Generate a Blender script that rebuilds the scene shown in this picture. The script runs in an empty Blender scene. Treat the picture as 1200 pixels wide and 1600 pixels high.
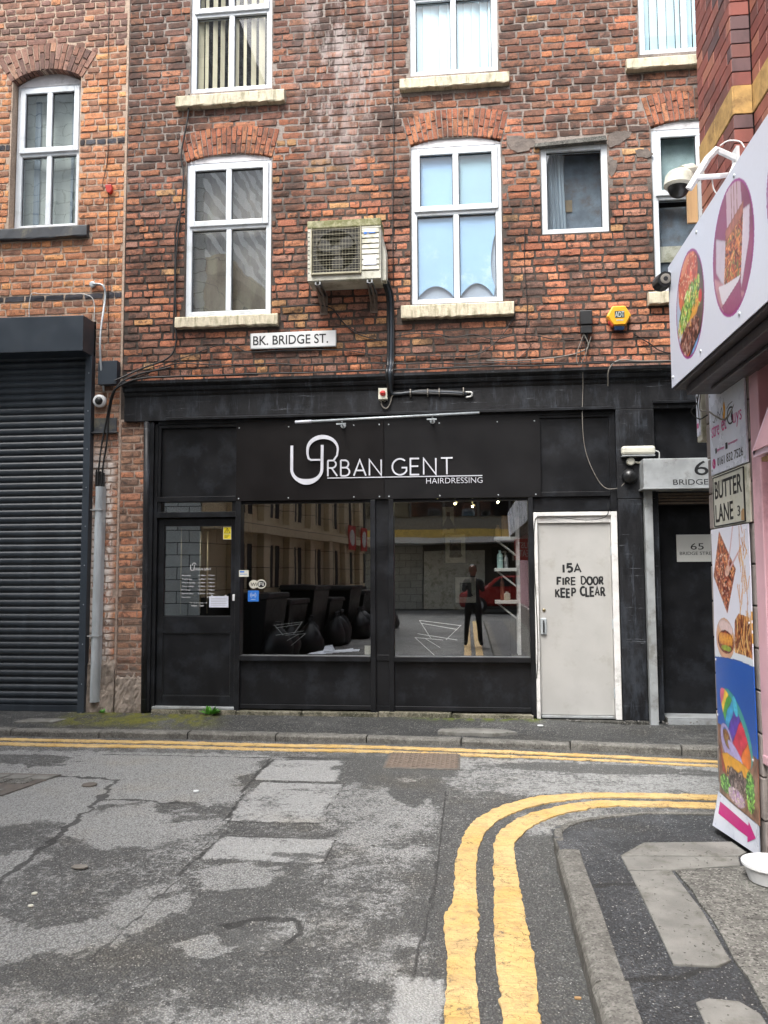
import bpy, bmesh, math, random
import numpy as np
from mathutils import Vector, Matrix

random.seed(11)
RNG = np.random.default_rng(11)
scene = bpy.context.scene
COL = scene.collection

# ------------------------------------------------------------------ camera
EYE = 1.57                      # eye height above the road
WY = 8.3                        # distance of the shop facade from the camera
yaw, pitch, roll = math.radians(6.096), math.radians(4.316), math.radians(-0.25)
cam_data = bpy.data.cameras.new("camera")
cam_data.sensor_fit = 'VERTICAL'
cam_data.sensor_height = 24.0
cam_data.lens = 24.0 * 1250 / 1600
cam_data.clip_start = 0.05
cam_data.clip_end = 600
cam = bpy.data.objects.new("camera", cam_data)
COL.objects.link(cam)
_f = Vector((-math.sin(yaw) * math.cos(pitch), math.cos(yaw) * math.cos(pitch), math.sin(pitch)))
_r = Vector((math.cos(yaw), math.sin(yaw), 0))
_u = _r.cross(_f)
_r2 = _r * math.cos(roll) + _u * math.sin(roll)
_u2 = -_r * math.sin(roll) + _u * math.cos(roll)
_m = Matrix.Identity(4)
for i in range(3):
    _m[i][0], _m[i][1], _m[i][2] = _r2[i], _u2[i], -_f[i]
_m[2][3] = EYE
cam.matrix_world = _m
scene.camera = cam

# ------------------------------------------------------------------ sky, sun, exposure (overcast day)
SUN_EL, SUN_AZ = math.radians(58), math.radians(205)
world = bpy.data.worlds.new("World")
scene.world = world
world.use_nodes = True
nt = world.node_tree
nt.nodes.clear()
w_out = nt.nodes.new('ShaderNodeOutputWorld')
w_bg = nt.nodes.new('ShaderNodeBackground')
w_sky = nt.nodes.new('ShaderNodeTexSky')
w_sky.sky_type = 'NISHITA'
w_sky.sun_disc = False
w_sky.sun_elevation = SUN_EL
w_sky.sun_rotation = SUN_AZ
w_sky.air_density = 1.0
w_sky.dust_density = 6.0
w_sky.ozone_density = 1.0
w_hsv = nt.nodes.new('ShaderNodeHueSaturation')
w_hsv.inputs['Saturation'].default_value = 0.38
w_hsv.inputs['Value'].default_value = 1.0
nt.links.new(w_sky.outputs[0], w_hsv.inputs['Color'])
nt.links.new(w_hsv.outputs[0], w_bg.inputs['Color'])
nt.links.new(w_bg.outputs[0], w_out.inputs['Surface'])
w_bg.inputs['Strength'].default_value = 0.15

sun_d = bpy.data.lights.new("sun", 'SUN')
sun_d.energy = 1.2
sun_d.angle = math.radians(25)
sun_d.color = (1.0, 0.985, 0.955)
sun = bpy.data.objects.new("sun", sun_d)
COL.objects.link(sun)
# the sun stands behind the camera, high and a little to the left
sdir = Vector((math.sin(SUN_AZ) * math.cos(SUN_EL), math.cos(SUN_AZ) * math.cos(SUN_EL), math.sin(SUN_EL)))
sun.rotation_euler = sdir.to_track_quat('Z', 'Y').to_euler()

scene.view_settings.view_transform = 'Standard'
scene.view_settings.look = 'None'
scene.view_settings.exposure = 1.55
scene.view_settings.gamma = 1.0
scene.view_settings.use_curve_mapping = False
scene.render.engine = 'CYCLES'
scene.cycles.max_bounces = 8
scene.cycles.transparent_max_bounces = 12
scene.cycles.caustics_reflective = False
scene.cycles.caustics_refractive = False

# ------------------------------------------------------------------ helpers
def hexc(h, k=1.0):
    h = h.lstrip('#')
    c = [int(h[i:i + 2], 16) / 255 for i in (0, 2, 4)]
    c = [(x / 12.92 if x <= 0.04045 else ((x + 0.055) / 1.055) ** 2.4) * k for x in c]
    return (c[0], c[1], c[2], 1.0)

ORG = {}                        # world origin of every parent (translations only)

def thing(name, label, cat, loc=(0, 0, 0), group=None, kind=None):
    o = bpy.data.objects.new(name, None)
    o.empty_display_size = 0.1
    COL.objects.link(o)
    o.location = loc
    ORG[o] = Vector(loc)
    o['label'] = label
    o['category'] = cat
    if group: o['group'] = group
    if kind: o['kind'] = kind
    return o

def tag(o, label, cat, group=None):
    o['label'] = label
    o['category'] = cat
    if group: o['group'] = group
    return o

def struct(o, label=None):
    o['kind'] = 'structure'
    if label: o['label'] = label
    return o

class Plane:
    """a wall plane: u runs to the viewer's right, v up, n out of the wall"""
    def __init__(s, o, u, v, n):
        s.o, s.u, s.v, s.n = Vector(o), Vector(u), Vector(v), Vector(n)
    def __call__(s, a, b, c=0.0):
        return s.o + s.u * a + s.v * b + s.n * c

FAC = Plane((0, WY, 0), (1, 0, 0), (0, 0, 1), (0, -1, 0))
def side_plane(X):              # wall face looking towards -X; u = -Y
    return Plane((X, 0, 0), (0, -1, 0), (0, 0, 1), (-1, 0, 0))
WORLD = Plane((0, 0, 0), (1, 0, 0), (0, 0, 1), (0, -1, 0))

class MB:
    def __init__(s, P=FAC):
        s.P, s.v, s.f = P, [], []
    def add(s, vs, fs):
        n = len(s.v)
        s.v += [Vector(p) for p in vs]
        s.f += [tuple(i + n for i in f) for f in fs]
    def box(s, u0, u1, v0, v1, n0, n1, P=None):
        P = P or s.P
        pts = [P(u, v, n) for n in (n0, n1) for v in (v0, v1) for u in (u0, u1)]
        s.add(pts, [(0, 1, 3, 2), (4, 6, 7, 5), (0, 4, 5, 1), (2, 3, 7, 6), (0, 2, 6, 4), (1, 5, 7, 3)])
        return s
    def quad(s, *pts):
        s.add(pts, [tuple(range(len(pts)))])
        return s
    def prism(s, poly, n0, n1, P=None):
        """polygon in (u, v), extruded between n0 and n1"""
        P = P or s.P
        k = len(poly)
        pts = [P(a, b, n0) for a, b in poly] + [P(a, b, n1) for a, b in poly]
        fs = [tuple(range(k)), tuple(range(2 * k - 1, k - 1, -1))]
        fs += [(i, k + i, k + (i + 1) % k, (i + 1) % k) for i in range(k)]
        s.add(pts, fs)
        return s
    def run(s, prof, u0, u1, P=None):
        """profile polygon in (n, v), run along u"""
        P = P or s.P
        k = len(prof)
        pts = [P(u0, b, a) for a, b in prof] + [P(u1, b, a) for a, b in prof]
        fs = [tuple(range(k)), tuple(range(2 * k - 1, k - 1, -1))]
        fs += [(i, k + i, k + (i + 1) % k, (i + 1) % k) for i in range(k)]
        s.add(pts, fs)
        return s
    def tube(s, pts, r, seg=6, cap=True):
        pts = [Vector(p) for p in pts]
        rs = r if isinstance(r, (list, tuple)) else [r] * len(pts)
        n0 = len(s.v)
        prev = None
        for i, p in enumerate(pts):
            a = pts[max(i - 1, 0)]; b = pts[min(i + 1, len(pts) - 1)]
            t = (b - a).normalized()
            if prev is None:
                x = t.orthogonal().normalized()
            else:
                x = (prev - t * prev.dot(t))
                x = x.normalized() if x.length > 1e-6 else t.orthogonal().normalized()
            prev = x
            y = t.cross(x)
            for k in range(seg):
                an = 2 * math.pi * k / seg
                s.v.append(p + (x * math.cos(an) + y * math.sin(an)) * rs[i])
        for i in range(len(pts) - 1):
            for k in range(seg):
                a = n0 + i * seg + k; b = n0 + i * seg + (k + 1) % seg
                s.f.append((a, b, b + seg, a + seg))
        if cap:
            s.f.append(tuple(n0 + k for k in range(seg))[::-1])
            s.f.append(tuple(n0 + (len(pts) - 1) * seg + k for k in range(seg)))
        return s
    def lathe(s, c, axis, prof, seg=20):
        """prof: (radius, height along axis) from point c"""
        c = Vector(c); axis = Vector(axis).normalized()
        x = axis.orthogonal().normalized(); y = axis.cross(x)
        n0 = len(s.v)
        for r, h in prof:
            for k in range(seg):
                an = 2 * math.pi * k / seg
                s.v.append(c + axis * h + (x * math.cos(an) + y * math.sin(an)) * r)
        for i in range(len(prof) - 1):
            for k in range(seg):
                a = n0 + i * seg + k; b = n0 + i * seg + (k + 1) % seg
                s.f.append((a, b, b + seg, a + seg))
        s.f.append(tuple(n0 + k for k in range(seg))[::-1])
        s.f.append(tuple(n0 + (len(prof) - 1) * seg + k for k in range(seg)))
        return s
    def build(s, name, mat, parent=None, bevel=0, smooth=False, fix=True):
        me = bpy.data.meshes.new(name)
        o0 = ORG.get(parent, Vector((0, 0, 0)))
        me.from_pydata([tuple(v - o0) for v in s.v], [], s.f)
        me.materials.append(mat)
        if fix:
            bm = bmesh.new(); bm.from_mesh(me)
            bmesh.ops.recalc_face_normals(bm, faces=bm.faces)
            bm.to_mesh(me); bm.free()
        if smooth:
            me.polygons.foreach_set('use_smooth', [True] * len(me.polygons))
        me.update()
        o = bpy.data.objects.new(name, me)
        COL.objects.link(o)
        if parent:
            o.parent = parent
        ORG[o] = Vector(o0)
        if bevel:
            b = o.modifiers.new('bevel', 'BEVEL')
            b.width = bevel; b.segments = 2; b.limit_method = 'ANGLE'
        if smooth == 'auto':
            pass
        return o

def part(name, parent, loc=None):
    """an Empty part (its pieces are sub-parts)"""
    o = bpy.data.objects.new(name, None)
    o.empty_display_size = 0.05
    COL.objects.link(o)
    o.parent = parent
    ORG[o] = ORG.get(parent, Vector((0, 0, 0)))
    return o

# ------------------------------------------------------------------ materials
class NT:
    def __init__(s, name):
        s.m = bpy.data.materials.new(name)
        s.m.use_nodes = True
        s.t = s.m.node_tree
        s.t.nodes.clear()
        s.out = s.t.nodes.new('ShaderNodeOutputMaterial')
    def n(s, typ, **kw):
        nd = s.t.nodes.new('ShaderNode' + typ)
        for k, v in kw.items():
            if k.startswith('i_'):
                nd.inputs[k[2:].replace('_', ' ')].default_value = v
            else:
                setattr(nd, k, v)
        return nd
    def l(s, a, b):
        s.t.links.new(a, b)
    def pos(s):
        return s.n('NewGeometry').outputs['Position']
    def noise(s, scale, detail=4, rough=0.55, vec=None, stretch=None):
        nd = s.n('TexNoise')
        nd.inputs['Scale'].default_value = scale
        nd.inputs['Detail'].default_value = detail
        nd.inputs['Roughness'].default_value = rough
        v = vec or s.pos()
        if stretch:
            mp = s.n('Mapping')
            mp.inputs['Scale'].default_value = stretch
            s.l(v, mp.inputs['Vector'])
            v = mp.outputs[0]
        s.l(v, nd.inputs['Vector'])
        return nd.outputs['Fac']
    def vor(s, scale, feature='F1', out='Distance', vec=None):
        nd = s.n('TexVoronoi', feature=feature)
        nd.inputs['Scale'].default_value = scale
        s.l(vec or s.pos(), nd.inputs['Vector'])
        return nd.outputs[out]
    def ramp(s, fac, a, b, lo=0.0, hi=1.0):
        nd = s.n('MapRange')
        nd.interpolation_type = 'SMOOTHSTEP'
        s.l(fac, nd.inputs['Value'])
        nd.inputs['From Min'].default_value = a; nd.inputs['From Max'].default_value = b
        nd.inputs['To Min'].default_value = lo; nd.inputs['To Max'].default_value = hi
        return nd.outputs[0]
    def math(s, op, a, b=None, clamp=False):
        nd = s.n('Math', operation=op)
        nd.use_clamp = clamp
        for i, x in enumerate((a, b)):
            if x is None: continue
            if isinstance(x, (int, float)): nd.inputs[i].default_value = x
            else: s.l(x, nd.inputs[i])
        return nd.outputs[0]
    def mix(s, fac, a, b, mode='MIX'):
        nd = s.n('Mix', data_type='RGBA', blend_type=mode)
        for key, x in ((0, fac), (6, a), (7, b)):
            if isinstance(x, (int, float)): nd.inputs[key].default_value = x
            elif isinstance(x, tuple): nd.inputs[key].default_value = x
            else: s.l(x, nd.inputs[key])
        return nd.outputs[2]
    def bsdf(s, col, rough=0.6, metal=0.0, normal=None, spec=0.5):
        p = s.n('BsdfPrincipled')
        for key, x in (('Base Color', col), ('Roughness', rough), ('Metallic', metal), ('Specular IOR Level', spec)):
            if isinstance(x, (int, float, tuple)): p.inputs[key].default_value = x
            else: s.l(x, p.inputs[key])
        if normal is not None: s.l(normal, p.inputs['Normal'])
        s.l(p.outputs[0], s.out.inputs['Surface'])
        return p
    def bump(s, h, strength=0.5, dist=0.01, prev=None):
        b = s.n('Bump')
        b.inputs['Strength'].default_value = strength
        b.inputs['Distance'].default_value = dist
        s.l(h, b.inputs['Height'])
        if prev is not None: s.l(prev, b.inputs['Normal'])
        return b.outputs[0]
    def xyz(s):
        x = s.n('SeparateXYZ'); s.l(s.pos(), x.inputs[0]); return x.outputs

def mk(name, col, rough=0.6, var=0.15, scale=6, bump=0.2, bscale=80, metal=0.0, dirt=None, dirt_amt=0.4, dist=0.003, spots=None, stretch=None, spec=0.5, scuff=False):
    """general painted / mineral surface with grain, tonal drift, dirt and chips"""
    t = NT(name)
    c = hexc(col) if isinstance(col, str) else col
    dark = tuple(x * (1 - var) for x in c[:3]) + (1,)
    light = tuple(min(1, x * (1 + var)) for x in c[:3]) + (1,)
    n1 = t.noise(scale, 5, 0.6, stretch=stretch)
    col_ = t.mix(t.ramp(n1, 0.3, 0.7), dark, light)
    if dirt:
        n2 = t.noise(scale * 0.6 + 1.3, 7, 0.7, stretch=stretch)
        col_ = t.mix(t.ramp(n2, 0.60 - dirt_amt * 0.25, 0.72 - dirt_amt * 0.12, 0, 0.35 + 0.5 * dirt_amt), col_, hexc(dirt))
    if spots:
        n3 = t.noise(34, 3, 0.5)
        col_ = t.mix(t.ramp(n3, 0.665, 0.69, 0, 0.8), col_, hexc(spots))
    nb = t.noise(bscale, 4, 0.6)
    if scuff:
        hs = t.noise(5, 7, 0.8, stretch=(0.45, 1, 7)); vs_ = t.noise(7, 6, 0.75, stretch=(3.0, 1, 0.25))
        col_ = t.mix(t.ramp(hs, 0.60, 0.69, 0, 0.5), col_, hexc('#8d9299'))
        col_ = t.mix(t.ramp(vs_, 0.56, 0.70, 0, 0.5), col_, hexc('#565c66'))
    r_ = t.ramp(n1, 0.2, 0.8, max(0.02, rough - 0.08), min(1, rough + 0.1))
    t.bsdf(col_, r_, metal, t.bump(nb, bump, dist), spec)
    return t.m

def stone_mat(name, base, dark, light, pit=0.6, scale=1.0):
    """weathered mineral surface: blotches, grit and pits"""
    t = NT(name)
    a = t.noise(5 * scale, 8, 0.75); b = t.noise(28 * scale, 6, 0.75); c = t.noise(150 * scale, 3, 0.6)
    col = t.mix(t.ramp(a, 0.38, 0.62), dark, base)
    col = t.mix(t.ramp(b, 0.50, 0.66, 0, 0.6), col, light)
    col = t.mix(t.ramp(b, 0.50, 0.36, 0, 0.6), col, dark)
    v = t.n('TexVoronoi', feature='F1'); v.inputs['Scale'].default_value = 130 * scale; t.l(t.pos(), v.inputs['Vector'])
    vs = t.n('SeparateColor'); t.l(v.outputs['Color'], vs.inputs[0])
    col = t.mix(t.ramp(vs.outputs[0], 0.80, 0.92, 0, pit), col, tuple(x * 0.35 for x in dark[:3]) + (1,))
    col = t.mix(t.ramp(vs.outputs[1], 0.88, 0.96, 0, pit), col, light)
    t.bsdf(col, 0.88, 0, t.bump(c, 0.5, 0.004, t.bump(b, 0.8, 0.008)), 0.25)
    return t.m

def brick_mat(name, src, soot=0.0, efflo=False, white=False):
    t = NT(name)
    if src == 'object':
        base = t.n('ObjectInfo').outputs['Color']
    else:
        base = t.n('Attribute', attribute_name='Col').outputs['Color']
    fine = t.noise(70, 6, 0.7)
    col = t.mix(t.ramp(fine, 0.3, 0.7, 0, 1), t.mix(1.0, base, (0.62, 0.6, 0.6, 1), 'MULTIPLY'), t.mix(1.0, base, (1.28, 1.22, 1.18, 1), 'MULTIPLY'))
    pits = t.noise(160, 3, 0.5)
    col = t.mix(t.ramp(pits, 0.60, 0.70, 0, 0.6), col, hexc('#4a3832'))
    blot = t.noise(19, 5, 0.65)
    col = t.mix(t.ramp(blot, 0.50, 0.66, 0, 0.5 + 0.35 * soot), col, hexc('#453a36'))
    if soot:
        big = t.noise(1.7, 8, 0.75)
        col = t.mix(t.ramp(big, 0.47, 0.60, 0, 0.7 * soot), col, hexc('#3a3330'))
    x, y, z = t.xyz()
    if efflo:       # lime bloom running down the wall between the windows
        en = t.noise(5, 7, 0.75, stretch=(1.2, 1, 0.28))
        band = t.math('MULTIPLY', t.ramp(x, -1.95, -1.5), t.ramp(x, -0.75, -1.15))
        up = t.ramp(z, 5.4, 6.9)
        m = t.math('MULTIPLY', t.math('MULTIPLY', band, up), t.ramp(en, 0.45, 0.60), True)
        col = t.mix(t.math('MULTIPLY', m, 0.65), col, hexc('#b5a9a6'))
    if white:       # old limewash beside the cable cover
        wn = t.noise(9, 6, 0.7, stretch=(1, 1, 0.4))
        band = t.math('MULTIPLY', t.ramp(x, -4.14, -4.06), t.ramp(x, -3.80, -3.90))
        hz = t.math('MULTIPLY', t.ramp(z, 0.3, 0.8), t.ramp(z, 3.1, 2.7))
        m = t.math('MULTIPLY', t.math('MULTIPLY', band, hz), t.ramp(wn, 0.40, 0.50), True)
        col = t.mix(t.math('MULTIPLY', m, 0.9), col, hexc('#d3ccc6'))
    damp = t.math('MULTIPLY', t.ramp(z, 1.2, 0.4), t.ramp(blot, 0.35, 0.6))
    col = t.mix(t.math('MULTIPLY', damp, 0.55), col, hexc('#77706a'))
    b1 = t.bump(fine, 0.5, 0.004)
    b2 = t.bump(pits, 0.4, 0.003, b1)
    t.bsdf(col, 0.88, 0, b2, 0.25)
    return t.m

def mortar_mat(name, low, high, z0, z1, dark='#2e2a28', amt=0.5, white=False):
    t = NT(name)
    x, y, z = t.xyz()
    wob = t.noise(2.2, 4)
    zz = t.math('ADD', z, t.math('MULTIPLY', wob, 1.1))
    col = t.mix(t.ramp(zz, z0 + 0.4, z1 + 0.7), hexc(low), hexc(high))
    g = t.noise(55, 6, 0.7)
    col = t.mix(t.ramp(g, 0.35, 0.7, 0, 0.45), col, hexc(dark))
    big = t.noise(2.6, 6, 0.7)
    col = t.mix(t.ramp(big, 0.45, 0.65, 0, amt), col, hexc(dark))
    if white:
        en = t.noise(5, 7, 0.75, stretch=(1.2, 1, 0.28))
        band = t.math('MULTIPLY', t.ramp(x, -1.95, -1.5), t.ramp(x, -0.75, -1.15))
        m = t.math('MULTIPLY', t.math('MULTIPLY', band, t.ramp(z, 5.4, 6.9)), t.ramp(en, 0.46, 0.66), True)
        col = t.mix(t.math('MULTIPLY', m, 0.6), col, hexc('#b9b1ac'))
    t.bsdf(col, 0.95, 0, t.bump(g, 0.8, 0.008), 0.2)
    return t.m

def glass_mat(name, wave=0.0, wscale=2.0, ior=1.75, tint=(0.72, 0.76, 0.75, 1)):
    t = NT(name)
    tr = t.n('BsdfTransparent'); tr.inputs['Color'].default_value = tint
    gl = t.n('BsdfGlossy'); gl.inputs['Roughness'].default_value = 0.008
    gl.inputs['Color'].default_value = (0.95, 0.97, 1, 1)
    nrm = None
    if wave:
        nb = t.noise(wscale, 2, 0.4)
        nrm = t.bump(nb, 1.0, wave)
        t.l(nrm, gl.inputs['Normal'])
    geo = t.n('NewGeometry'); dt_ = t.n('VectorMath', operation='DOT_PRODUCT')
    t.l(geo.outputs['Normal'], dt_.inputs[0]); t.l(geo.outputs['Incoming'], dt_.inputs[1])
    k = t.math('POWER', t.math('SUBTRACT', 1.0, t.math('ABSOLUTE', dt_.outputs['Value'])), 5.0)
    f0 = ((ior - 1) / (ior + 1)) ** 2 * 0.5         # two faces of the pane share the reflection
    refl = t.math('ADD', f0, t.math('MULTIPLY', k, 1 - f0), True)
    mx = t.n('MixShader')
    t.l(refl, mx.inputs[0]); t.l(tr.outputs[0], mx.inputs[1]); t.l(gl.outputs[0], mx.inputs[2])
    t.l(mx.outputs[0], t.out.inputs['Surface'])
    return t.m

def attr_mat(name, rough=0.35):
    t = NT(name)
    a = t.n('Attribute', attribute_name='Col').outputs['Color']
    g = t.noise(40, 3)
    c = t.mix(t.ramp(g, 0.3, 0.7, 0, 0.03), a, (0.3, 0.3, 0.3, 1))
    t.bsdf(c, rough)
    return t.m

M = {}
M['pvc'] = mk('white_pvc', '#d3d9df', 0.3, 0.06, 3, 0.05, 40, dirt='#a9adab', dirt_amt=0.35)
M['pvc_head'] = mk('white_head_board', '#cfcdd0', 0.5, 0.1, 6, 0.1, 60, dirt='#8a8888', dirt_amt=0.3)
M['sill'] = mk('painted_stone_sill', '#c6bda6', 0.75, 0.12, 9, 0.6, 40, dirt='#6d6a4c', dirt_amt=0.55, dist=0.008, stretch=(3, 1, 0.6))
M['sill_dark'] = mk('slate_blue_sill', '#3c3f44', 0.6, 0.2, 7, 0.3, 50, dirt='#75705a', dirt_amt=0.35)
M['black'] = mk('black_shopfront_paint', (0.0095, 0.0100, 0.0115, 1), 0.36, 0.2, 4, 0.2, 30, dirt='#2b2e33', dirt_amt=0.5, spec=0.25)
M['black_old'] = mk('weathered_black_paint', (0.0115, 0.012, 0.0138, 1), 0.46, 0.35, 5, 0.5, 22, dirt='#3a3f46', dirt_amt=0.5, scuff=True, dist=0.006, stretch=(1.5, 1, 0.5), spec=0.25)
M['board'] = mk('black_sign_board', (0.0062, 0.0052, 0.0054, 1), 0.42, 0.08, 3, 0.05, 60, dirt='#161516', dirt_amt=0.2, spec=0.2)
M['board2'] = mk('black_sign_board_right', (0.0078, 0.0076, 0.0084, 1), 0.42, 0.08, 3, 0.05, 60, dirt='#1b1b1d', dirt_amt=0.2, spec=0.2)
M['silver'] = mk('brushed_silver_letter', '#d0d2da', 0.35, 0.06, 5, 0.03, 50, metal=0.1)
M['steel'] = mk('galvanised_steel', '#aeb5b9', 0.45, 0.15, 9, 0.1, 60, metal=0.3, dirt='#858b8e', dirt_amt=0.4, stretch=(1, 1, 0.2))
M['alu'] = mk('grey_aluminium', '#a3a7a9', 0.45, 0.12, 6, 0.1, 60, metal=0.3, dirt='#6a675d', dirt_amt=0.45)
M['door_white'] = mk('off_white_door_paint', '#aaa9a6', 0.5, 0.05, 3, 0.12, 30, dirt='#918e85', dirt_amt=0.25, spec=0.4)
M['frame_white'] = mk('white_door_frame', '#d3d2d0', 0.5, 0.1, 8, 0.2, 40, dirt='#8f8d86', dirt_amt=0.4)
M['shutter'] = mk('slate_blue_shutter', '#262c33', 0.36, 0.25, 3, 0.06, 40, dirt='#3d444b', dirt_amt=0.5, stretch=(1, 1, 0.2))
M['shutter_box'] = mk('slate_blue_box', '#2e363f', 0.42, 0.1, 4, 0.05, 40, dirt='#2d343b', dirt_amt=0.4)
M['concrete'] = mk('old_concrete', (0.150, 0.146, 0.134, 1), 0.85, 0.35, 40, 1.0, 130, dirt='#403e37', dirt_amt=0.5, dist=0.006)
M['concrete'] = stone_mat('old_concrete', (0.155, 0.152, 0.138, 1), (0.085, 0.083, 0.076, 1), (0.26, 0.255, 0.235, 1), 0.8)
M['slab'] = stone_mat('stone_slab', (0.175, 0.173, 0.160, 1), (0.120, 0.118, 0.108, 1), (0.225, 0.222, 0.206, 1), 0.3)
M['backing_dark'] = mk('slate_reflection_tone', '#6c7885', 0.8, 0.3, 5, 0.1, 20, dirt='#5e5550', dirt_amt=0.6)  # colours of added backings that stand in for pane reflections
M['backing_green'] = mk('pale_green_reflection_tone', '#a5bdc0', 0.8, 0.2, 5, 0.1, 20)
M['backing_brown'] = mk('brown_reflection_tone', '#77726b', 0.8, 0.35, 4, 0.1, 20, stretch=(2, 1, 0.6), dirt='#8b8c7c', dirt_amt=0.6)
M['net_grey'] = mk('grey_net_curtain', '#b3bbb6', 0.8, 0.15, 4, 0.1, 20)
M['slab'] = mk('stone_slab', (0.165, 0.163, 0.150, 1), 0.85, 0.2, 6, 0.7, 150, dirt='#4a483f', dirt_amt=0.5, dist=0.004, spots='#3c3a34')
M['kerb'] = mk('kerb_stone', (0.165, 0.16, 0.145, 1), 0.85, 0.2, 9, 0.7, 110, dirt='#4e4b41', dirt_amt=0.45, dist=0.004)
M['kerb'] = stone_mat('kerb_stone', (0.165, 0.160, 0.146, 1), (0.095, 0.092, 0.083, 1), (0.235, 0.230, 0.212, 1), 0.5)
M['render_old'] = mk('old_cement_render', '#8b8076', 0.9, 0.25, 9, 1.0, 35, dirt='#5a524a', dirt_amt=0.5, dist=0.012)
M['stone_sill2'] = mk('stone_doorstep', '#8f8872', 0.85, 0.25, 9, 0.7, 60, dirt='#444636', dirt_amt=0.6, dist=0.006)
M['cable'] = mk('black_cable', '#121213', 0.5, 0.2, 10, 0.1, 60)
M['cable_grey'] = mk('grey_cable', '#77736c', 0.5, 0.2, 10, 0.1, 60)
M['cable_white'] = mk('white_cable', '#bfc0be', 0.5, 0.1, 10, 0.1, 60)
M['plastic_black'] = mk('black_plastic', '#17181a', 0.4, 0.1, 8, 0.05, 60)
M['plastic_white'] = mk('white_plastic', '#d5d7d8', 0.35, 0.06, 8, 0.05, 60)
M['cream'] = mk('cream_casing', '#c3c2b5', 0.5, 0.1, 6, 0.15, 40, dirt='#6c6a3f', dirt_amt=0.5)
M['cream_moss'] = mk('mossy_casing', '#a8a585', 0.7, 0.2, 14, 0.5, 50, dirt='#595c22', dirt_amt=1.0)
M['grille'] = mk('cream_wire', '#98937c', 0.5, 0.15, 9, 0.1, 40)
M['dark'] = mk('dark_void', '#1b1a19', 0.7, 0.2, 9, 0.2, 40)
M['fan'] = mk('grey_fan_blade', '#24231f', 0.5, 0.2, 9, 0.1, 40)
M['orange'] = mk('orange_alarm_box', '#e3a32a', 0.35, 0.06, 5, 0.05, 40)
M['navy'] = mk('dark_green_label', '#163a3c', 0.4, 0.05, 5, 0.02, 40)
M['blue_lens'] = mk('blue_strobe_lens', '#1c2c44', 0.2, 0.1, 5, 0.02, 40)
M['red'] = mk('red_plastic', '#b3302c', 0.4, 0.08, 5, 0.05, 40)
M['white'] = mk('white_enamel', '#c9cac6', 0.35, 0.05, 4, 0.03, 40)
M['white_dirty'] = mk('weathered_white_enamel', '#bdbdb2', 0.4, 0.08, 5, 0.05, 40, dirt='#8c8868', dirt_amt=0.35)
M['ink'] = mk('black_lettering', '#17191b', 0.5, 0.1, 4, 0.02, 40)
M['yellow_sign'] = mk('yellow_sticker', '#e6d22c', 0.35, 0.03, 4, 0.02, 40)
M['blue_sign'] = mk('blue_sticker', '#2e6fc4', 0.35, 0.05, 4, 0.02, 40)
M['paper'] = mk('white_paper', '#c3c8d6', 0.6, 0.05, 4, 0.05, 40)
M['brass'] = mk('old_brass', '#8f8468', 0.35, 0.15, 9, 0.05, 40, metal=0.6)
M['pink'] = mk('pink_shopfront_paint', '#d3a9b3', 0.45, 0.07, 4, 0.12, 30, dirt='#a8838b', dirt_amt=0.3)
M['pinklight'] = mk('pale_pink_paint', '#dcc3d4', 0.4, 0.05, 4, 0.05, 30)
M['magenta'] = mk('magenta_print', '#c2277e', 0.4, 0.05, 4, 0.02, 40)
M['fascia'] = mk('white_fascia_panel', '#d9deea', 0.28, 0.04, 3, 0.03, 30, dirt='#a5acc0', dirt_amt=0.3)
M['pierblock'] = mk('grey_painted_block', '#8b837f', 0.75, 0.15, 7, 0.5, 50, dirt='#5a534e', dirt_amt=0.4, dist=0.005)
M['wood'] = mk('weathered_plywood', '#a3835c', 0.7, 0.15, 7, 0.2, 40, stretch=(6, 6, 0.6))
M['soffit'] = mk('dirty_dark_soffit', '#39363a', 0.4, 0.35, 5, 0.3, 20, dirt='#6b676a', dirt_amt=0.3, stretch=(1, 4, 1))
M['yellowband'] = mk('buff_band_stone', '#b08e56', 0.8, 0.2, 14, 0.4, 60, dirt='#6a4f30', dirt_amt=0.5)
M['joint_dark'] = mk('dark_brick_joint', '#1c1110', 0.9, 0.2, 14, 0.4, 60)
M['leaf'] = mk('weed_leaf', '#4f8a2c', 0.6, 0.3, 60, 0.1, 40)
M['rust'] = mk('rusty_iron', '#6e6258', 0.75, 0.2, 25, 0.6, 90, dirt='#54483e', dirt_amt=0.5)
M['iron'] = mk('worn_cast_iron', '#59544f', 0.6, 0.2, 16, 0.4, 90, dirt='#7d7263', dirt_amt=0.4)
M['film'] = mk('pale_blue_window_film', '#86aed2', 0.6, 0.06, 2, 0.05, 20, dirt='#bcd4e4', dirt_amt=0.3)
M['film2'] = mk('greenish_window_film', '#88adbd', 0.6, 0.06, 2, 0.05, 20)
M['film_grey'] = mk('grey_backing_sheet', '#8b97a6', 0.6, 0.06, 3, 0.05, 20)
M['blind'] = mk('white_blind_fabric', '#c4e2ee', 0.7, 0.05, 3, 0.05, 20)
M['blind_cream'] = mk('cream_blind_fabric', '#d3ccb0', 0.7, 0.1, 3, 0.05, 20)
M['curtain'] = mk('grey_curtain', '#8c9aa6', 0.8, 0.2, 3, 0.1, 20, stretch=(14, 1, 0.4))
M['room'] = mk('dim_room_wall', '#4a4643', 0.8, 0.2, 2, 0.1, 20)
M['room_dark'] = mk('dark_room_wall', '#232120', 0.8, 0.2, 2, 0.1, 20)
M['roomfloor'] = mk('dark_room_floor', '#2b2825', 0.4, 0.2, 2, 0.1, 20)
M['glass_shop'] = glass_mat('shop_window_glass', 0.0012, 1.1, 4.2, (0.95, 0.96, 0.96, 1))
M['glass_clear'] = glass_mat('clear_window_glass', 0.0006, 2.2, 1.65, (0.99, 1, 1, 1))
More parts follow.
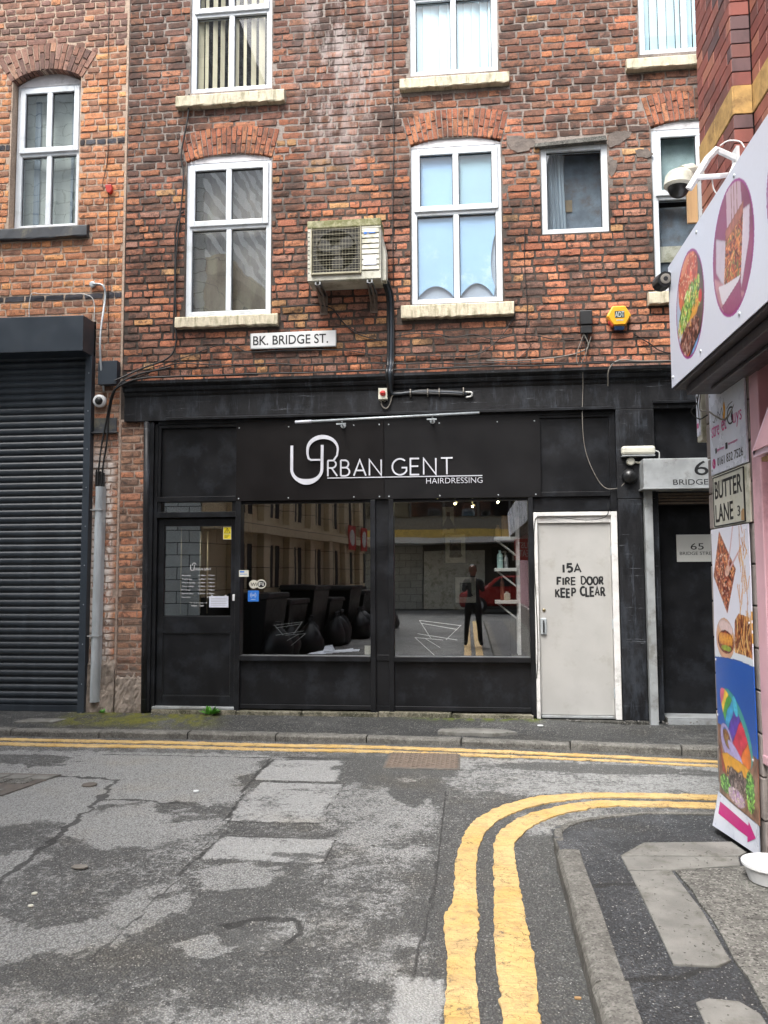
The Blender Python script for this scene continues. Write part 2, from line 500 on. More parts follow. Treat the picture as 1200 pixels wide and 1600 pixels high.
M['glass_up'] = glass_mat('upstairs_window_glass', 0.0012, 2.6, 2.2, (0.97, 0.98, 0.98, 1))
M['glass_old'] = glass_mat('wavy_window_glass', 0.0022, 3.0, 3.0, (0.97, 0.98, 0.98, 1))
M['print'] = attr_mat('printed_panel', 0.3)
M['brick_o'] = brick_mat('old_brick', 'object', 1.0, True, True)
M['brick_a'] = brick_mat('old_brick_joined', 'attr', 1.0, True, True)
M['brickl_o'] = brick_mat('left_brick', 'object', 0.25, False, True)
M['brickl_a'] = brick_mat('left_brick_joined', 'attr', 0.25, False, True)
M['mortar'] = mortar_mat('sooty_mortar', '#554e49', '#a0968f', 5.4, 6.2, amt=0.6, white=True)
M['mortarl'] = mortar_mat('pinkish_mortar', '#a8968a', '#c2ad9b', 2.0, 5.0, dark='#5d524b', amt=0.25)
# ------------------------------------------------------------------ bricks
def brick_shape(seed, nx=4, nz=2, lobes=0.0048):
    """unit brick (1 x 1 in the wall plane, front at n = 0): worn arrises, uneven face"""
    r = np.random.default_rng(seed)
    vs, fs = [], []
    L, H = 0.225, 0.070
    for j in range(nz + 1):
        for i in range(nx + 1):
            edge_x = i in (0, nx); edge_z = j in (0, nz)
            x = i / nx - 0.5; z = j / nz - 0.5
            jx, jz = r.uniform(-lobes, lobes, 2)
            if edge_x:
                x = math.copysign(0.5 - 0.004 / L, x) + jx / L
                if edge_z: x -= math.copysign(r.uniform(0.001, 0.006) / L, x)
            if edge_z:
                z = math.copysign(0.5 - 0.004 / H, z) + jz / H
            n = r.uniform(-0.0018, 0.0018)
            if edge_x or edge_z: n -= r.uniform(0.001, 0.0035)
            vs.append([x, n, z])
    idx = lambda i, j: j * (nx + 1) + i
    for j in range(nz):
        for i in range(nx):
            fs.append((idx(i, j), idx(i + 1, j), idx(i + 1, j + 1), idx(i, j + 1)))
    ring = [idx(i, 0) for i in range(nx + 1)] + [idx(nx, j) for j in range(1, nz + 1)] + \
           [idx(i, nz) for i in range(nx - 1, -1, -1)] + [idx(0, j) for j in range(nz - 1, 0, -1)]
    b0 = len(vs)
    for k in ring:
        x, n, z = vs[k]
        vs.append([x + math.copysign(0.003 / L, x), -0.032, z + math.copysign(0.003 / H, z) if abs(z) > 0.2 else z])
    m = len(ring)
    for k in range(m):
        a, b = ring[k], ring[(k + 1) % m]
        fs.append((b0 + k, b0 + (k + 1) % m, b, a))
    return np.array(vs), fs
SHAPES = [brick_shape(100 + k) for k in range(14)]
SHARED = {}
def shared_brick(k, mat):
    key = (k, mat.name)
    if key not in SHARED:
        vs, fs = SHAPES[k]
        me = bpy.data.meshes.new('brick')
        me.from_pydata([(x, -n, z) for x, n, z in vs], [], fs)   # wall normal is -Y
        me.materials.append(mat)
        SHARED[key] = me
    return SHARED[key]

def lay_bricks(x0, x1, z0, z1, course, palette, skip, depth0=0.0, bond=5, waves=0.004, seed=1, header_rows=()):
    """returns bricks (x, z, L, H, colour, out) on the facade; skip(x, z) -> list of (xa, xb) spans left open"""
    r = random.Random(seed)
    out = []
    n = int(round((z1 - z0) / course))
    for row in range(n):
        zc = z0 + (row + 0.5) * course
        head = (row % bond == 2) or row in header_rows
        x = x0 - (0.06 if row % 2 else 0.0) - r.uniform(0, 0.04)
        open_ = skip(zc)
        k = 0
        while x < x1:
            if head: L = 0.112 * r.uniform(0.92, 1.05)
            else: L = (0.228 if r.random() > 0.16 else 0.112) * r.uniform(0.95, 1.03)
            a, b = x, x + L
            x = b + (0.0105 if zc > 6.2 or x1 < -3 else 0.0135) * r.uniform(0.6, 1.6)
            a = max(a, x0); b = min(b, x1)
            segs = [(a, b)]
            for oa, ob in open_:
                nxt = []
                for sa, sb in segs:
                    if ob <= sa or oa >= sb: nxt.append((sa, sb)); continue
                    if sa < oa: nxt.append((sa, oa - 0.003))
                    if sb > ob: nxt.append((ob + 0.003, sb))
                segs = nxt
            for sa, sb in segs:
                if sb - sa < 0.035: continue
                H = course - (0.0125 if zc > 6.2 or x1 < -3 else 0.0155) * r.uniform(0.7, 1.4)
                xm = (sa + sb) / 2
                zz = zc + waves * (math.sin(xm * 2.1 + row * 0.37) + 0.6 * math.sin(xm * 5.3 + row)) + r.uniform(-0.0012, 0.0012)
                out.append((xm, zz, sb - sa, H, palette(xm, zz, r), depth0 + r.uniform(-0.004, 0.004), r.randrange(14), r.uniform(-0.012, 0.012)))
    return out

def arch_ring(xc, half, zs, rise, h, n, palette, seed, out=0.002):
    """voussoirs of a segmental arch: (verts in (x, z, n), colour)"""
    r = random.Random(seed)
    R = (half * half + rise * rise) / (2 * rise)
    zc = zs + rise - R
    amax = math.asin(half / R)
    res = []
    for i in range(n):
        a0 = -amax + 2 * amax * i / n; a1 = -amax + 2 * amax * (i + 1) / n
        g = 0.0045 / R
        split = h * (0.64 if i % 2 else 0.35)
        for r0, r1 in ((R + 0.002, R + split - 0.005), (R + split + 0.005, R + h)):
            r0 += r.uniform(-.003, .003); r1 += r.uniform(-.004, .004)
            pts = []
            for rr in (r0, (r0 + r1) / 2, r1):
                for aa in (a0 + g, a1 - g):
                    aa += r.uniform(-.0012, .0012) / R
                    pts.append((xc + rr * math.sin(aa), zc + rr * math.cos(aa)))
            res.append((pts, palette(xc, zs, r), out + r.uniform(-.003, .003)))
    def spans(z):
        if z <= zs: return None
        t = z - zc
        o = (R + h) ** 2 - t * t
        if o <= 0: return None
        hw = min(math.sqrt(o), t * math.tan(amax)) + 0.004
        return (xc - hw, xc + hw)
    return res, spans

def vouss_geo(v):
    pts, c, out = v
    P = FAC
    top = []
    # pts: (r0,a0),(r0,a1),(rm,a0),(rm,a1),(r1,a0),(r1,a1)
    cx = sum(p[0] for p in pts) / 6; cz = sum(p[1] for p in pts) / 6
    fr = [P(cx + (x - cx) * 0.95, cz + (z - cz) * 0.95, out - 0.001 * k) for k, (x, z) in enumerate(pts)]
    mid = [P(x, z, out - 0.006) for x, z in pts]
    bk = [P(x, z, -0.10) for x, z in pts]
    vs = fr + mid + bk
    loop = [0, 1, 3, 5, 4, 2]
    fs = [(0, 1, 3, 2), (2, 3, 5, 4)]
    for base in (0, 6):
        for k in range(6):
            a, b = loop[k], loop[(k + 1) % 6]
            fs.append((base + a, base + 6 + a, base + 6 + b, base + b))
    return vs, [tuple(f) for f in fs], c

def place_bricks(parent, bricks, vouss, mo, ma, limit=300):
    o0 = ORG[parent]
    def dist2(x, z): return x * x + WY * WY + (z - EYE) ** 2
    for v in vouss:
        vs, fs, c = vouss_geo(v)
        me = bpy.data.meshes.new('brick')
        me.from_pydata([tuple(p - o0) for p in vs], [], fs)
        me.materials.append(mo)
        me.update()
        o = bpy.data.objects.new('brick', me); COL.objects.link(o)
        o.parent = parent; o.color = c; ORG[o] = Vector(o0)
    inview = lambda b: abs(b[0] + 0.9) < 4.4 and b[1] < 8.1
    order = sorted(range(len(bricks)), key=lambda i: -(bricks[i][2] * bricks[i][3] / dist2(bricks[i][0], bricks[i][1]) if inview(bricks[i]) else 0))
    single = set(order[:max(0, limit - len(vouss))])
    V, F, Cc = [], [], []
    n = 0
    for i, (x, z, L, H, c, out, k, rot) in enumerate(bricks):
        if i in single:
            o = bpy.data.objects.new('brick', shared_brick(k, mo)); COL.objects.link(o)
            o.parent = parent
            o.location = Vector((x, WY - out, z)) - o0
            o.scale = (L, 1, H)
            o.rotation_euler = (0, rot * 0.6, 0)
            o.color = c
        else:
            vs, fs = SHAPES[k]
            a = vs.copy()
            xx = a[:, 0] * L; zz = a[:, 2] * H + xx * rot * 0.6
            V.append(np.stack([x + xx - o0.x, WY - out - a[:, 1] - o0.y, z + zz - o0.z], 1))
            F += [tuple(q + n for q in f) for f in fs]
            n += len(vs)
            Cc.append(np.tile(np.array(c), (len(vs), 1)))
    if V:
        V = np.concatenate(V); Cc = np.concatenate(Cc)
        me = bpy.data.meshes.new('brickwork')
        me.from_pydata(V.tolist(), [], F)
        at = me.color_attributes.new('Col', 'FLOAT_COLOR', 'POINT')
        at.data.foreach_set('color', Cc.astype(np.float32).ravel())
        me.materials.append(ma)
        me.update()
        o = bpy.data.objects.new('brickwork', me); COL.objects.link(o)
        o.parent = parent; o['kind'] = 'stuff'
        o['label'] = 'smaller bricks of the same wall'

def wall_core(name, mat, parent, x0, x1, z0, z1, holes, n0=-0.30, n1=-0.009):
    """mortar bed behind the bricks with real openings"""
    xs = sorted({x0, x1, *[h[0] for h in holes], *[h[1] for h in holes]})
    zs = sorted({z0, z1, *[h[2] for h in holes], *[h[3] for h in holes]})
    xs = [x for x in xs if x0 <= x <= x1]; zs = [z for z in zs if z0 <= z <= z1]
    mb = MB()
    for za, zb in zip(zs, zs[1:]):
        zm = (za + zb) / 2
        run = None
        for xa, xb in zip(xs, xs[1:]):
            xm = (xa + xb) / 2
            hole = any(h[0] < xm < h[1] and h[2] < zm < h[3] for h in holes)
            if hole:
                if run: mb.box(run[0], run[1], za, zb, n0, n1); run = None
            else:
                run = (run[0], xb) if run else (xa, xb)
        if run: mb.box(run[0], run[1], za, zb, n0, n1)
    return mb.build(name, mat, parent)

def pick(r, table):
    t = r.random() * sum(w for _, w in table)
    for h, w in table:
        t -= w
        if t <= 0: break
    c = hexc(h)
    if len(table) > 4:
        tw = sum(w for _, w in table)
        mean = [sum(hexc(q)[i] * w for q, w in table) / tw for i in range(3)]
        c = [c[i] * 0.62 + mean[i] * 0.38 for i in range(3)]
    k = r.uniform(0.85, 1.13); s = r.uniform(-0.06, 0.06)
    return (min(1, c[0] * k * (1 + s)), c[1] * k, c[2] * k * (1 - s), 1)
LOW = [('#c28460', 18), ('#b6775c', 18), ('#a36955', 17), ('#7f5e52', 20), ('#6a5953', 14), ('#4a423f', 10), ('#bd996a', 4), ('#a88172', 8)]
UPP = [('#856350', 22), ('#7b594f', 24), ('#916957', 18), ('#ab755a', 12), ('#69524c', 18), ('#544a47', 12), ('#bd8161', 6)]
LEFT = [('#dc9b6b', 26), ('#cf8e68', 22), ('#b37f65', 18), ('#937161', 16), ('#836558', 12), ('#e4ac74', 8), ('#675754', 5)]
PIER = [('#a97a64', 22), ('#be8569', 20), ('#896d5b', 20), ('#706258', 16), ('#a58a77', 14), ('#d09872', 8)]
ARCHC = [('#ad7157', 30), ('#a16752', 25), ('#8a594b', 15), ('#b9815f', 20), ('#6d4e45', 6)]
ARCHL = [('#99786b', 30), ('#8a6b60', 25), ('#7a6058', 18), ('#a5826e', 12)]
def drift(c, x, z):
    k = 1 + 0.16 * math.sin(x * 1.9 + 1.3 * z) * math.sin(2.1 * z - 0.8 * x) + 0.10 * math.sin(4.3 * x - 3.1 * z)
    return (c[0] * k, c[1] * k, c[2] * k, 1)
def pal_mid(x, z, r): return drift(pal_mid0(x, z, r), x, z)
def pal_mid0(x, z, r):
    edge = 6.25 + 0.25 * math.sin(x * 2.3) + r.uniform(-0.12, 0.12) - (0.5 if x > 0.6 else 0)
    if z > edge:
        return pick(r, UPP if x < 0.7 or r.random() < 0.6 else LOW)
    return pick(r, LOW)
def pal_left(x, z, r):
    if 6.36 < z < 6.51 or (4.585 < z < 4.66): return pick(r, [('#494b52', 3), ('#414147', 2), ('#585b62', 1)])
    if z > 7.45: return pick(r, [('#9c7766', 3), ('#8b6b61', 3), ('#c08b68', 1), ('#7c645c', 2)])
    return pick(r, LEFT)
def pal_pier(x, z, r): return pick(r, PIER)

# ------------------------------------------------------------------ windows
def upvc_window(bld, x0, x1, z0, z1, zt, head=0.0, rec=0.03, mull=True, glass='glass_up', label=None, right_edge=None, backing=None, sash=True):
    """white window: outer frame, projecting top sash with its own mullion, fixed lower lights"""
    fw = 0.072
    fr = MB()
    a, b = -rec - 0.07, -rec
    xc = (x0 + x1) / 2
    fr.box(x0, x0 + fw, z0, z1, a, b); fr.box(x1 - fw, x1, z0, z1, a, b)
    fr.box(x0 + fw, x1 - fw, z0, z0 + fw * 0.8, a, b)
    fr.box(x0 + fw, x1 - fw, z1 - fw * 0.8, z1, a, b)
    zlo = z0 + fw * 0.8; zhi = z1 - fw * 0.8
    if zt:
        fr.box(x0 + fw, x1 - fw, zt - 0.035, zt + 0.02, a, b)
        if mull: fr.box(xc - 0.03, xc + 0.03, zlo, zt - 0.035, a, b)
    w = fr.build('window', M['pvc'], bld, bevel=0.006)
    if label: w['label'] = label
    g = MB()
    def pane(xa, xb, za, zb, n=-rec - 0.035):
        MB().box(xa, xb, za, zb, n - 0.006, n).build('pane', M[glass], w)
        gk = MB(); e = 0.007
        gk.box(xa, xa + e, za, zb, n + 0.001, n + 0.006); gk.box(xb - e, xb, za, zb, n + 0.001, n + 0.006)
        gk.box(xa + e, xb - e, za, za + e, n + 0.001, n + 0.006); gk.box(xa + e, xb - e, zb - e, zb, n + 0.001, n + 0.006)
        gk.build('gasket', M['plastic_black'], w)
    if zt:
        lights = [(x0 + fw, xc - 0.03), (xc + 0.03, x1 - fw)] if mull else [(x0 + fw, x1 - fw)]
        for xa, xb in lights: pane(xa, xb, zlo, zt - 0.035)
        # top sash
        s = MB(); sw = 0.062
        xa, xb, za, zb = x0 + fw - 0.028, x1 - fw + 0.028, zt + 0.002, zhi + 0.028
        n0, n1 = b - 0.02, b + 0.022
        s.box(xa, xa + sw, za, zb, n0, n1); s.box(xb - sw, xb, za, zb, n0, n1)
        s.box(xa + sw, xb - sw, za, za + sw, n0, n1); s.box(xa + sw, xb - sw, zb - sw, zb, n0, n1)
        if mull: s.box(xc - 0.032, xc + 0.032, za + sw, zb - sw, n0, n1)
        s.build('sash', M['pvc'], w, bevel=0.006)
        if mull:
            pane(xa + sw, xc - 0.032, za + sw, zb - sw, -rec - 0.008)
            pane(xc + 0.032, xb - sw, za + sw, zb - sw, -rec - 0.008)
        else:
            pane(xa + sw, xb - sw, za + sw, zb - sw, -rec - 0.008)
    else:
        pane(x0 + fw, x1 - fw, zlo, zhi)
    if head:
        n = 14
        arc = [(x0 + (x1 - x0) * i / n, z1 + 0.012 + (head + 0.01) * (1 - (2 * i / n - 1) ** 2)) for i in range(n + 1)]
        MB().prism([(x1, z1 + 0.001), (x0, z1 + 0.001)] + arc, a, b + 0.004).build('head_board', M['pvc_head'], w)
    return w

def stone_sill(w, x0, x1, z0, z1, out=0.07, mat='sill', seed=0):
    r = random.Random(seed)
    mb = MB()
    n = 22
    def ring(u, s):
        j = lambda a: r.uniform(-a, a)
        return [(-0.10, z0 + 0.004), (out - 0.006 + j(.004), z0 + abs(j(.014))), (out + j(.003), z0 + 0.016 + j(.006)),
                (out - 0.002 + j(.003), z1 - 0.016 + j(.003)), (out - 0.012, z1 - 0.004), (-0.03, z1 + 0.012), (-0.10, z1 + 0.014)]
    rings = []
    for i in range(n + 1):
        u = x0 + (x1 - x0) * i / n
        rings.append([FAC(u, b, a) for a, b in ring(u, i)])
    k = 7
    vs = [p for rg in rings for p in rg]
    fs = [(i * k + q, i * k + (q + 1) % k, (i + 1) * k + (q + 1) % k, (i + 1) * k + q) for i in range(n) for q in range(k)]
    fs += [tuple(range(k)), tuple(n * k + q for q in range(k))[::-1]]
    mb.add(vs, fs)
    return mb.build('sill', M[mat], w)

# ================================================================== THE HAIRDRESSER'S BUILDING
bld = thing('brick_building', 'sooty old red brick building with the black hairdresser shopfront on its ground floor', 'building', (0, WY, 0))
A_A, SP_A = arch_ring(-2.595, 0.49, 6.135, 0.065, 0.315, 19, lambda x, z, r: pick(r, ARCHC), 3)
A_B, SP_B = arch_ring(-0.10, 0.49, 6.17, 0.065, 0.315, 19, lambda x, z, r: pick(r, ARCHC), 4)
A_D, SP_D = arch_ring(2.42, 0.49, 6.21, 0.065, 0.33, 19, lambda x, z, r: pick(r, ARCHC), 5)
WIN = {'A': (-3.085, -2.105, 4.37, 6.135), 'B': (-0.59, 0.39, 4.41, 6.17), 'C': (0.79, 1.50, 5.11, 6.07), 'D': (1.93, 2.91, 4.45, 6.21),
       'E': (-3.06, -2.11, 6.93, 8.75), 'F': (-0.59, 0.375, 6.95, 8.75), 'G': (1.84, 2.80, 7.01, 8.75)}
def skip_mid(z):
    out = []
    for k, (a, b, z0, z1) in WIN.items():
        if z0 - 0.02 < z < z1: out.append((a, b))
    for sp in (SP_A, SP_B, SP_D):
        s = sp(z)
        if s: out.append(s)
    for a, b, z0, z1 in ((-3.19, -2.0, 4.22, 4.36), (-0.69, 0.49, 4.23, 4.385), (-3.19, -1.96, 6.725, 6.87), (-0.69, 0.48, 6.755, 6.89), (1.70, 2.9, 6.80, 6.93), (0.74, 1.49, 6.06, 6.12), (1.85, 3.0, 4.29, 4.42)):
        if z0 < z < z1: out.append((a, b))
    return out
mid_bricks = lay_bricks(-3.765, 3.6, 3.63, 8.75, 0.0815, pal_mid, skip_mid, seed=5, header_rows=(1, 2))
mid_bricks += lay_bricks(-3.77, -3.485, 0.45, 3.21, 0.0795, pal_pier, lambda z: [], seed=6, bond=2)
place_bricks(bld, mid_bricks, A_A + A_B + A_D, M['brick_o'], M['brick_a'])
holes = [(a + 0.01, b - 0.01, z0, z1 + (0.0 if k == 'C' else 0.055)) for k, (a, b, z0, z1) in WIN.items()]
wall_core('wall', M['mortar'], bld, -3.785, 6.0, 3.25, 8.8, holes)
MB().box(-3.785, -3.47, 0.0, 3.25, -0.30, -0.009).build('pier', M['mortarl'], bld)
MB().box(1.49, 1.88, 0.0, 3.25, -0.30, 0.0).box(2.92, 6.0, 0.0, 3.25, -0.30, 0.0).build('pier', M['black_old'], bld)
# cement render at the foot of both piers
def rough_slab(name, x0, x1, z0, z1, out, mat, parent, seed, top_wave=0.05):
    r = random.Random(seed); mb = MB(); nx, nz = 12, 10
    vs, fs = [], []
    for j in range(nz + 1):
        for i in range(nx + 1):
            u = x0 + (x1 - x0) * i / nx
            v = z0 + (z1 - z0) * j / nz + (r.uniform(-top_wave, top_wave) if j == nz else 0)
            d = out + r.uniform(-0.007, 0.007) + 0.02 * (1 - j / nz)
            if j == nz: d = -0.012
            vs.append(FAC(u, v, d))
    for j in range(nz):
        for i in range(nx):
            q = j * (nx + 1) + i
            fs.append((q, q + 1, q + nx + 2, q + nx + 1))
    mb.add(vs, fs)
    o = mb.build(name, mat, parent, fix=False)
    o.modifiers.new('t', 'SOLIDIFY').thickness = 0.02
    return o
rough_slab('cement_render', -3.77, -3.47, 0.06, 0.50, 0.012, M['render_old'], bld, 3, 0.06)

def cement_patch(pts, seed):
    r_ = random.Random(seed); P_ = cat2([(x, z) for x, z in pts])
    MB().prism([(x + r_.uniform(-.022, .022), z + r_.uniform(-.014, .014)) for x, z in P_], -0.02, 0.003).build('cement_patch', M['render_grey'], bld)
def cat2(pts):
    n = len(pts); out = []
    for i in range(n):
        a, b, c, d = [Vector(pts[(i + k - 1) % n]) for k in range(4)]
        for k in range(3):
            t = k / 3
            q = 0.5 * ((2 * b) + (c - a) * t + (2 * a - 5 * b + 4 * c - d) * t * t + (3 * b - a - 3 * c + d) * t ** 3)
            out.append((q.x, q.y))
    return out
M['render_grey'] = mk('grey_cement_patch', '#6e655f', 0.9, 0.3, 9, 1.0, 40, dirt='#4e4844', dirt_amt=0.3, dist=0.008)
cement_patch([(0.46, 6.20), (0.60, 6.19), (0.73, 6.14), (0.74, 6.08), (0.62, 6.02), (0.50, 6.06)], 1)
cement_patch([(1.50, 6.16), (1.62, 6.18), (1.74, 6.17), (1.68, 6.09), (1.58, 6.02), (1.51, 6.04)], 2)
cement_patch([(1.78, 5.96), (1.92, 5.97), (1.92, 5.89), (1.80, 5.88)], 3)
cement_patch([(1.505, 5.86), (1.57, 5.86), (1.56, 5.72), (1.508, 5.70)], 4)
# windows
wA = upvc_window(bld, *WIN['A'][:2], 4.375, 6.115, 5.385, head=0.075, glass='glass_old', label='lower left white window reflecting pale glazed bricks')
stone_sill(wA, -3.16, -2.02, 4.225, 4.355, seed=1)
wB = upvc_window(bld, -0.59, 0.39, 4.41, 6.14, 5.42, head=0.08, glass='glass_clear', label='lower middle window with pale blue film peeling inside')
stone_sill(wB, -0.69, 0.49, 4.235, 4.385, seed=2)
wC = upvc_window(bld, 0.79, 1.50, 5.11, 6.07, None, glass='glass_up', label='small square window between the larger ones')
# lintel over the small window
MB().prism([(0.735, 6.045), (0.735, 6.085), (1.47, 6.13), (1.485, 6.075)], -0.05, 0.035).build('lintel', M['concrete'], wC, bevel=0.004)
wD = upvc_window(bld, 1.93, 2.91, 4.45, 6.18, 5.46, head=0.085, glass='glass_up', label='lower right window half hidden behind the takeaway')
stone_sill(wD, 1.855, 3.0, 4.29, 4.425, seed=3)
wE = upvc_window(bld, -3.06, -2.11, 6.93, 8.7, 7.86, glass='glass_clear', label='upper left window with cream vertical blinds')
stone_sill(wE, -3.19, -1.96, 6.73, 6.87, seed=4)
wF = upvc_window(bld, -0.59, 0.375, 6.95, 8.7, 7.84, glass='glass_clear', label='upper middle window with white vertical blinds')
stone_sill(wF, -0.69, 0.48, 6.76, 6.89, seed=5)
wG = upvc_window(bld, 1.84, 2.80, 7.01, 8.75, 7.92, glass='glass_clear', label='upper right window with white vertical blinds')
stone_sill(wG, 1.70, 2.92, 6.81, 6.935, seed=6)
# what hangs behind the panes
def blinds(w, x0, x1, z0, z1, mat, step, gap, tilt, n=-0.095, seed=0):
    r = random.Random(seed); mb = MB(); x = x0
    while x < x1:
        wd = step - gap * r.uniform(0.5, 1.5)
        t = tilt * r.uniform(0.4, 1.6)
        p = [FAC(x, z0, n), FAC(x + wd, z0, n - t), FAC(x + wd, z1, n - t), FAC(x, z1, n)]
        mb.quad(*p)
        x += step
    o = mb.build('blind', mat, w, fix=False)
    o.modifiers.new('t', 'SOLIDIFY').thickness = 0.002
    o['kind'] = 'stuff'
blinds(wE, -3.0, -2.17, 6.98, 8.66, M['blind_cream'], 0.089, 0.045, 0.03, seed=1)
blinds(wF, -0.53, 0.32, 7.0, 8.66, M['blind'], 0.089, 0.003, 0.02, seed=2)
blinds(wG, 1.89, 2.75, 7.06, 8.66, M['blind'], 0.089, 0.004, 0.02, seed=3)
# blue film on the lower middle window, curling away at the foot
def arc_pts(xa, xb, zb, h, n=12):
    return [(xa + (xb - xa) * i / n, zb + h * math.sin(math.pi * i / n) ** 0.8) for i in range(n + 1)]
MB().prism([(-0.53, 5.37), (-0.53, 4.46)] + arc_pts(-0.52, -0.135, 4.50, 0.125) + [(-0.13, 5.37)], -0.080, -0.078).build('window_film', M['film'], wB)
MB().prism([(-0.085, 5.37), (-0.085, 4.46)] + arc_pts(-0.07, 0.29, 4.49, 0.15) + [(0.30, 4.60), (0.272, 4.70), (0.262, 4.84), (0.268, 4.96), (0.29, 5.1), (0.325, 5.2), (0.325, 5.37)], -0.080, -0.078).build('window_film', M['film'], wB)
MB().box(-0.48, -0.13, 5.47, 6.10, -0.080, -0.078).build('window_film', M['film'], wB)
MB().box(-0.07, 0.29, 5.47, 6.10, -0.080, -0.078).build('window_film', M['film2'], wB)
MB().box(-0.54, 0.34, 4.43, 6.12, -0.12, -0.11).build('backing_sheet', M['film_grey'], wB)
# added sheets coloured like reflections, then curtain and note behind the small window
MB().box(0.80, 1.49, 5.12, 6.05, -0.21, -0.20).build('reflection_backing', M['backing_dark'], wC)
MB().box(1.94, 2.9, 5.5, 6.15, -0.13, -0.12).build('reflection_backing', M['backing_green'], wD)
MB().box(1.94, 2.9, 4.46, 5.4, -0.17, -0.16).build('reflection_backing', M['backing_dark'], wD)
MB().box(-3.07, -2.12, 4.39, 6.1, -0.16, -0.15).build('toned_net_backing', M['backing_brown'], wA)  # added sheet gives this window its reflected brown-grey tone
cu = MB(); pts = []
for i in range(25):
    u = 0.80 + 0.27 * i / 24
    pts.append((u, -0.15 + 0.016 * math.sin(i * 1.9)))
for (u0, n0), (u1, n1) in zip(pts, pts[1:]):
    cu.quad(FAC(u0, 5.12, n0), FAC(u1, 5.12, n1), FAC(u1 - 0.03, 6.05, n1), FAC(u0 - 0.03, 6.05, n0))
cu.build('curtain', M['curtain'], wC, fix=False)
MB().box(1.05, 1.14, 5.42, 5.55, -0.195, -0.19).build('card', mk('dull_card', '#7d715f', 0.8), wC)
MB().box(2.02, 2.5, 4.80, 4.97, -0.15, -0.14).build('card', M['cream'], wD)

# floors, back, roof: the dark inside of the building
inn = MB()
inn.box(-3.785, 6.0, 0.0, 8.8, -7.0, -6.8)
inn.box(-3.785, -3.60, 0.0, 8.8, -6.8, -0.30)
inn.box(5.9, 6.0, 0.0, 8.8, -6.8, -0.30)
inn.box(-3.60, 5.9, 6.45, 6.6, -6.8, -0.30)
inn.box(-3.60, 5.9, 3.3, 3.6, -6.8, -0.30)
inn.build('inner_wall', M['room'], bld)
MB().box(-3.9, 6.1, 8.8, 8.95, -7.1, 0.25).build('roof', M['concrete'], bld)

# ---- shopfront joinery
BK, BO = M['black'], M['black_old']
MB().run([(0.0, 3.48), (0.05, 3.48), (0.07, 3.50), (0.075, 3.525), (0.105, 3.535), (0.115, 3.56), (0.11, 3.575), (0.14, 3.59), (0.16, 3.605), (0.16, 3.635), (0.0, 3.65)], -3.715, 6.0).build('cornice', BO, bld)
MB().box(-3.72, 6.0, 3.215, 3.48, -0.01, 0.052).build('fascia_beam', BO, bld, bevel=0.004)
MB().run([(0.052, 3.215), (0.085, 3.215), (0.085, 3.235), (0.052, 3.25)], -3.24, 1.46).run([(0.052, 3.262), (0.085, 3.262), (0.085, 3.28), (0.052, 3.29)], 1.86, 6.0).build('moulding', BK, bld)
# left jamb: moulded upright with a worn outer bead
MB().tube([FAC(-3.445, 0.10, 0.02), FAC(-3.452, 1.0, 0.02), FAC(-3.46, 2.2, 0.02), FAC(-3.47, 3.21, 0.02)], 0.038, 8).build('jamb', BO, bld, smooth=True)
MB().box(-3.43, -3.385, 0.11, 3.205, -0.12, 0.035).box(-3.385, -3.345, 0.11, 3.19, -0.12, 0.01).build('jamb', BK, bld, bevel=0.005)
# head under the beam
MB().box(-3.345, 1.48, 3.18, 3.215, -0.12, 0.02).build('head_rail', BK, bld)
# recessed panel over the door and its rails
MB().box(-3.345, -2.475, 2.39, 3.18, -0.10, -0.035).build('panel', BK, bld)
MB().box(-3.345, -3.315, 2.39, 3.18, -0.03, 0.005).box(-3.315, -2.475, 3.14, 3.18, -0.03, 0.005).box(-3.345, -2.475, 2.335, 2.39, -0.10, 0.02).build('panel_frame', BK, bld, bevel=0.004)
tr = part('transom_light', bld)
MB().box(-3.345, -3.305, 2.225, 2.335, -0.10, 0.0).build('stile', BK, tr, bevel=0.003)
MB().box(-2.52, -2.475, 2.225, 2.335, -0.10, 0.0).build('stile', BK, tr, bevel=0.003)
MB().box(-3.305, -2.52, 2.225, 2.335, -0.056, -0.05).build('pane', M['glass_shop'], tr)
MB().box(-3.345, -2.475, 2.165, 2.225, -0.10, 0.02).build('door_head', BK, bld, bevel=0.004)
# glazed shop door
dr = MB()
x0, x1 = -3.34, -2.48
dr.box(x0, -3.275, 0.17, 2.155, -0.075, -0.03); dr.box(-2.535, x1, 0.17, 2.155, -0.075, -0.03)
dr.box(-3.275, -2.535, 2.075, 2.155, -0.075, -0.03); dr.box(-3.275, -2.535, 0.93, 1.115, -0.075, -0.03)
dr.box(-3.275, -2.535, 0.17, 0.275, -0.075, -0.03)
dr.box(-3.275, -2.535, 0.275, 0.93, -0.070, -0.045)
door = dr.build('shop_door', BK, bld, bevel=0.004)
door['label'] = 'black shop door with glazed upper half'
MB().box(-3.275, -2.535, 1.115, 2.075, -0.058, -0.052).build('pane', M['glass_shop'], door)
MB().box(-3.275, -3.267, 0.277, 0.92, -0.046, -0.038).box(-2.543, -2.535, 0.277, 0.92, -0.046, -0.038).box(-3.267, -2.543, 0.275, 0.283, -0.046, -0.038).box(-3.267, -2.543, 0.92, 0.928, -0.046, -0.038).build('bead', M['plastic_black'], door)
for xx in (-3.11, -2.895, -2.815):
    MB().tube([FAC(xx, 1.14, -0.10), FAC(xx, 2.02 if xx > -3 else 2.06, -0.10)], 0.010 if xx > -3 else 0.006, 8).build('pull_bar', M['brass'], door, smooth=True)
MB().box(-2.512, -2.482, 1.275, 1.345, -0.03, -0.018).build('lock', M['plastic_white'], door, bevel=0.004)
MB().box(-3.36, -2.47, 0.145, 0.168, -0.10, 0.035).build('threshold', M['alu'], bld, bevel=0.003)
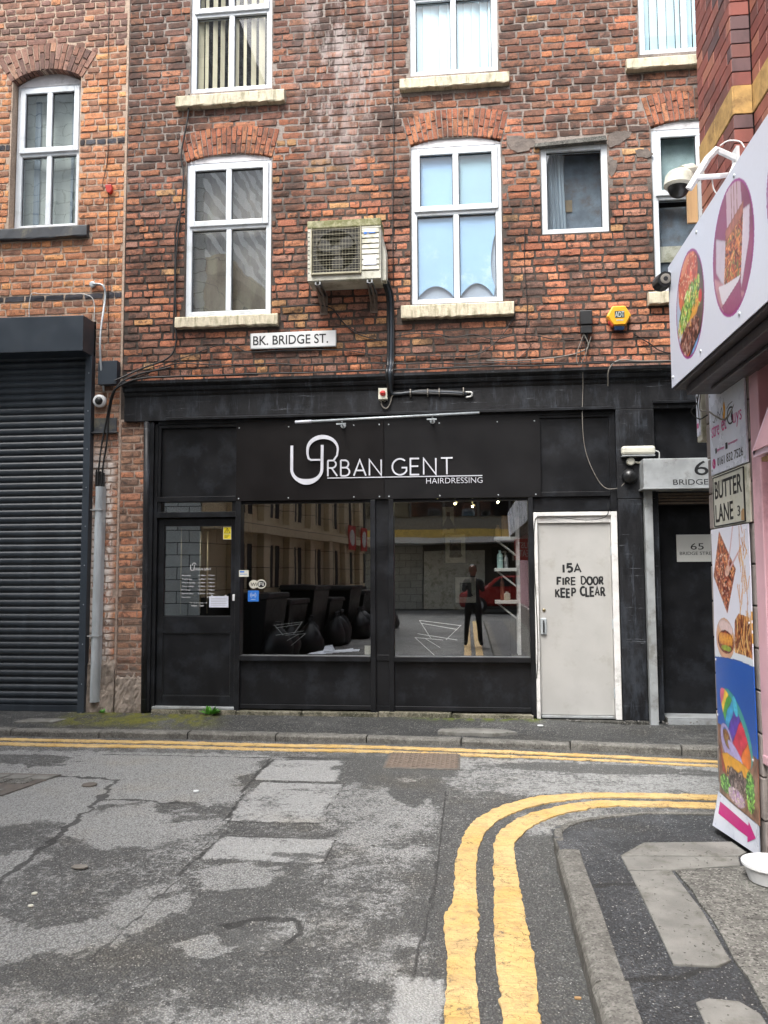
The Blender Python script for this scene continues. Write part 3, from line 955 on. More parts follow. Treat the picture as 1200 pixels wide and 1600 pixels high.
# uprights of the shop windows
MB().box(-2.475, -2.415, 0.11, 2.33, -0.10, 0.025).build('mullion', BK, bld, bevel=0.005)
MB().box(-1.03, -0.975, 0.11, 2.33, -0.10, 0.025).build('mullion', BK, bld, bevel=0.005)
MB().box(-0.838, -0.785, 0.11, 2.33, -0.10, 0.025).build('mullion', BK, bld, bevel=0.005)
MB().box(0.60, 0.65, 0.11, 2.33, -0.10, 0.025).build('mullion', BK, bld, bevel=0.005)
MB().box(-0.975, -0.838, 0.72, 2.33, -0.05, -0.01).box(-0.975, -0.838, 0.20, 0.66, -0.05, -0.01).build('panel', BK, bld)
MB().box(-0.975, -0.838, 0.66, 0.72, -0.05, 0.0).build('rail', BK, bld, bevel=0.003)
for (a, b) in ((-2.415, -1.03), (-0.785, 0.60)):
    w = MB().box(a, b, 0.655, 0.706, -0.10, 0.045).build('shop_window', BK, bld, bevel=0.004)
    MB().box(a, b, 2.305, 2.33, -0.08, -0.01).build('head', BK, w, bevel=0.004)
    w['label'] = 'left shop window pane beside the door' if a < -2 else 'right shop window pane with shelves inside'
    MB().box(a, b, 0.706, 2.305, -0.046, -0.038).build('pane', M['glass_shop'], w)
    MB().box(a, b, 0.695, 0.7085, -0.036, -0.026).build('glazing_bead', M['alu'], w)
    MB().box(a, b, 0.20, 0.655, -0.06, -0.012).build('stall_riser', BK, bld)
    MB().box(a, b, 0.155, 0.20, -0.06, 0.002).build('base_rail', BK, bld, bevel=0.004)
MB().box(-0.975, -0.838, 0.11, 0.20, -0.06, 0.0).build('base_rail', BK, bld)
rs = random.Random(5)
M['stone_dark'] = stone_mat('grimy_step_stone', (0.085, 0.083, 0.075, 1), (0.030, 0.030, 0.026, 1), (0.16, 0.155, 0.14, 1), 0.6)
M['stone_sill2'] = stone_mat('stained_doorstep', (0.20, 0.185, 0.14, 1), (0.055, 0.055, 0.035, 1), (0.30, 0.28, 0.23, 1), 0.5)
def stone_run(name, x0, x1, z0, z1, out, mat, parent, cuts):
    xs = [x0] + cuts + [x1]
    for a, b in zip(xs, xs[1:]):
        MB().box(a + 0.004, b - 0.004, z0, z1 - rs.uniform(0, 0.012), -0.25, out + rs.uniform(-0.01, 0.01)).build(name, mat, parent, bevel=0.008)
stone_run('doorstep_stone', -3.36, 0.62, 0.03, 0.148, 0.05, M['stone_sill2'], bld, [-2.44, -1.75, -0.95, -0.2])
stone_run('doorstep_stone', 0.62, 1.74, 0.0, 0.105, 0.085, M['stone_dark'], bld, [1.50, 1.62])
# big sign board of two sheets
sb = part('sign_board', bld)
MB().box(-2.47, -0.882, 2.333, 3.178, -0.02, 0.03).build('sign_sheet', M['board'], sb, bevel=0.002)
MB().box(-0.879, 0.735, 2.333, 3.178, -0.02, 0.03).build('sign_sheet', M['board2'], sb, bevel=0.002)
for xx in (-2.44, -1.9, -1.2, -0.93, -0.83, -0.3, 0.3, 0.68):
    for zz in (2.36, 3.12):
        MB().lathe(FAC(xx, zz, 0.03), FAC.n, [(0.008, 0), (0.007, 0.003), (0.002, 0.004)], 8).build('screw', M['steel'], sb)
# recessed panel right of the board, bar below it
MB().box(0.738, 1.43, 2.385, 3.165, -0.04, -0.012).build('panel', BK, bld)
MB().box(0.735, 1.43, 3.15, 3.18, -0.02, 0.01).box(1.43, 1.49, 2.10, 3.20, -0.04, 0.012).box(0.735, 1.43, 2.335, 2.385, -0.04, 0.006).build('panel_frame', BK, bld, bevel=0.004)
MB().box(0.65, 1.47, 2.205, 2.333, -0.06, -0.02).box(0.65, 1.47, 2.19, 2.205, -0.06, 0.005).build('panel', BK, bld)
# right pilaster
MB().box(1.497, 1.735, 0.09, 2.30, 0.001, 0.045).build('pilaster', BO, bld, bevel=0.008)
MB().box(1.492, 1.87, 2.30, 3.214, 0.001, 0.05).build('pilaster', BO, bld, bevel=0.006)
MB().box(1.53, 1.84, 2.72, 3.20, 0.05, 0.058).build('pilaster_panel', BO, bld)

# ---- pale fire door
fr = MB().box(0.652, 0.69, 0.10, 2.175, -0.08, 0.03).box(1.425, 1.485, 0.10, 2.175, -0.08, 0.03).box(0.69, 1.425, 2.135, 2.175, -0.08, 0.03).box(0.69, 1.425, 2.065, 2.135, -0.08, 0.005)
frm = fr.build('door_frame', M['frame_white'], bld, bevel=0.004)
fd = MB().box(0.694, 1.421, 0.135, 2.062, -0.06, -0.015).build('fire_door', M['door_white'], bld, bevel=0.003)
fd['label'] = 'pale metal fire door with hand-painted black lettering'
MB().box(0.70, 1.415, 0.108, 0.131, -0.06, 0.02).build('kick_strip', M['alu'], fd, bevel=0.003)
MB().lathe(FAC(0.745, 1.18, -0.015), FAC.n, [(0.017, 0), (0.016, 0.006), (0.008, 0.010), (0.007, 0.004)], 14).build('keyhole', M['brass'], fd, smooth=False)
hd = MB().box(0.705, 0.765, 0.935, 1.10, -0.015, 0.004).build('handle_plate', M['steel'], fd, bevel=0.006)
MB().box(0.728, 0.742, 0.955, 1.08, 0.004, 0.03).build('handle', M['ink'], fd, bevel=0.004)
for zz in (1.78, 1.04, 0.36):
    MB().tube([FAC(1.424, zz - 0.05, 0.006), FAC(1.424, zz + 0.05, 0.006)], 0.010, 8).build('hinge', M['steel'], fd)
# ---- entrance 65
MB().box(1.745, 1.822, 0.035, 2.385, 0.005, 0.10).build('shutter_guide', M['alu'], bld, bevel=0.004)
bx = MB().box(1.712, 3.02, 2.39, 2.675, -0.02, 0.25).build('shutter_box', M['alu'], bld, bevel=0.006)
bx['label'] = 'grey shutter box lettered 65 BRIDGE STREET'
MB().box(1.70, 3.03, 2.372, 2.39, -0.02, 0.265).build('shutter_box_lip', M['alu'], bld, bevel=0.003)
MB().box(1.88, 2.92, 2.70, 3.25, -0.10, -0.05).build('panel', BK, bld)
MB().box(1.83, 1.90, 0.10, 2.39, -0.25, -0.001).build('door_reveal', BO, bld, bevel=0.004)
lat = MB()
for k in range(4):
    lat.run([(-0.02, 2.36 - k * 0.03), (0.0, 2.352 - k * 0.03), (0.0, 2.34 - k * 0.03), (-0.02, 2.333 - k * 0.03)], 1.905, 2.92)
lt = lat.build('shutter_lath', M['rust'], bld)
d65 = MB().box(1.905, 2.9, 0.13, 2.25, -0.27, -0.23).build('entrance_door', BK, bld, bevel=0.003)
d65['label'] = 'plain black entrance door with a 65 plate'
MB().box(1.905, 2.9, 2.25, 2.40, -0.27, -0.2).build('door_head', BK, bld)
stp = MB().box(1.915, 2.92, 0.0, 0.125, -0.27, 0.05).build('entrance_step', M['concrete'], bld, bevel=0.006)
MB().box(1.92, 2.91, 0.127, 0.131, -0.22, 0.05).box(1.917, 2.915, 0.01, 0.125, 0.051, 0.054).build('tread_plate', M['alu'], stp)
tk = MB()
for i in range(34):
    for j in range(4):
        u = 1.93 + i * 0.029; v = 0.022 + j * 0.026; s = 1 if (i + j) % 2 else -1
        tk.prism([(u - .010, v - .008 * s - .002), (u - .008, v - .008 * s + .003), (u + .010, v + .008 * s + .002), (u + .008, v + .008 * s - .003)], 0.054, 0.0565)
ob = tk.build('tread_pattern', M['alu'], stp); ob['kind'] = 'stuff'
# ================================================================== LETTERING
_txt_cache = {}
def text_mesh(name, body, P, u0, u1, v0, v1, n0, n1, mat, parent, shear=0.0, width=None, offset=0.0):
    """lettering fitted to the rectangle u0..u1, v0..v1 of the plane (v = baseline .. cap height)"""
    c = bpy.data.curves.new('lettering', 'FONT')
    c.body = body; c.size = 1.0; c.extrude = 0.0; c.resolution_u = 4; c.shear = shear; c.offset = offset
    o = bpy.data.objects.new('tmp', c); COL.objects.link(o)
    dg = bpy.context.evaluated_depsgraph_get(); dg.update()
    me = bpy.data.meshes.new_from_object(o.evaluated_get(dg))
    bpy.data.objects.remove(o); bpy.data.curves.remove(c)
    co = np.array([v.co[:] for v in me.vertices])
    x0, x1 = co[:, 0].min(), co[:, 0].max()
    ymin, ymax = (co[:, 1].min(), co[:, 1].max()) if any(ch in body for ch in 'gjpqy') else (0.0, co[:, 1].max())
    mb = MB(P)
    U = u0 + (co[:, 0] - x0) / (x1 - x0) * (u1 - u0)
    Vv = v0 + (co[:, 1] - ymin) / (ymax - ymin) * (v1 - v0)
    vs = [P(a, b, n1) for a, b in zip(U, Vv)]
    mb.add(vs, [tuple(p.vertices) for p in me.polygons])
    bpy.data.meshes.remove(me)
    ob = mb.build(name, mat, parent, fix=False)
    so = ob.modifiers.new('t', 'SOLIDIFY'); so.thickness = max(0.0004, n1 - n0); so.offset = 0
    return ob

def arc(cx, cy, rx, ry, a0, a1, n=10):
    return [(cx + rx * math.cos(math.radians(a0 + (a1 - a0) * i / n)), cy + ry * math.sin(math.radians(a0 + (a1 - a0) * i / n))) for i in range(n + 1)]
GLY = {   # (advance, strokes) in cap heights
    'R': (.62, [[(0, 0), (0, 1)], [(0, 1), (.25, 1)] + arc(.25, .76, .24, .24, 90, -90)[1:] + [(0, .52)], [(.22, .52), (.56, 0)]]),
    'B': (.62, [[(0, 0), (0, 1)], [(0, 1), (.25, 1)] + arc(.25, .765, .21, .235, 90, -90)[1:] + [(0, .53)], [(.25, .53)] + arc(.26, .265, .26, .265, 90, -90)[1:] + [(0, 0)]]),
    'A': (.78, [[(0, 0), (.36, 1), (.72, 0)], [(.13, .33), (.59, .33)]]),
    'N': (.84, [[(0, 0), (0, 1), (.70, 0), (.70, 1)]]),
    'G': (.90, [arc(.45, .5, .44, .5, 48, 330, 16) + [(.83, .45), (.55, .45)]]),
    'E': (.60, [[(.5, 1), (0, 1), (0, 0), (.5, 0)], [(0, .52), (.45, .52)]]),
    'T': (.66, [[(0, 1), (.66, 1)], [(.33, 1), (.33, 0)]]),
    'F': (.58, [[(.5, 1), (0, 1), (0, 0)], [(0, .52), (.42, .52)]]),
    'I': (.22, [[(.05, 0), (.05, 1)]]),
    'D': (.68, [[(0, 0), (0, 1), (.18, 1)] + arc(.18, .5, .42, .5, 90, -90, 12)[1:] + [(0, 0)]]),
    'O': (.80, [arc(.38, .5, .37, .5, 90, 450, 16)]),
    'K': (.64, [[(0, 0), (0, 1)], [(.52, 1), (.02, .45)], [(.16, .58), (.55, 0)]]),
    'P': (.60, [[(0, 0), (0, 1), (.22, 1)] + arc(.22, .74, .26, .26, 90, -90)[1:] + [(0, .48)]]),
    'C': (.70, [arc(.42, .5, .42, .5, 48, 312, 14)]),
    'L': (.56, [[(0, 1), (0, 0), (.46, 0)]]),
    '1': (.30, [[(.05, 0), (.05, 1)]]),
    '5': (.62, [[(.5, 1), (.06, 1), (.03, .58), (.22, .62)] + arc(.22, .31, .28, .31, 70, -130, 10)]),
    ' ': (.38, []),
}
def ribbon(mb, line, w, n0, n1, P, wf=None):
    m = len(line)
    L, R = [], []
    for i, (x, y) in enumerate(line):
        a = line[max(i - 1, 0)]; b = line[min(i + 1, m - 1)]
        if 0 < i < m - 1:
            d1 = Vector((x - a[0], y - a[1])).normalized(); d2 = Vector((b[0] - x, b[1] - y)).normalized()
            t = (d1 + d2)
            t = t.normalized() if t.length > 0.05 else d1
            k = min(2.2, 1 / max(0.35, t.dot(d1)))
        else:
            t = Vector((b[0] - a[0], b[1] - a[1])).normalized(); k = 1
        nn = Vector((-t.y, t.x))
        ww = (wf(i / (m - 1)) if wf else w) * k / 2
        L.append((x + nn.x * ww, y + nn.y * ww)); R.append((x - nn.x * ww, y - nn.y * ww))
    vs = []
    for n in (n0, n1):
        for a, b in zip(L, R): vs += [P(a[0], a[1], n), P(b[0], b[1], n)]
    fs = []
    for i in range(m - 1):
        q = 2 * i; s = 2 * m
        fs += [(s + q, s + q + 1, s + q + 3, s + q + 2), (q, q + 2, s + q + 2, s + q), (q + 1, s + q + 1, s + q + 3, q + 3)]
    fs += [(0, 2 * m, 2 * m + 1, 1), (2 * m - 2, 2 * m - 1, 4 * m - 1, 4 * m - 2)]
    mb.add(vs, fs)
def stroke_text(body, u0, u1, v0, v1, w, n0, n1, mat, parent, P=FAC, jit=0.0, seed=0, rise=0.0, name='letter'):
    """each letter a raised piece of its own"""
    r = random.Random(seed)
    gap = 0.16
    tot = sum(GLY[c][0] + gap for c in body) - gap
    H = v1 - v0; sx = (u1 - u0) / tot
    x = 0
    for c in body:
        adv, strokes = GLY[c]
        if strokes:
            mb = MB(P)
            k = 1 + r.uniform(-jit, jit)
            dy = r.uniform(-jit, jit) * H * 0.5
            for st in strokes:
                pts = []
                for a, b in st:
                    uu = u0 + (x + a * k) * sx + r.uniform(-jit, jit) * H * 0.18
                    vv = v0 + b * H + dy + rise * (uu - u0) + r.uniform(-jit, jit) * H * 0.18
                    pts.append((uu, vv))
                n0_ = n0 + 0.0002 * (strokes.index(st))
                ribbon(mb, pts, w * (1 + r.uniform(-jit, jit) * 1.5), n0_, n1 + 0.0002 * strokes.index(st), P)
            mb.build(name, mat, parent, fix=True)
        x += adv + gap

# URBAN GENT lettering on the board (its own raised metal letters)
sg = thing('shop_sign', 'raised silver hairdressing lettering with a large looped monogram on the black board', 'sign', (-0.8, WY - 0.03, 2.7))
S = M['silver']
stroke_text('RBAN', -1.475, -0.885, 2.583, 2.748, 0.016, 0.031, 0.042, S, sg)
stroke_text('GENT', -0.795, -0.165, 2.583, 2.752, 0.016, 0.031, 0.042, S, sg)
mb = MB(); mb.box(-1.48, 0.14, 2.558, 2.567, 0.031, 0.040); mb.build('underline', S, sg)
text_mesh('lettering', 'HAIRDRESSING', FAC, -0.44, 0.14, 2.487, 2.545, 0.031, 0.036, S, sg, offset=-0.012)
mb = MB()
U = [(-1.862, 2.915), (-1.862, 2.66)] + arc(-1.70, 2.66, 0.162, 0.135, 180, 360, 18)[1:] + [(-1.535, 2.915)]
def uw(t): return 0.030 + 0.030 * math.exp(-((t - 0.5) / 0.18) ** 2)
ribbon(mb, U, 0.034, 0.031, 0.046, FAC, uw)
mb.build('letter', S, sg)
mb = MB()
Rg = [(-1.415, 2.745), (-1.375, 2.80), (-1.368, 2.86)] + arc(-1.53, 2.865, 0.162, 0.135, 5, 180, 16) + [(-1.692, 2.82), (-1.68, 2.775), (-1.655, 2.757), (-1.555, 2.757)]
def rw(t): return 0.016 + 0.028 * math.exp(-((t - 0.52) / 0.3) ** 2)
ribbon(mb, Rg, 0.03, 0.036, 0.050, FAC, rw)
mb.build('letter', S, sg)
# lamp bar over the sign
lb = thing('sign_lamp_bar', 'thin silver lamp bar on two brackets above the shop sign', 'lamp', (-0.84, WY, 3.16))
MB().tube([FAC(-1.79, 3.135, 0.20), FAC(0.115, 3.185, 0.20)], 0.013, 10).build('bar', M['steel'], lb, smooth=True)
MB().tube([FAC(-1.792, 3.1349, 0.20), FAC(-1.62, 3.1395, 0.20)], 0.017, 10).build('end_cap', M['silver'], lb, smooth=True)
for xx, zz in ((-1.31, 3.12), (-0.37, 3.145)):
    MB().tube([FAC(xx, zz, 0.02), FAC(xx, zz - 0.01, 0.12), FAC(xx + 0.01, zz + 0.015, 0.20)], 0.009, 6).lathe(FAC(xx, zz - 0.004, 0.03), FAC.n, [(0.028, 0), (0.028, 0.012), (0.01, 0.02)], 10).box(xx - 0.05, xx + 0.05, zz - 0.02, zz - 0.005, 0.18, 0.20).build('bracket', M['steel'], lb)

# painted words on the fire door
dt = thing('painted_lettering', 'hand-painted black words 15A FIRE DOOR KEEP CLEAR on the pale door', 'lettering', (1.1, WY, 1.5))
I = M['ink']
stroke_text('15A', 0.945, 1.125, 1.565, 1.645, 0.019, -0.0145, -0.0135, I, dt, jit=0.12, seed=4)
stroke_text('FIRE', 0.885, 1.07, 1.435, 1.505, 0.017, -0.0145, -0.0135, I, dt, jit=0.12, seed=5)
stroke_text('DOOR', 1.125, 1.345, 1.44, 1.515, 0.017, -0.0145, -0.0135, I, dt, jit=0.12, seed=6)
stroke_text('KEEP', 0.865, 1.07, 1.315, 1.395, 0.018, -0.0145, -0.0135, I, dt, jit=0.12, seed=7)
stroke_text('CLEAR', 1.115, 1.355, 1.325, 1.41, 0.018, -0.0145, -0.0135, I, dt, jit=0.12, seed=8)

# street name plate
sn = thing('street_sign', 'white BK. BRIDGE ST. street name plate on the old brick wall', 'sign', (-1.86, WY, 4.06))
MB().prism([(-2.32, 3.985), (-1.395, 3.985), (-1.395, 4.153), (-2.32, 4.148)], 0.012, 0.03).build('plate', M['plastic_white'], sn, bevel=0.004)
MB().box(-2.325, -1.39, 3.976, 3.984, 0.01, 0.034).box(-2.328, -2.321, 3.984, 4.15, 0.01, 0.034).box(-1.394, -1.388, 3.984, 4.152, 0.01, 0.034).build('rim', M['alu'], sn)
text_mesh('lettering', 'BK. BRIDGE ST.', FAC, -2.295, -1.475, 4.018, 4.118, 0.0302, 0.0312, M['ink'], sn, offset=0.012)

# number plates of the entrance
np_ = thing('number_plate', 'grey 65 BRIDGE STREET plate screwed to the black door', 'sign', (2.35, WY, 1.8))
MB().box(2.12, 2.585, 1.665, 1.945, -0.229, -0.222).build('plate', M['white'], np_, bevel=0.002)
text_mesh('lettering', '65', FAC, 2.26, 2.39, 1.79, 1.855, -0.2218, -0.221, M['ink'], np_)
text_mesh('lettering', 'BRIDGE STREET', FAC, 2.15, 2.525, 1.735, 1.768, -0.2218, -0.221, M['ink'], np_)
bl = thing('box_lettering', 'large black 65 BRIDGE STREET lettering on the grey shutter box', 'lettering', (2.35, WY - 0.25, 2.53))
text_mesh('lettering', '65', FAC, 2.195, 2.475, 2.505, 2.645, 0.2502, 0.2512, M['ink'], bl)
text_mesh('lettering', 'BRIDGE STREET', FAC, 1.99, 2.68, 2.412, 2.465, 0.2502, 0.2512, M['ink'], bl)

# ================================================================== THE LEFT BUILDING
lbd = thing('brick_building', 'orange brick building at the left with a wide roller shutter', 'building', (-5.5, WY, 0))
LWIN = (-5.155, -4.345, 5.49, 7.22)
A_L, SP_L = arch_ring(-4.75, 0.43, 7.21, 0.125, 0.315, 17, lambda x, z, r: pick(r, ARCHL), 8, out=0.003)
def skip_left(z):
    out = []
    if 5.47 < z < 7.21: out.append((-5.17, -4.33))
    s = SP_L(z)
    if s: out.append(s)
    if 5.30 < z < 5.46: out.append((-6.0, -4.195))
    return out
l_bricks = lay_bricks(-7.0, -3.80, 4.38, 8.75, 0.0775, pal_left, skip_left, seed=9, bond=3, waves=0.001)
l_bricks += lay_bricks(-4.085, -3.80, 0.62, 4.38, 0.0775, pal_pier, lambda z: [], seed=10, bond=2, waves=0.001)
place_bricks(lbd, l_bricks, A_L, M['brickl_o'], M['brickl_a'])
wall_core('wall', M['mortarl'], lbd, -7.0, -3.786, 4.36, 8.8, [(-5.16, -4.34, 5.47, 7.335)])
MB().box(-4.09, -3.786, 0.0, 4.36, -0.3, -0.009).build('pier', M['mortarl'], lbd)
MB().box(-3.797, -3.772, 3.66, 8.8, -0.02, 0.003).box(-3.797, -3.772, 0.5, 3.2, -0.02, 0.003).build('mortar_joint', M['mortarl'], lbd)
rough_slab('cement_render', -4.09, -3.785, 0.04, 0.66, 0.014, M['render_old'], lbd, 4, 0.05)
wL = upvc_window(lbd, -5.15, -4.35, 5.49, 7.20, 6.395, head=0.12, rec=0.105, glass='glass_old', label='left building window with pale tile reflections')
stone_sill(wL, -6.0, -4.195, 5.315, 5.455, out=0.06, mat='sill_dark', seed=9)
MB().box(-4.55, -4.52, 5.56, 7.1, -0.24, -0.23).box(-4.49, -4.38, 5.56, 6.2, -0.24, -0.23).build('curtain', M['curtain'], wL)
MB().box(-5.0, -4.93, 5.56, 7.1, -0.24, -0.23).build('curtain', M['curtain'], wL)
MB().box(-5.14, -4.36, 5.5, 7.19, -0.26, -0.25).build('toned_net_backing', M['net_grey'], wL)  # net curtain, paled to lift the reflected tile tone in the pane
MB().box(-7.0, -3.79, 0, 8.8, -4.0, -3.9).box(-7.1, -7.0, 0, 8.8, -3.9, 0).box(-7, -3.79, 4.1, 4.3, -3.9, -0.3).build('inner_wall', M['room'], lbd)
MB().box(-7.2, -3.91, 8.8, 8.95, -4.1, 0.2).build('roof', M['concrete'], lbd)

# roller shutter
sh = thing('roller_shutter', 'closed slate-blue roller shutter with box and guide rail', 'shutter', (-5.5, WY, 0.1))
r = random.Random(3)
pitch = 0.0755
prof = [(-0.005, 0.0), (0.004, 0.004), (0.013, 0.018), (0.016, 0.034), (0.013, 0.050), (0.004, 0.064), (-0.004, 0.067), (-0.004, 0.0755), (-0.012, 0.0755), (-0.012, 0.0)]
sl0 = MB().run([(n, v) for n, v in prof], -7.0, -4.165).build('slat', M['shutter'], sh)
for k in range(52):
    z = 0.165 + k * pitch
    if z > 3.98: break
    s = sl0 if k == 0 else sl0.copy()
    if k: COL.objects.link(s)
    s.location = (0, r.uniform(-0.0015, 0.0015), z)
MB().box(-7.0, -4.165, 0.095, 0.165, -0.012, 0.018).build('bottom_bar', M['shutter'], sh, bevel=0.006)
MB().box(-4.165, -4.088, 0.075, 3.96, -0.03, 0.075).build('guide_rail', M['shutter_box'], sh, bevel=0.004)
MB().prism([(-7.0, 3.975), (-4.10, 3.955), (-4.10, 4.345), (-7.0, 4.375)], 0.0, 0.27).build('shutter_box', M['shutter_box'], sh, bevel=0.006)
for k in range(9):
    MB().lathe(FAC(-4.12, 0.4 + k * 0.42, 0.075), FAC.n, [(0.006, 0), (0.005, 0.003), (0.001, 0.004)], 6).build('rivet', M['steel'], sh)

cc = thing('cable_cover', 'galvanised steel cable cover beside the roller shutter', 'pipe', (-3.99, WY, 0.2))
mb = MB(); n = 10
pf = [(-4.045, 0.01)] + [(-3.99 - 0.048 * math.cos(math.pi * i / n), 0.035 + 0.055 * math.sin(math.pi * i / n)) for i in range(n + 1)] + [(-3.935, 0.01)]
vs = [FAC(u, 0.21, d) for u, d in pf] + [FAC(u + 0.012, 2.51, d) for u, d in pf]
k = len(pf)
mb.add(vs, [(i, i + 1, k + i + 1, k + i) for i in range(k - 1)] + [tuple(range(k)), tuple(range(2 * k - 1, k - 1, -1))])
mb.build('cover', M['steel'], cc, smooth=False)
MB().box(-4.06, -3.93, 2.25, 2.262, 0.0, 0.096).box(-4.062, -3.93, 0.9, 0.912, 0.0, 0.096).build('strap', M['alu'], cc)
mb = MB()
for q in range(5):
    mb.tube([FAC(-4.03 + q * 0.022, 2.50, 0.035), FAC(-4.03 + q * 0.022, 2.70 - 0.01 * q, 0.03)], 0.010, 6)
mb.build('cable_tail', M['cable'], cc); 
sbk = thing('slate_shelf', 'thin slate slab set into the brick pier', 'slab', (-3.93, WY, 3.11))
MB().box(-4.10, -3.80, 3.098, 3.112, 0.0, 0.05).box(-4.08, -3.82, 3.112, 3.27, 0.001, 0.014).build('slab', M['sill_dark'], sbk, bevel=0.003)

# ================================================================== AIR CONDITIONER
ac = thing('air_conditioner', 'mossy cream air conditioning unit bracketed to the brick wall', 'air conditioner', (-1.25, WY, 4.55))
X0, X1, Z0, Z1, D0, D1 = -1.635, -0.87, 4.57, 5.205, 0.07, 0.35
cs = MB()
cs.box(X0, X1, Z0, Z1, D0, D1 - 0.012)
body = cs.build('casing', M['cream'], ac, bevel=0.012)
fp = MB()   # front panel with openings
gx0, gx1, gz0, gz1 = -1.585, -1.085, 4.655, 5.135
fp.box(X0, gx0, Z0 + 0.01, Z1, D1 - 0.012, D1); fp.box(gx1, X1, Z0 + 0.01, 4.66, D1 - 0.012, D1); fp.box(gx0, gx1, Z0 + 0.01, gz0, D1 - 0.012, D1)
fp.build('front_panel', M['cream'], ac, bevel=0.003)
MB().box(X0 - 0.004, X1 + 0.004, gz1, Z1 + 0.012, D0 - 0.004, D1 + 0.006).build('top_cover', M['cream_moss'], ac, bevel=0.008)
MB().box(X0 + 0.001, X1 - 0.001, gz1 + 0.012, gz1 + 0.0405, D1, D1 + 0.0068).build('mossy_edge', M['cream_moss'], ac)
MB().box(gx0, gx1, gz0, gz1, D1 - 0.0118, D1 - 0.011).build('fan_recess', M['dark'], ac)
MB().lathe(FAC(-1.335, 4.895, D1 - 0.0108), FAC.n, [(0.235, 0), (0.235, 0.004), (0.215, 0.004), (0.215, 0.0)], 36).build('fan_ring', M['fan'], ac)
fb = MB()
for q in range(3):
    a0 = q * 2.094 + 0.4
    pts = [(-1.335 + rr * math.cos(a0 + t), 4.895 + rr * math.sin(a0 + t)) for rr, t in ((0.05, 0), (0.13, -0.25), (0.20, -0.1), (0.205, 0.45), (0.13, 0.75), (0.05, 0.8))]
    fb.prism(pts, D1 - 0.0066, D1 - 0.004)
fb.lathe(FAC(-1.335, 4.895, D1 - 0.006), FAC.n, [(0.055, 0), (0.055, 0.006), (0.03, 0.01)], 16)
fb.build('fan', M['fan'], ac)
gr = MB()
for q in range(9):
    z = gz0 + 0.03 + q * (gz1 - gz0 - 0.05) / 8
    gr.tube([FAC(gx0, z, D1 + 0.012), FAC(gx1, z, D1 + 0.012)], 0.0021, 5)
gr.build('grille', M['grille'], ac)
gr = MB()
for q in range(15):
    u = gx0 + 0.015 + q * (gx1 - gx0 - 0.03) / 14
    gr.tube([FAC(u, gz0, D1 + 0.007), FAC(u, gz1, D1 + 0.007)], 0.0013, 4)
for q in range(19):
    z = gz0 + 0.008 + q * (gz1 - gz0 - 0.016) / 18
    gr.tube([FAC(gx0, z, D1 + 0.004), FAC(gx1, z, D1 + 0.004)], 0.0010, 4)
g_ = gr.build('guard_wires', M['grille'], ac); g_['kind'] = 'stuff'
MB().box(gx0 - 0.012, gx0, gz0 - 0.02, gz1, D1, D1 + 0.02).box(gx1, gx1 + 0.014, gz0 - 0.02, gz1, D1, D1 + 0.02).box(gx0, gx1, gz0 - 0.02, gz0, D1, D1 + 0.026).build('grille_frame', M['grille'], ac, bevel=0.003)
for q in range(8):
    z = 4.67 + q * 0.056
    MB().run([(D1 - 0.004, z), (D1 + 0.008, z + 0.004), (D1 + 0.002, z + 0.050), (D1 - 0.004, z + 0.052)], gx1 + 0.018, X1 - 0.02).build('louvre', M['cream'], ac)
MB().box(gx1 + 0.016, X1, 5.118, gz1, D1 - 0.012, D1).build('front_panel', M['cream'], ac)
for q in range(10):
    MB().box(X0 + 0.004, X0 + 0.022, 4.66 + q * 0.048, 4.667 + q * 0.048, D1, D1 + 0.002).build('side_slot', M['fan'], ac)
MB().box(-1.05, -0.915, 4.72, 4.82, D1 + 0.009, D1 + 0.010).build('label', M['paper'], ac)
MB().prism([(-1.05, 5.06), (-1.035, 5.075), (-1.02, 5.072), (-1.005, 5.06), (-1.02, 5.047), (-1.038, 5.046)], D1 + 0.0085, D1 + 0.0095).box(-0.995, -0.925, 5.055, 5.066, D1 + 0.0085, D1 + 0.0095).build('badge', M['blue_sign'], ac)
# valve cover bulging from the right end
vc = MB(); 
prof = [(0.09, 4.585), (0.26, 4.585), (0.26, 5.02), (0.20, 5.10), (0.09, 5.10)]
k = len(prof)
vs = [FAC(-0.871, v, d) for d, v in prof] + [FAC(-0.825, v if v < 4.9 else v - 0.18, d) for d, v in prof]
vc.add(vs, [tuple(range(k)), tuple(range(2 * k - 1, k - 1, -1))] + [(i, k + i, k + (i + 1) % k, (i + 1) % k) for i in range(k)])
vc.build('valve_cover', M['cream'], ac, bevel=0.006)
for xx in (-1.52, -0.98):
    MB().box(xx - 0.035, xx - 0.022, 4.53, 4.565, 0.0, 0.36).box(xx + 0.010, xx + 0.023, 4.53, 4.565, 0.0, 0.36).box(xx - 0.035, xx + 0.023, 4.53, 4.534, 0.0, 0.36).build('bracket_arm', M['alu'], ac)
    mb = MB()
    for q in (-0.03, 0.012):
        mb.tube([FAC(xx + q, 4.55, 0.30), FAC(xx + q + 0.006, 4.36, 0.01)], 0.011, 4)
    mb.box(xx - 0.045, xx + 0.035, 4.33, 4.56, 0.0, 0.012)
    mb.build('bracket_strut', M['rust'], ac)
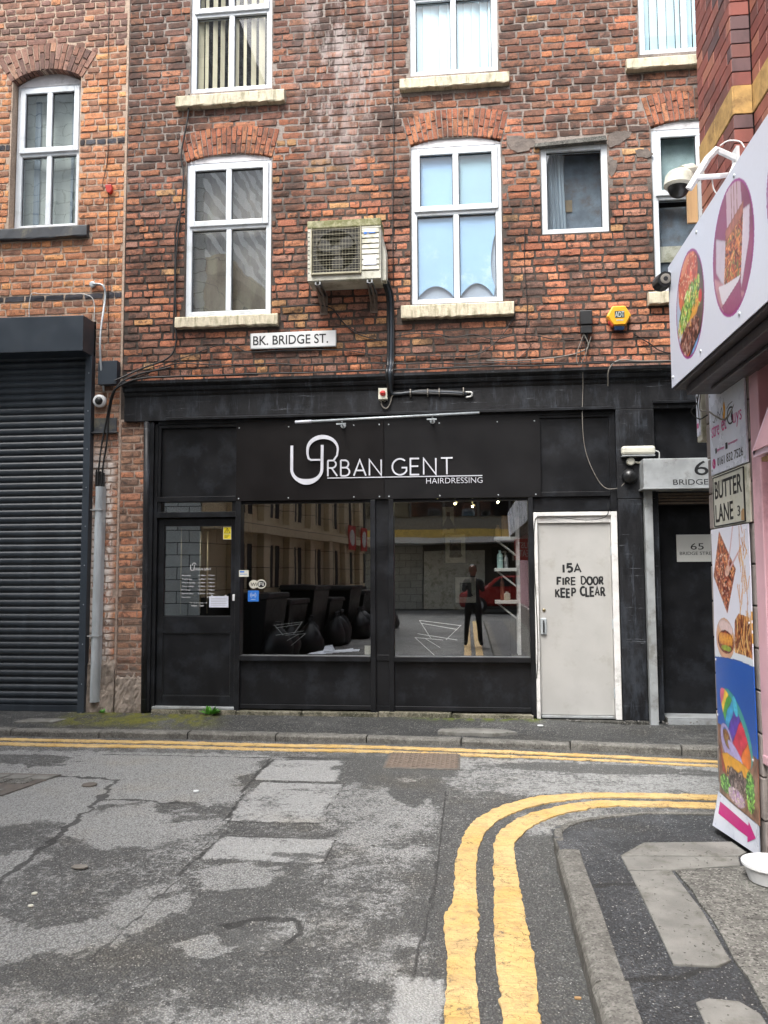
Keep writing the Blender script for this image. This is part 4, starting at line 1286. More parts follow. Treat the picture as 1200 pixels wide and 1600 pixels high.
# pipe bundle and isolator
pb = thing('pipe_bundle', 'black lagged pipes running down from the air conditioner', 'pipe', (-0.81, WY, 4.0))
def cat(pts, n=6):
    """Catmull-Rom through the points"""
    P_ = [Vector(p) for p in pts]; P_ = [P_[0] * 2 - P_[1]] + P_ + [P_[-1] * 2 - P_[-2]]
    out = []
    for i in range(1, len(P_) - 2):
        a, b, c, d = P_[i - 1:i + 3]
        for k in range(n):
            t = k / n
            out.append(0.5 * ((2 * b) + (c - a) * t + (2 * a - 5 * b + 4 * c - d) * t * t + (3 * b - a - 3 * c + d) * t ** 3))
    out.append(P_[-2])
    return out
for dx, rr, m_ in ((-0.018, 0.017, 'plastic_black'), (0.012, 0.019, 'shutter_box'), (0.036, 0.012, 'plastic_black')):
    MB().tube(cat([FAC(-0.86 + dx, 4.62, 0.17), FAC(-0.815 + dx, 4.5, 0.09), FAC(-0.81 + dx, 4.3, 0.035), FAC(-0.81 + dx, 4.0, 0.03), FAC(-0.815 + dx, 3.75, 0.045), FAC(-0.81 + dx, 3.66, 0.19), FAC(-0.81 + dx, 3.56, 0.175), FAC(-0.80 + dx * 0.5, 3.46, 0.09), FAC(-0.76 + dx, 3.435 - dx * 0.4, 0.08), FAC(-0.5, 3.44 + dx * 0.6, 0.075), FAC(-0.2, 3.425 + dx * 0.6, 0.075), FAC(-0.02 + dx, 3.41 + dx * 0.5, 0.07)]), rr, 7).build('pipe', M[m_], pb, smooth=True)
for q in (-0.6, -0.42, -0.3, -0.05):
    MB().lathe(FAC(q, 3.435, 0.078), (1, 0, 0), [(0.045, 0), (0.046, 0.006), (0.045, 0.012)], 10).build('tie', M['cable_grey'], pb)
MB().tube(cat([FAC(-0.02, 3.43, 0.08), FAC(0.04, 3.42, 0.09), FAC(0.035, 3.385, 0.08), FAC(-0.02, 3.375, 0.075)]), 0.010, 6).build('pipe', M['cable_white'], pb, smooth=True)
iso = thing('isolator_switch', 'small cream switch box with a red rotary handle', 'switch', (-0.88, WY, 3.42))
MB().box(-0.93, -0.835, 3.37, 3.49, 0.05, 0.115).build('box', M['cream'], iso, bevel=0.006)
MB().lathe(FAC(-0.882, 3.435, 0.115), FAC.n, [(0.030, 0), (0.029, 0.012), (0.02, 0.016)], 14).build('dial', M['red'], iso)
MB().box(-0.905, -0.86, 3.43, 3.441, 0.13, 0.142).build('handle', M['red'], iso)
mb = MB()
mb.tube(cat([FAC(-0.90, 3.37, 0.08), FAC(-0.895, 3.31, 0.08), FAC(-0.85, 3.28, 0.075), FAC(-0.81, 3.33, 0.075), FAC(-0.79, 3.40, 0.08), FAC(-0.76, 3.43, 0.09)]), 0.007, 6)
mb.lathe(FAC(-0.905, 3.35, 0.08), (0, 0, 1), [(0.011, 0), (0.011, 0.02)], 8).lathe(FAC(-0.865, 3.35, 0.08), (0, 0, 1), [(0.011, 0), (0.011, 0.02)], 8)
mb.build('gland', M['cable_grey'], iso)

# ================================================================== SMALL WALL FITTINGS
adt = thing('alarm_box', 'orange hexagonal alarm box with a dark lettered badge and blue strobe', 'alarm', (1.55, WY, 4.17))
hexp = [(1.425, 4.18), (1.485, 4.285), (1.615, 4.285), (1.675, 4.18), (1.615, 4.075), (1.485, 4.075)]
MB().prism(hexp, 0.0, 0.075).build('housing', M['orange'], adt, bevel=0.012)
MB().prism([(x * 0.9 + 0.155, z * 0.9 + 0.418) for x, z in hexp], 0.0755, 0.085).build('cover', M['orange'], adt, bevel=0.005)
MB().box(1.505, 1.602, 4.155, 4.225, 0.0855, 0.0872).build('badge', M['navy'], adt)
text_mesh('lettering', 'ADT', FAC, 1.508, 1.599, 4.162, 4.218, 0.0874, 0.0884, M['white'], adt, offset=0.003)
MB().box(1.52, 1.59, 4.122, 4.138, 0.0855, 0.0866).build('label', M['cream'], adt)
MB().prism([(1.495, 4.075), (1.605, 4.075), (1.595, 4.028), (1.505, 4.028)], 0.005, 0.075).build('strobe', M['blue_lens'], adt, bevel=0.006)
for q in range(4):
    MB().box(1.445 + q * 0.012, 1.450 + q * 0.012, 4.08 - q * 0.01 + 0.02, 4.14 - q * 0.014, 0.045, 0.0765).build('vent', M['red'], adt)
jb = thing('junction_box', 'dark grey cable junction box left of the alarm box', 'box', (1.22, WY, 4.13))
MB().box(1.16, 1.285, 4.10, 4.252, 0.01, 0.075).build('lid', M['plastic_black'], jb, bevel=0.01)
MB().box(1.165, 1.28, 4.012, 4.095, 0.01, 0.065).build('base', M['plastic_black'], jb, bevel=0.008)
rb = thing('red_box', 'tiny red alarm box on the orange brick wall', 'alarm', (-3.96, WY, 5.86))
MB().prism([(-4.0, 5.90), (-3.98, 5.82), (-3.945, 5.80), (-3.92, 5.835), (-3.925, 5.90)], 0.0, 0.05).build('housing', M['red'], rb, bevel=0.006)
bb = thing('black_box', 'black metal box at the corner above the white camera', 'box', (-3.85, WY, 3.75))
MB().box(-4.0, -3.785, 3.62, 3.88, 0.02, 0.11).build('housing', M['shutter_box'], bb, bevel=0.004)
cd = thing('conduit', 'galvanised conduit bent down the brick pier to the white camera', 'conduit', (-3.98, WY, 4.1))
MB().tube(cat([FAC(-4.12, 4.775, 0.03), FAC(-4.03, 4.765, 0.035), FAC(-3.985, 4.72, 0.035), FAC(-3.975, 4.6, 0.03), FAC(-3.972, 4.2, 0.125), FAC(-3.965, 3.9, 0.13), FAC(-3.965, 3.56, 0.03)]), 0.012, 8).build('tube', M['steel'], cd, smooth=True)
MB().lathe(FAC(-4.13, 4.775, 0.0), FAC.n, [(0.035, 0), (0.034, 0.03), (0.02, 0.035)], 12).build('end_box', M['steel'], cd, smooth=False)
def dome_camera(name, label, c, ax, rad, col='plastic_white'):
    t = thing(name, label, 'camera', c)
    c = Vector(c); ax = Vector(ax).normalized()
    MB().lathe(c, ax, [(rad * 0.9, 0), (rad, rad * 0.2), (rad, rad * 0.75), (rad * 0.8, rad * 0.95), (rad * 0.62, rad * 1.0)], 22).build('housing', M[col], t, smooth=False, bevel=0)
    prof = [(rad * 0.62 * math.cos(a), rad * 0.95 + rad * 0.45 * math.sin(a)) for a in [math.pi / 2 * i / 7 for i in range(7)]] + [(0.001, rad * 1.4)]
    MB().lathe(c, ax, prof, 18).build('dome', M['plastic_black'], t, smooth=True)
    return t
dome_camera('security_camera', 'small white dome camera on the brick pier beside the shutter', FAC(-4.0, 3.455, 0.02), (0.1, -1, -0.15), 0.07)
# bulkhead, lamp and bell by the entrance
wl = thing('wall_light', 'cream tubular wall light above the entrance of number 65', 'lamp', (1.68, WY, 2.77))
MB().box(1.53, 1.86, 2.735, 2.825, 0.06, 0.14).build('diffuser', M['cream'], wl, bevel=0.025)
MB().box(1.535, 1.855, 2.722, 2.734, 0.058, 0.13).build('base', M['alu'], wl)
MB().tube(cat([FAC(1.86, 2.78, 0.09), FAC(1.90, 2.76, 0.09), FAC(1.905, 2.70, 0.08)]), 0.006, 6).build('cable', M['cable_white'], wl)
sp = thing('door_sensor', 'small round cream sensor below the tubular light', 'sensor', (1.62, WY, 2.68))
MB().lathe(FAC(1.625, 2.675, 0.05), FAC.n, [(0.042, 0), (0.042, 0.03), (0.034, 0.042), (0.012, 0.044)], 16).build('housing', M['cream'], sp)
MB().tube(cat([FAC(1.66, 2.67, 0.07), FAC(1.71, 2.66, 0.08), FAC(1.75, 2.68, 0.1)]), 0.010, 6).build('bracket', M['cream'], sp)
bell = thing('alarm_bell', 'black round bell on the right pilaster', 'bell', (1.61, WY, 2.52))
MB().lathe(FAC(1.61, 2.525, 0.05), (0, -1, -0.1), [(0.075, 0), (0.078, 0.02), (0.068, 0.05), (0.045, 0.075), (0.012, 0.085)], 20).build('gong', M['plastic_black'], bell, smooth=True)

# ================================================================== CABLES
def cable(label, pts, rad=0.006, mat='cable', n=6, group='cables strung along the brick wall'):
    t = MB().tube(cat([FAC(*p) for p in pts], n), rad, 6, cap=False).build('cable', M[mat], None, smooth=True, fix=False)
    tag(t, label, 'cable', group)
r = random.Random(21)
def sagline(u0, v0, u1, v1, d=0.03, k=9, amp=0.012):
    return [(u0 + (u1 - u0) * i / k, v0 + (v1 - v0) * i / k + r.uniform(-amp, amp), d + r.uniform(0, 0.01)) for i in range(k + 1)]
cable('black cable running down left of the lower left window and curling to the corner', [(-3.05, 6.9, 0.03), (-3.06, 6.64, 0.03), (-3.13, 6.2, 0.03), (-3.10, 5.9, 0.03), (-3.17, 5.0, 0.035), (-3.16, 4.3, 0.03), (-3.16, 4.05, 0.03), (-3.25, 3.9, 0.04), (-3.55, 3.79, 0.05), (-3.80, 3.65, 0.13)], 0.010)
cable('thicker black cable starting beside the lower left window', [(-3.09, 5.55, 0.03), (-3.14, 5.50, 0.03), (-3.18, 5.3, 0.03), (-3.18, 4.7, 0.03), (-3.19, 4.1, 0.03)], 0.009)
cable('black cable sweeping from the cornice down to the cable cover', [(-2.2, 3.66, 0.17), (-3.0, 3.665, 0.17), (-3.45, 3.66, 0.17), (-3.68, 3.6, 0.17), (-3.82, 3.5, 0.14), (-3.92, 3.2, 0.06), (-3.97, 2.95, 0.05), (-4.0, 2.7, 0.04), (-4.01, 2.5, 0.04)], 0.011)
cable('second black cable bending down over the slate slab', [(-3.2, 3.80, 0.05), (-3.6, 3.72, 0.06), (-3.78, 3.58, 0.12), (-3.88, 3.3, 0.07), (-3.91, 3.0, 0.05), (-3.95, 2.75, 0.04), (-3.97, 2.5, 0.04)], 0.010)
cable('long thin cable lying on top of the cornice', sagline(-3.4, 3.665, 5.5, 3.665, 0.17, 24, 0.004), 0.008)
cable('thin grey cable along the brick just above the cornice', [(-3.62, 3.68, 0.05)] + sagline(-3.2, 3.83, 1.9, 3.70, 0.03, 18, 0.010), 0.006, 'cable')
cable('cable rising behind the street name plate', [(-3.5, 3.78, 0.04), (-3.0, 3.93, 0.03), (-2.6, 4.05, 0.02), (-2.35, 3.95, 0.02), (-2.0, 3.955, 0.02), (-1.3, 3.93, 0.02), (-0.9, 3.85, 0.02)], 0.005)
cable('cable sagging from the lower left sill to the air conditioner pipes', [(-2.0, 4.43, 0.02), (-1.7, 4.44, 0.02), (-1.45, 4.40, 0.02), (-1.3, 4.22, 0.02), (-1.15, 4.1, 0.02), (-0.9, 4.02, 0.02)], 0.006)
cable('thin loose cable beneath the air conditioner', [(-1.42, 4.40, 0.02), (-1.35, 4.27, 0.02), (-1.2, 4.15, 0.02), (-1.05, 4.10, 0.02)], 0.004)
cable('vertical thin cable between the upper windows', [(-0.765, 8.7, 0.012), (-0.77, 7.0, 0.012), (-0.76, 6.36, 0.012), (-0.775, 5.5, 0.012), (-0.775, 4.62, 0.02)], 0.005)
cable('vertical thin cable down from the street side of the small window', [(0.62, 5.2, 0.012), (0.61, 4.8, 0.012), (0.63, 4.3, 0.012), (0.60, 4.0, 0.012), (0.66, 3.92, 0.012), (0.55, 3.8, 0.012)], 0.004)
cable('cable dropping from the lower middle sill to the cornice', [(0.50, 4.24, 0.02), (0.40, 4.08, 0.02), (0.28, 3.95, 0.02), (0.05, 3.83, 0.02), (-0.5, 3.85, 0.02), (-0.78, 3.85, 0.03)], 0.005)
cable('looping cable under the lower middle window', sagline(-0.75, 4.07, 1.1, 3.98, 0.02, 9, 0.03), 0.005)
cable('slack grey cable hanging under the junction box', [(1.19, 4.02, 0.05), (1.24, 3.9, 0.04), (1.19, 3.84, 0.03), (1.0, 3.79, 0.03), (0.6, 3.76, 0.03), (0.2, 3.77, 0.03)], 0.006, 'cable_grey')
cable('thin wire looping down from the junction box', [(1.22, 4.02, 0.05), (1.16, 3.85, 0.04), (1.17, 3.74, 0.05), (1.22, 3.70, 0.06), (1.21, 3.88, 0.04), (1.24, 4.02, 0.05)], 0.004)
cable('second thin wire looping down from the junction box', [(1.20, 4.02, 0.05), (1.12, 3.8, 0.04), (1.14, 3.68, 0.05), (1.20, 3.78, 0.06), (1.27, 3.98, 0.04)], 0.004, 'cable_grey')
cable('grey cable arching over the right end of the cornice', [(1.42, 3.45, 0.08), (1.42, 3.6, 0.165), (1.52, 3.69, 0.17), (1.75, 3.675, 0.17), (2.3, 3.665, 0.17), (3.0, 3.66, 0.17)], 0.007, 'cable_grey')
cable('cable slanting down from the brick right of the alarm box', [(1.70, 4.0, 0.02), (1.85, 3.9, 0.02), (2.0, 3.8, 0.02), (2.4, 3.72, 0.03)], 0.006)
cable('thin white wire hanging down the black panel to the bell', [(1.16, 3.66, 0.17), (1.17, 3.45, 0.08), (1.16, 3.1, 0.06), (1.19, 2.8, 0.02), (1.28, 2.55, 0.02), (1.38, 2.415, 0.02), (1.5, 2.41, 0.04), (1.56, 2.46, 0.055), (1.57, 2.5, 0.06)], 0.004, 'cable_grey', group='wires round the doors')
cable('black wire draped over the fire door frame', [(1.40, 2.26, 0.02), (1.38, 2.13, 0.035), (1.2, 2.09, 0.035), (0.9, 2.12, 0.035), (0.72, 2.13, 0.035), (0.66, 2.05, 0.035), (0.652, 1.6, 0.034), (0.665, 1.2, 0.034), (0.672, 0.8, 0.034), (0.655, 0.5, 0.034)], 0.004, group='wires round the doors')
cable('thin wire down the orange brick past the red box', [(-4.02, 8.7, 0.01), (-4.01, 7.2, 0.01), (-3.99, 6.3, 0.01), (-4.04, 5.95, 0.012), (-4.03, 5.88, 0.012), (-3.97, 5.8, 0.02), (-3.96, 4.9, 0.012), (-3.93, 4.1, 0.012)], 0.004)
cable('white cable loop behind the shutter box', [(-4.85, 4.33, 0.03), (-4.86, 4.55, 0.03), (-4.84, 4.68, 0.03), (-4.80, 4.70, 0.03), (-4.72, 4.69, 0.02), (-4.4, 4.68, 0.02), (-4.2, 4.66, 0.02), (-4.11, 4.58, 0.02), (-4.10, 4.35, 0.02)], 0.005, 'cable_white')
# ================================================================== ON AND BEHIND THE SHOP GLASS
GN = -0.036
st = thing('warning_sticker', 'yellow warning sticker with a black triangle on the shop door glass', 'sticker', FAC(-2.585, 2.0, -0.05))
MB().box(-2.63, -2.54, 1.93, 2.065, -0.0512, -0.0505).build('sheet', M['white'], st)
MB().box(-2.625, -2.545, 1.935, 1.985, -0.0503, -0.0498).box(-2.625, -2.545, 1.99, 2.06, -0.0503, -0.0498).build('yellow_print', M['yellow_sign'], st)
mb = MB(); ribbon(mb, [(-2.616, 1.998), (-2.585, 2.05), (-2.554, 1.998), (-2.616, 1.998)], 0.005, -0.0496, -0.0492, FAC)
ribbon(mb, [(-2.582, 2.035), (-2.590, 2.02), (-2.580, 2.02), (-2.588, 2.005)], 0.004, -0.0496, -0.0492, FAC); mb.build('triangle', M['ink'], st)
for q in range(3): MB().box(-2.615, -2.56 - 0.01 * q, 1.974 - q * 0.013, 1.979 - q * 0.013, -0.0496, -0.0492).build('text_line', M['ink'], st)
nt_ = thing('door_notice', 'small white notice hanging inside the shop door', 'notice', FAC(-2.66, 1.27, -0.05))
MB().box(-2.775, -2.565, 1.205, 1.325, -0.0512, -0.0505).build('sheet', M['paper'], nt_)
MB().box(-2.755, -2.735, 1.325, 1.338, -0.0512, -0.0505).box(-2.605, -2.585, 1.325, 1.338, -0.0512, -0.0505).build('hook', M['steel'], nt_)
for q in range(5): MB().box(-2.755, -2.59 + 0.006 * (q % 2), 1.30 - q * 0.018, 1.303 - q * 0.018, -0.0503, -0.0500).build('text_line', M['cable_grey'], nt_)
oh = thing('opening_hours', 'white opening hours lettering Monday to Sunday on the shop door glass', 'lettering', FAC(-2.9, 1.4, -0.05))
W_ = M['plastic_white']
days = [('Monday', '10.00am - 7.00pm'), ('Tuesday', '10.00am - 7.00pm'), ('Wednesday', '10.00am - 7.00pm'), ('Thursday', '10.00am - 7.00pm'), ('Friday', '10.00am - 7.00pm'), ('Saturday', '9.00am - 6.00pm'), ('Sunday', 'Closed')]
for q, (a, b) in enumerate(days):
    z = 1.535 - q * 0.0385
    text_mesh('day', a, FAC, -3.08, -3.08 + 0.0165 * len(a), z, z + 0.018, -0.0508, -0.0503, W_, oh)
    text_mesh('hours', b, FAC, -2.90 if q < 6 else -2.80, -2.72, z, z + 0.018, -0.0508, -0.0503, W_, oh)
text_mesh('line', 'For all enquiries call', FAC, -2.99, -2.80, 1.245, 1.26, -0.0508, -0.0503, W_, oh)
text_mesh('line', '07833 123607', FAC, -2.97, -2.83, 1.215, 1.23, -0.0508, -0.0503, W_, oh)
text_mesh('line', 'URBAN GENT', FAC, -2.95, -2.76, 1.60, 1.625, -0.0508, -0.0503, W_, oh, offset=-0.01)
mb = MB(); ribbon(mb, [(-2.985, 1.66)] + arc(-2.965, 1.62, 0.02, 0.02, 180, 360, 8) + [(-2.945, 1.66)], 0.005, -0.0508, -0.0503, FAC)
ribbon(mb, arc(-2.945, 1.66, 0.02, 0.02, 0, 200, 8), 0.005, -0.0508, -0.0503, FAC); mb.build('monogram', W_, oh)
s1 = thing('card_sticker', 'small silver card sticker on the edge of the left shop window', 'sticker', FAC(-2.37, 1.565, 0))
MB().box(-2.428, -2.325, 1.53, 1.60, 0.0255, 0.0265).build('sheet', M['cream'], s1)
MB().box(-2.42, -2.37, 1.575, 1.59, 0.0267, 0.0271).box(-2.42, -2.34, 1.555, 1.56, 0.0267, 0.0271).build('print', M['blue_sign'], s1)
s2 = thing('wifi_sticker', 'round-ended WiFi sticker on the left shop window', 'sticker', FAC(-2.24, 1.45, 0))
mb = MB()
ov = lambda cx, cz, rx, rz, n=20: [(cx + rx * math.cos(2 * math.pi * i / n), cz + rz * math.sin(2 * math.pi * i / n)) for i in range(n)]
MB().prism(ov(-2.285, 1.45, 0.052, 0.045), GN, GN + 0.0004).prism(ov(-2.205, 1.452, 0.055, 0.050), GN + 0.0005, GN + 0.0008).build('sheet', M['cream'], s2)
text_mesh('lettering', 'Wi', FAC, -2.318, -2.252, 1.43, 1.468, GN + 0.001, GN + 0.0013, M['ink'], s2, offset=0.01)
MB().prism(ov(-2.203, 1.452, 0.043, 0.036), GN + 0.001, GN + 0.0013).build('oval', M['ink'], s2)
text_mesh('lettering', 'Fi', FAC, -2.232, -2.178, 1.433, 1.471, GN + 0.0015, GN + 0.0018, M['white'], s2, offset=0.01)
s3 = thing('blue_sticker', 'square blue sticker with white wireless waves below the WiFi sticker', 'sticker', FAC(-2.29, 1.325, 0))
MB().box(-2.348, -2.23, 1.268, 1.385, GN, GN + 0.0005).build('sheet', M['blue_sign'], s3)
mb = MB()
for rr in (0.016, 0.030):
    ribbon(mb, arc(-2.29, 1.335, rr, rr, -55, 55, 8), 0.004, GN + 0.0007, GN + 0.001, FAC)
    ribbon(mb, arc(-2.29, 1.335, rr, rr, 125, 235, 8), 0.004, GN + 0.0007, GN + 0.001, FAC)
mb.prism(ov(-2.29, 1.335, 0.006, 0.006, 10), GN + 0.0007, GN + 0.001); mb.box(-2.315, -2.265, 1.288, 1.292, GN + 0.0007, GN + 0.001)
mb.build('waves', M['white'], s3)
# room behind
rm = MB()
rm.box(-3.6, 0.62, 0.0, 0.15, -6.7, -0.13)
rm.build('shop_floor', M['roomfloor'], bld)
MB().box(-3.6, 0.70, 0.15, 3.3, -4.6, -4.5).box(0.625, 0.70, 0.15, 3.3, -4.5, -0.11).box(-3.6, -3.55, 0.15, 3.3, -4.5, -0.3).box(-3.6, 0.625, 3.05, 3.15, -4.5, -0.11).build('shop_wall', M['room_dark'], bld)
MB().box(-2.40, 0.58, 0.15, 0.66, -0.5, -0.12).build('window_shelf', M['room_dark'], bld, bevel=0.004)
shf = thing('wall_shelves', 'three white bracketed shelves of hair products inside the right window', 'shelf', FAC(0.5, 1.1, -0.45))
MB().box(0.49, 0.525, 0.70, 2.15, -0.30, -0.27).box(0.49, 0.525, 0.70, 2.15, -0.46, -0.43).build('upright', M['frame_white'], shf)
for z in (1.905, 1.575, 1.235):
    MB().box(0.26, 0.49, z, z + 0.035, -0.50, -0.22).build('shelf', M['white'], shf, bevel=0.004)
    mb = MB(); mb.tube([FAC(0.29, z, -0.27), FAC(0.49, z - 0.16, -0.27)], 0.010, 4); mb.tube([FAC(0.29, z, -0.45), FAC(0.49, z - 0.16, -0.45)], 0.010, 4)
    mb.build('bracket', M['white'], shf)
def bottle(name, label, u, z, h, rad, mat, n=-0.34):
    t = MB().lathe(FAC(u, z, n), (0, 0, 1), [(rad, 0), (rad, h * 0.7), (rad * 0.75, h * 0.8), (rad * 0.45, h * 0.84), (rad * 0.45, h)], 12).build(name, mat)
    tag(t, label, 'bottle' if 'jar' not in name else 'jar', 'products on the window shelves')
cyan = mk('pale_green_bottle', '#a9c8c4', 0.4)
amber = mk('amber_bottle', '#9a7a4a', 0.4)
bottle('product_bottle', 'pale green bottle standing on the middle shelf of the window', 0.32, 1.61, 0.19, 0.032, cyan)
bottle('product_bottle', 'slim grey bottle beside the pale green one on the middle shelf', 0.385, 1.61, 0.14, 0.022, M['alu'])
bottle('product_bottle', 'amber bottle at the left end of the top shelf', 0.305, 1.94, 0.13, 0.030, amber)
bottle('product_bottle', 'tall brown bottle above the lowest shelf of the window', 0.34, 1.27, 0.26, 0.022, mk('brown_bottle', '#6b4433', 0.4))
bottle('product_jar', 'small cream jar on the lowest shelf of the window', 0.39, 1.27, 0.09, 0.036, M['cream'])
bxx = MB().box(0.345, 0.43, 1.94, 2.17, -0.40, -0.32).build('carton', M['wood'])
tag(bxx, 'brown carton standing on the top shelf of the window', 'box')
def picture(label, u0, u1, z0, z1, n, seed):
    t = thing('framed_picture', label, 'picture', FAC((u0 + u1) / 2, z0, n), group='framed pictures inside the shop')
    w = 0.022
    MB().box(u0, u1, z0, z0 + w, n, n + 0.03).box(u0, u1, z1 - w, z1, n, n + 0.03).box(u0, u0 + w, z0 + w, z1 - w, n, n + 0.03).box(u1 - w, u1, z0 + w, z1 - w, n, n + 0.03).build('frame', M['ink'], t)
    MB().box(u0 + w, u1 - w, z0 + w, z1 - w, n, n + 0.01).build('mount', M['cream'], t)
    MB().box(u0 + w * 3.4, u1 - w * 3.4, z0 + w * 4, z1 - w * 4, n + 0.0105, n + 0.012).build('print', M['room'], t)
    MB().prism([((u0 + u1) / 2 - 0.08, z0 + 0.1), ((u0 + u1) / 2 + 0.09, z0 + 0.1), ((u0 + u1) / 2 + 0.03, z0 + 0.22), ((u0 + u1) / 2 - 0.02, z0 + 0.24)], n + 0.0125, n + 0.014).build('figure', M['ink'], t)
picture('upper framed picture deep inside the shop', -0.32, -0.03, 1.66, 2.05, -1.6, 1)
picture('lower framed picture inside the shop, right of the upper one', -0.20, 0.09, 1.18, 1.53, -1.45, 2)
picture('top framed picture near the shop ceiling', -0.36, -0.17, 2.02, 2.42, -1.9, 3)
def lit(name, col, k):
    t = NT(name); e = t.n('Emission'); e.inputs['Color'].default_value = hexc(col); e.inputs['Strength'].default_value = k
    t.l(e.outputs[0], t.out.inputs['Surface']); return t.m
M['lamp_lit'] = lit('lit_spot_lamp', '#f3e6a8', 14.0)
def ceiling_spot(u, n, w_):
    t = thing('ceiling_spotlight', w_, 'lamp', FAC(u, 3.0, n), group='shop ceiling spotlights')
    MB().tube([FAC(u, 3.05, n), FAC(u, 2.60, n), FAC(u + 0.03, 2.56, n + 0.04)], 0.012, 8).build('can', M['cream'], t)
    MB().box(u - 0.012, u + 0.012, 2.535, 2.550, n + 0.0, n + 0.16).build('lamp', M['lamp_lit'], t)
for u_, n_, w_ in ((-0.45, -2.6, 'leftmost warm tube of the group over the right window'), (-0.20, -3.2, 'warm tube second from left over the right window'), (0.40, -3.0, 'rightmost warm tube over the right window'), (0.05, -3.7, 'deepest warm tube over the right window'), (0.15, -1.2, 'added warm tube nearest the glass, brightening the right window shelves'), (-1.6, -2.2, 'single warm tube behind the left window')): ceiling_spot(u_, n_, w_)  # the tube nearest the glass is added to brighten the shelves
def folding_rack(label, u, z, n, mir=1):
    t = thing('wire_rack', label, 'rack', FAC(u, z, n)); k_ = 1 if mir == 1 else 0.7
    mb = MB()
    pts = [(-0.22, 0.18), (0.22, 0.12), (0.05, -0.02), (-0.24, 0.08)]
    lines = [[(-0.20, 0.20), (0.24, 0.15)], [(-0.18, 0.17), (0.20, 0.11)], [(-0.22, 0.06), (0.2, 0.0)], [(-0.25, 0.02), (0.05, 0.0)], [(-0.20, 0.2), (-0.08, 0.02)], [(0.24, 0.15), (0.08, 0.0)], [(-0.25, 0.02), (-0.04, -0.16)], [(-0.14, 0.01), (0.02, -0.08)]]
    for a, b in lines:
        mb.tube([FAC(u + mir * a[0] * k_, z + a[1] * k_, n), FAC(u + mir * b[0] * k_, z + b[1] * k_, n + 0.06)], 0.003 if k_ == 1 else 0.002, 5)
    mb.build('wire', M['white'] if mir == 1 else M['alu'], t)
folding_rack('white wire rack low behind the right shop window', -0.34, 0.86, -0.25)
folding_rack('white wire rack low behind the left shop window', -1.95, 0.90, -0.28, -1)
pp = thing('magazine_pile', 'crumpled white papers lying inside the left window', 'paper', FAC(-1.5, 0.706, -0.2))
r = random.Random(8)
for q in range(6):
    u = -1.72 + q * 0.07; a = r.uniform(-.3, .3)
    mb = MB(); z = 0.712 + 0.006 * q
    mb.add([FAC(u, z, -0.12 - a * .1), FAC(u + 0.2, z + 0.004, -0.10), FAC(u + 0.19, z + 0.012 + 0.02 * r.random(), -0.26), FAC(u + 0.01, z + 0.02 * r.random(), -0.25 - a * .1)], [(0, 1, 2, 3)])
    mb.build('sheet', M['paper'], pp, fix=False)
MB().prism([(-1.56, 0.74), (-1.44, 0.745), (-1.47, 0.80), (-1.54, 0.79)], -0.22, -0.15).build('sheet', M['paper'], pp)
tag(MB().box(-1.11, -1.05, 0.71, 0.80, -0.16, -0.12).build('carton', M['cream']), 'small pale carton in the bottom right corner of the left window', 'box')

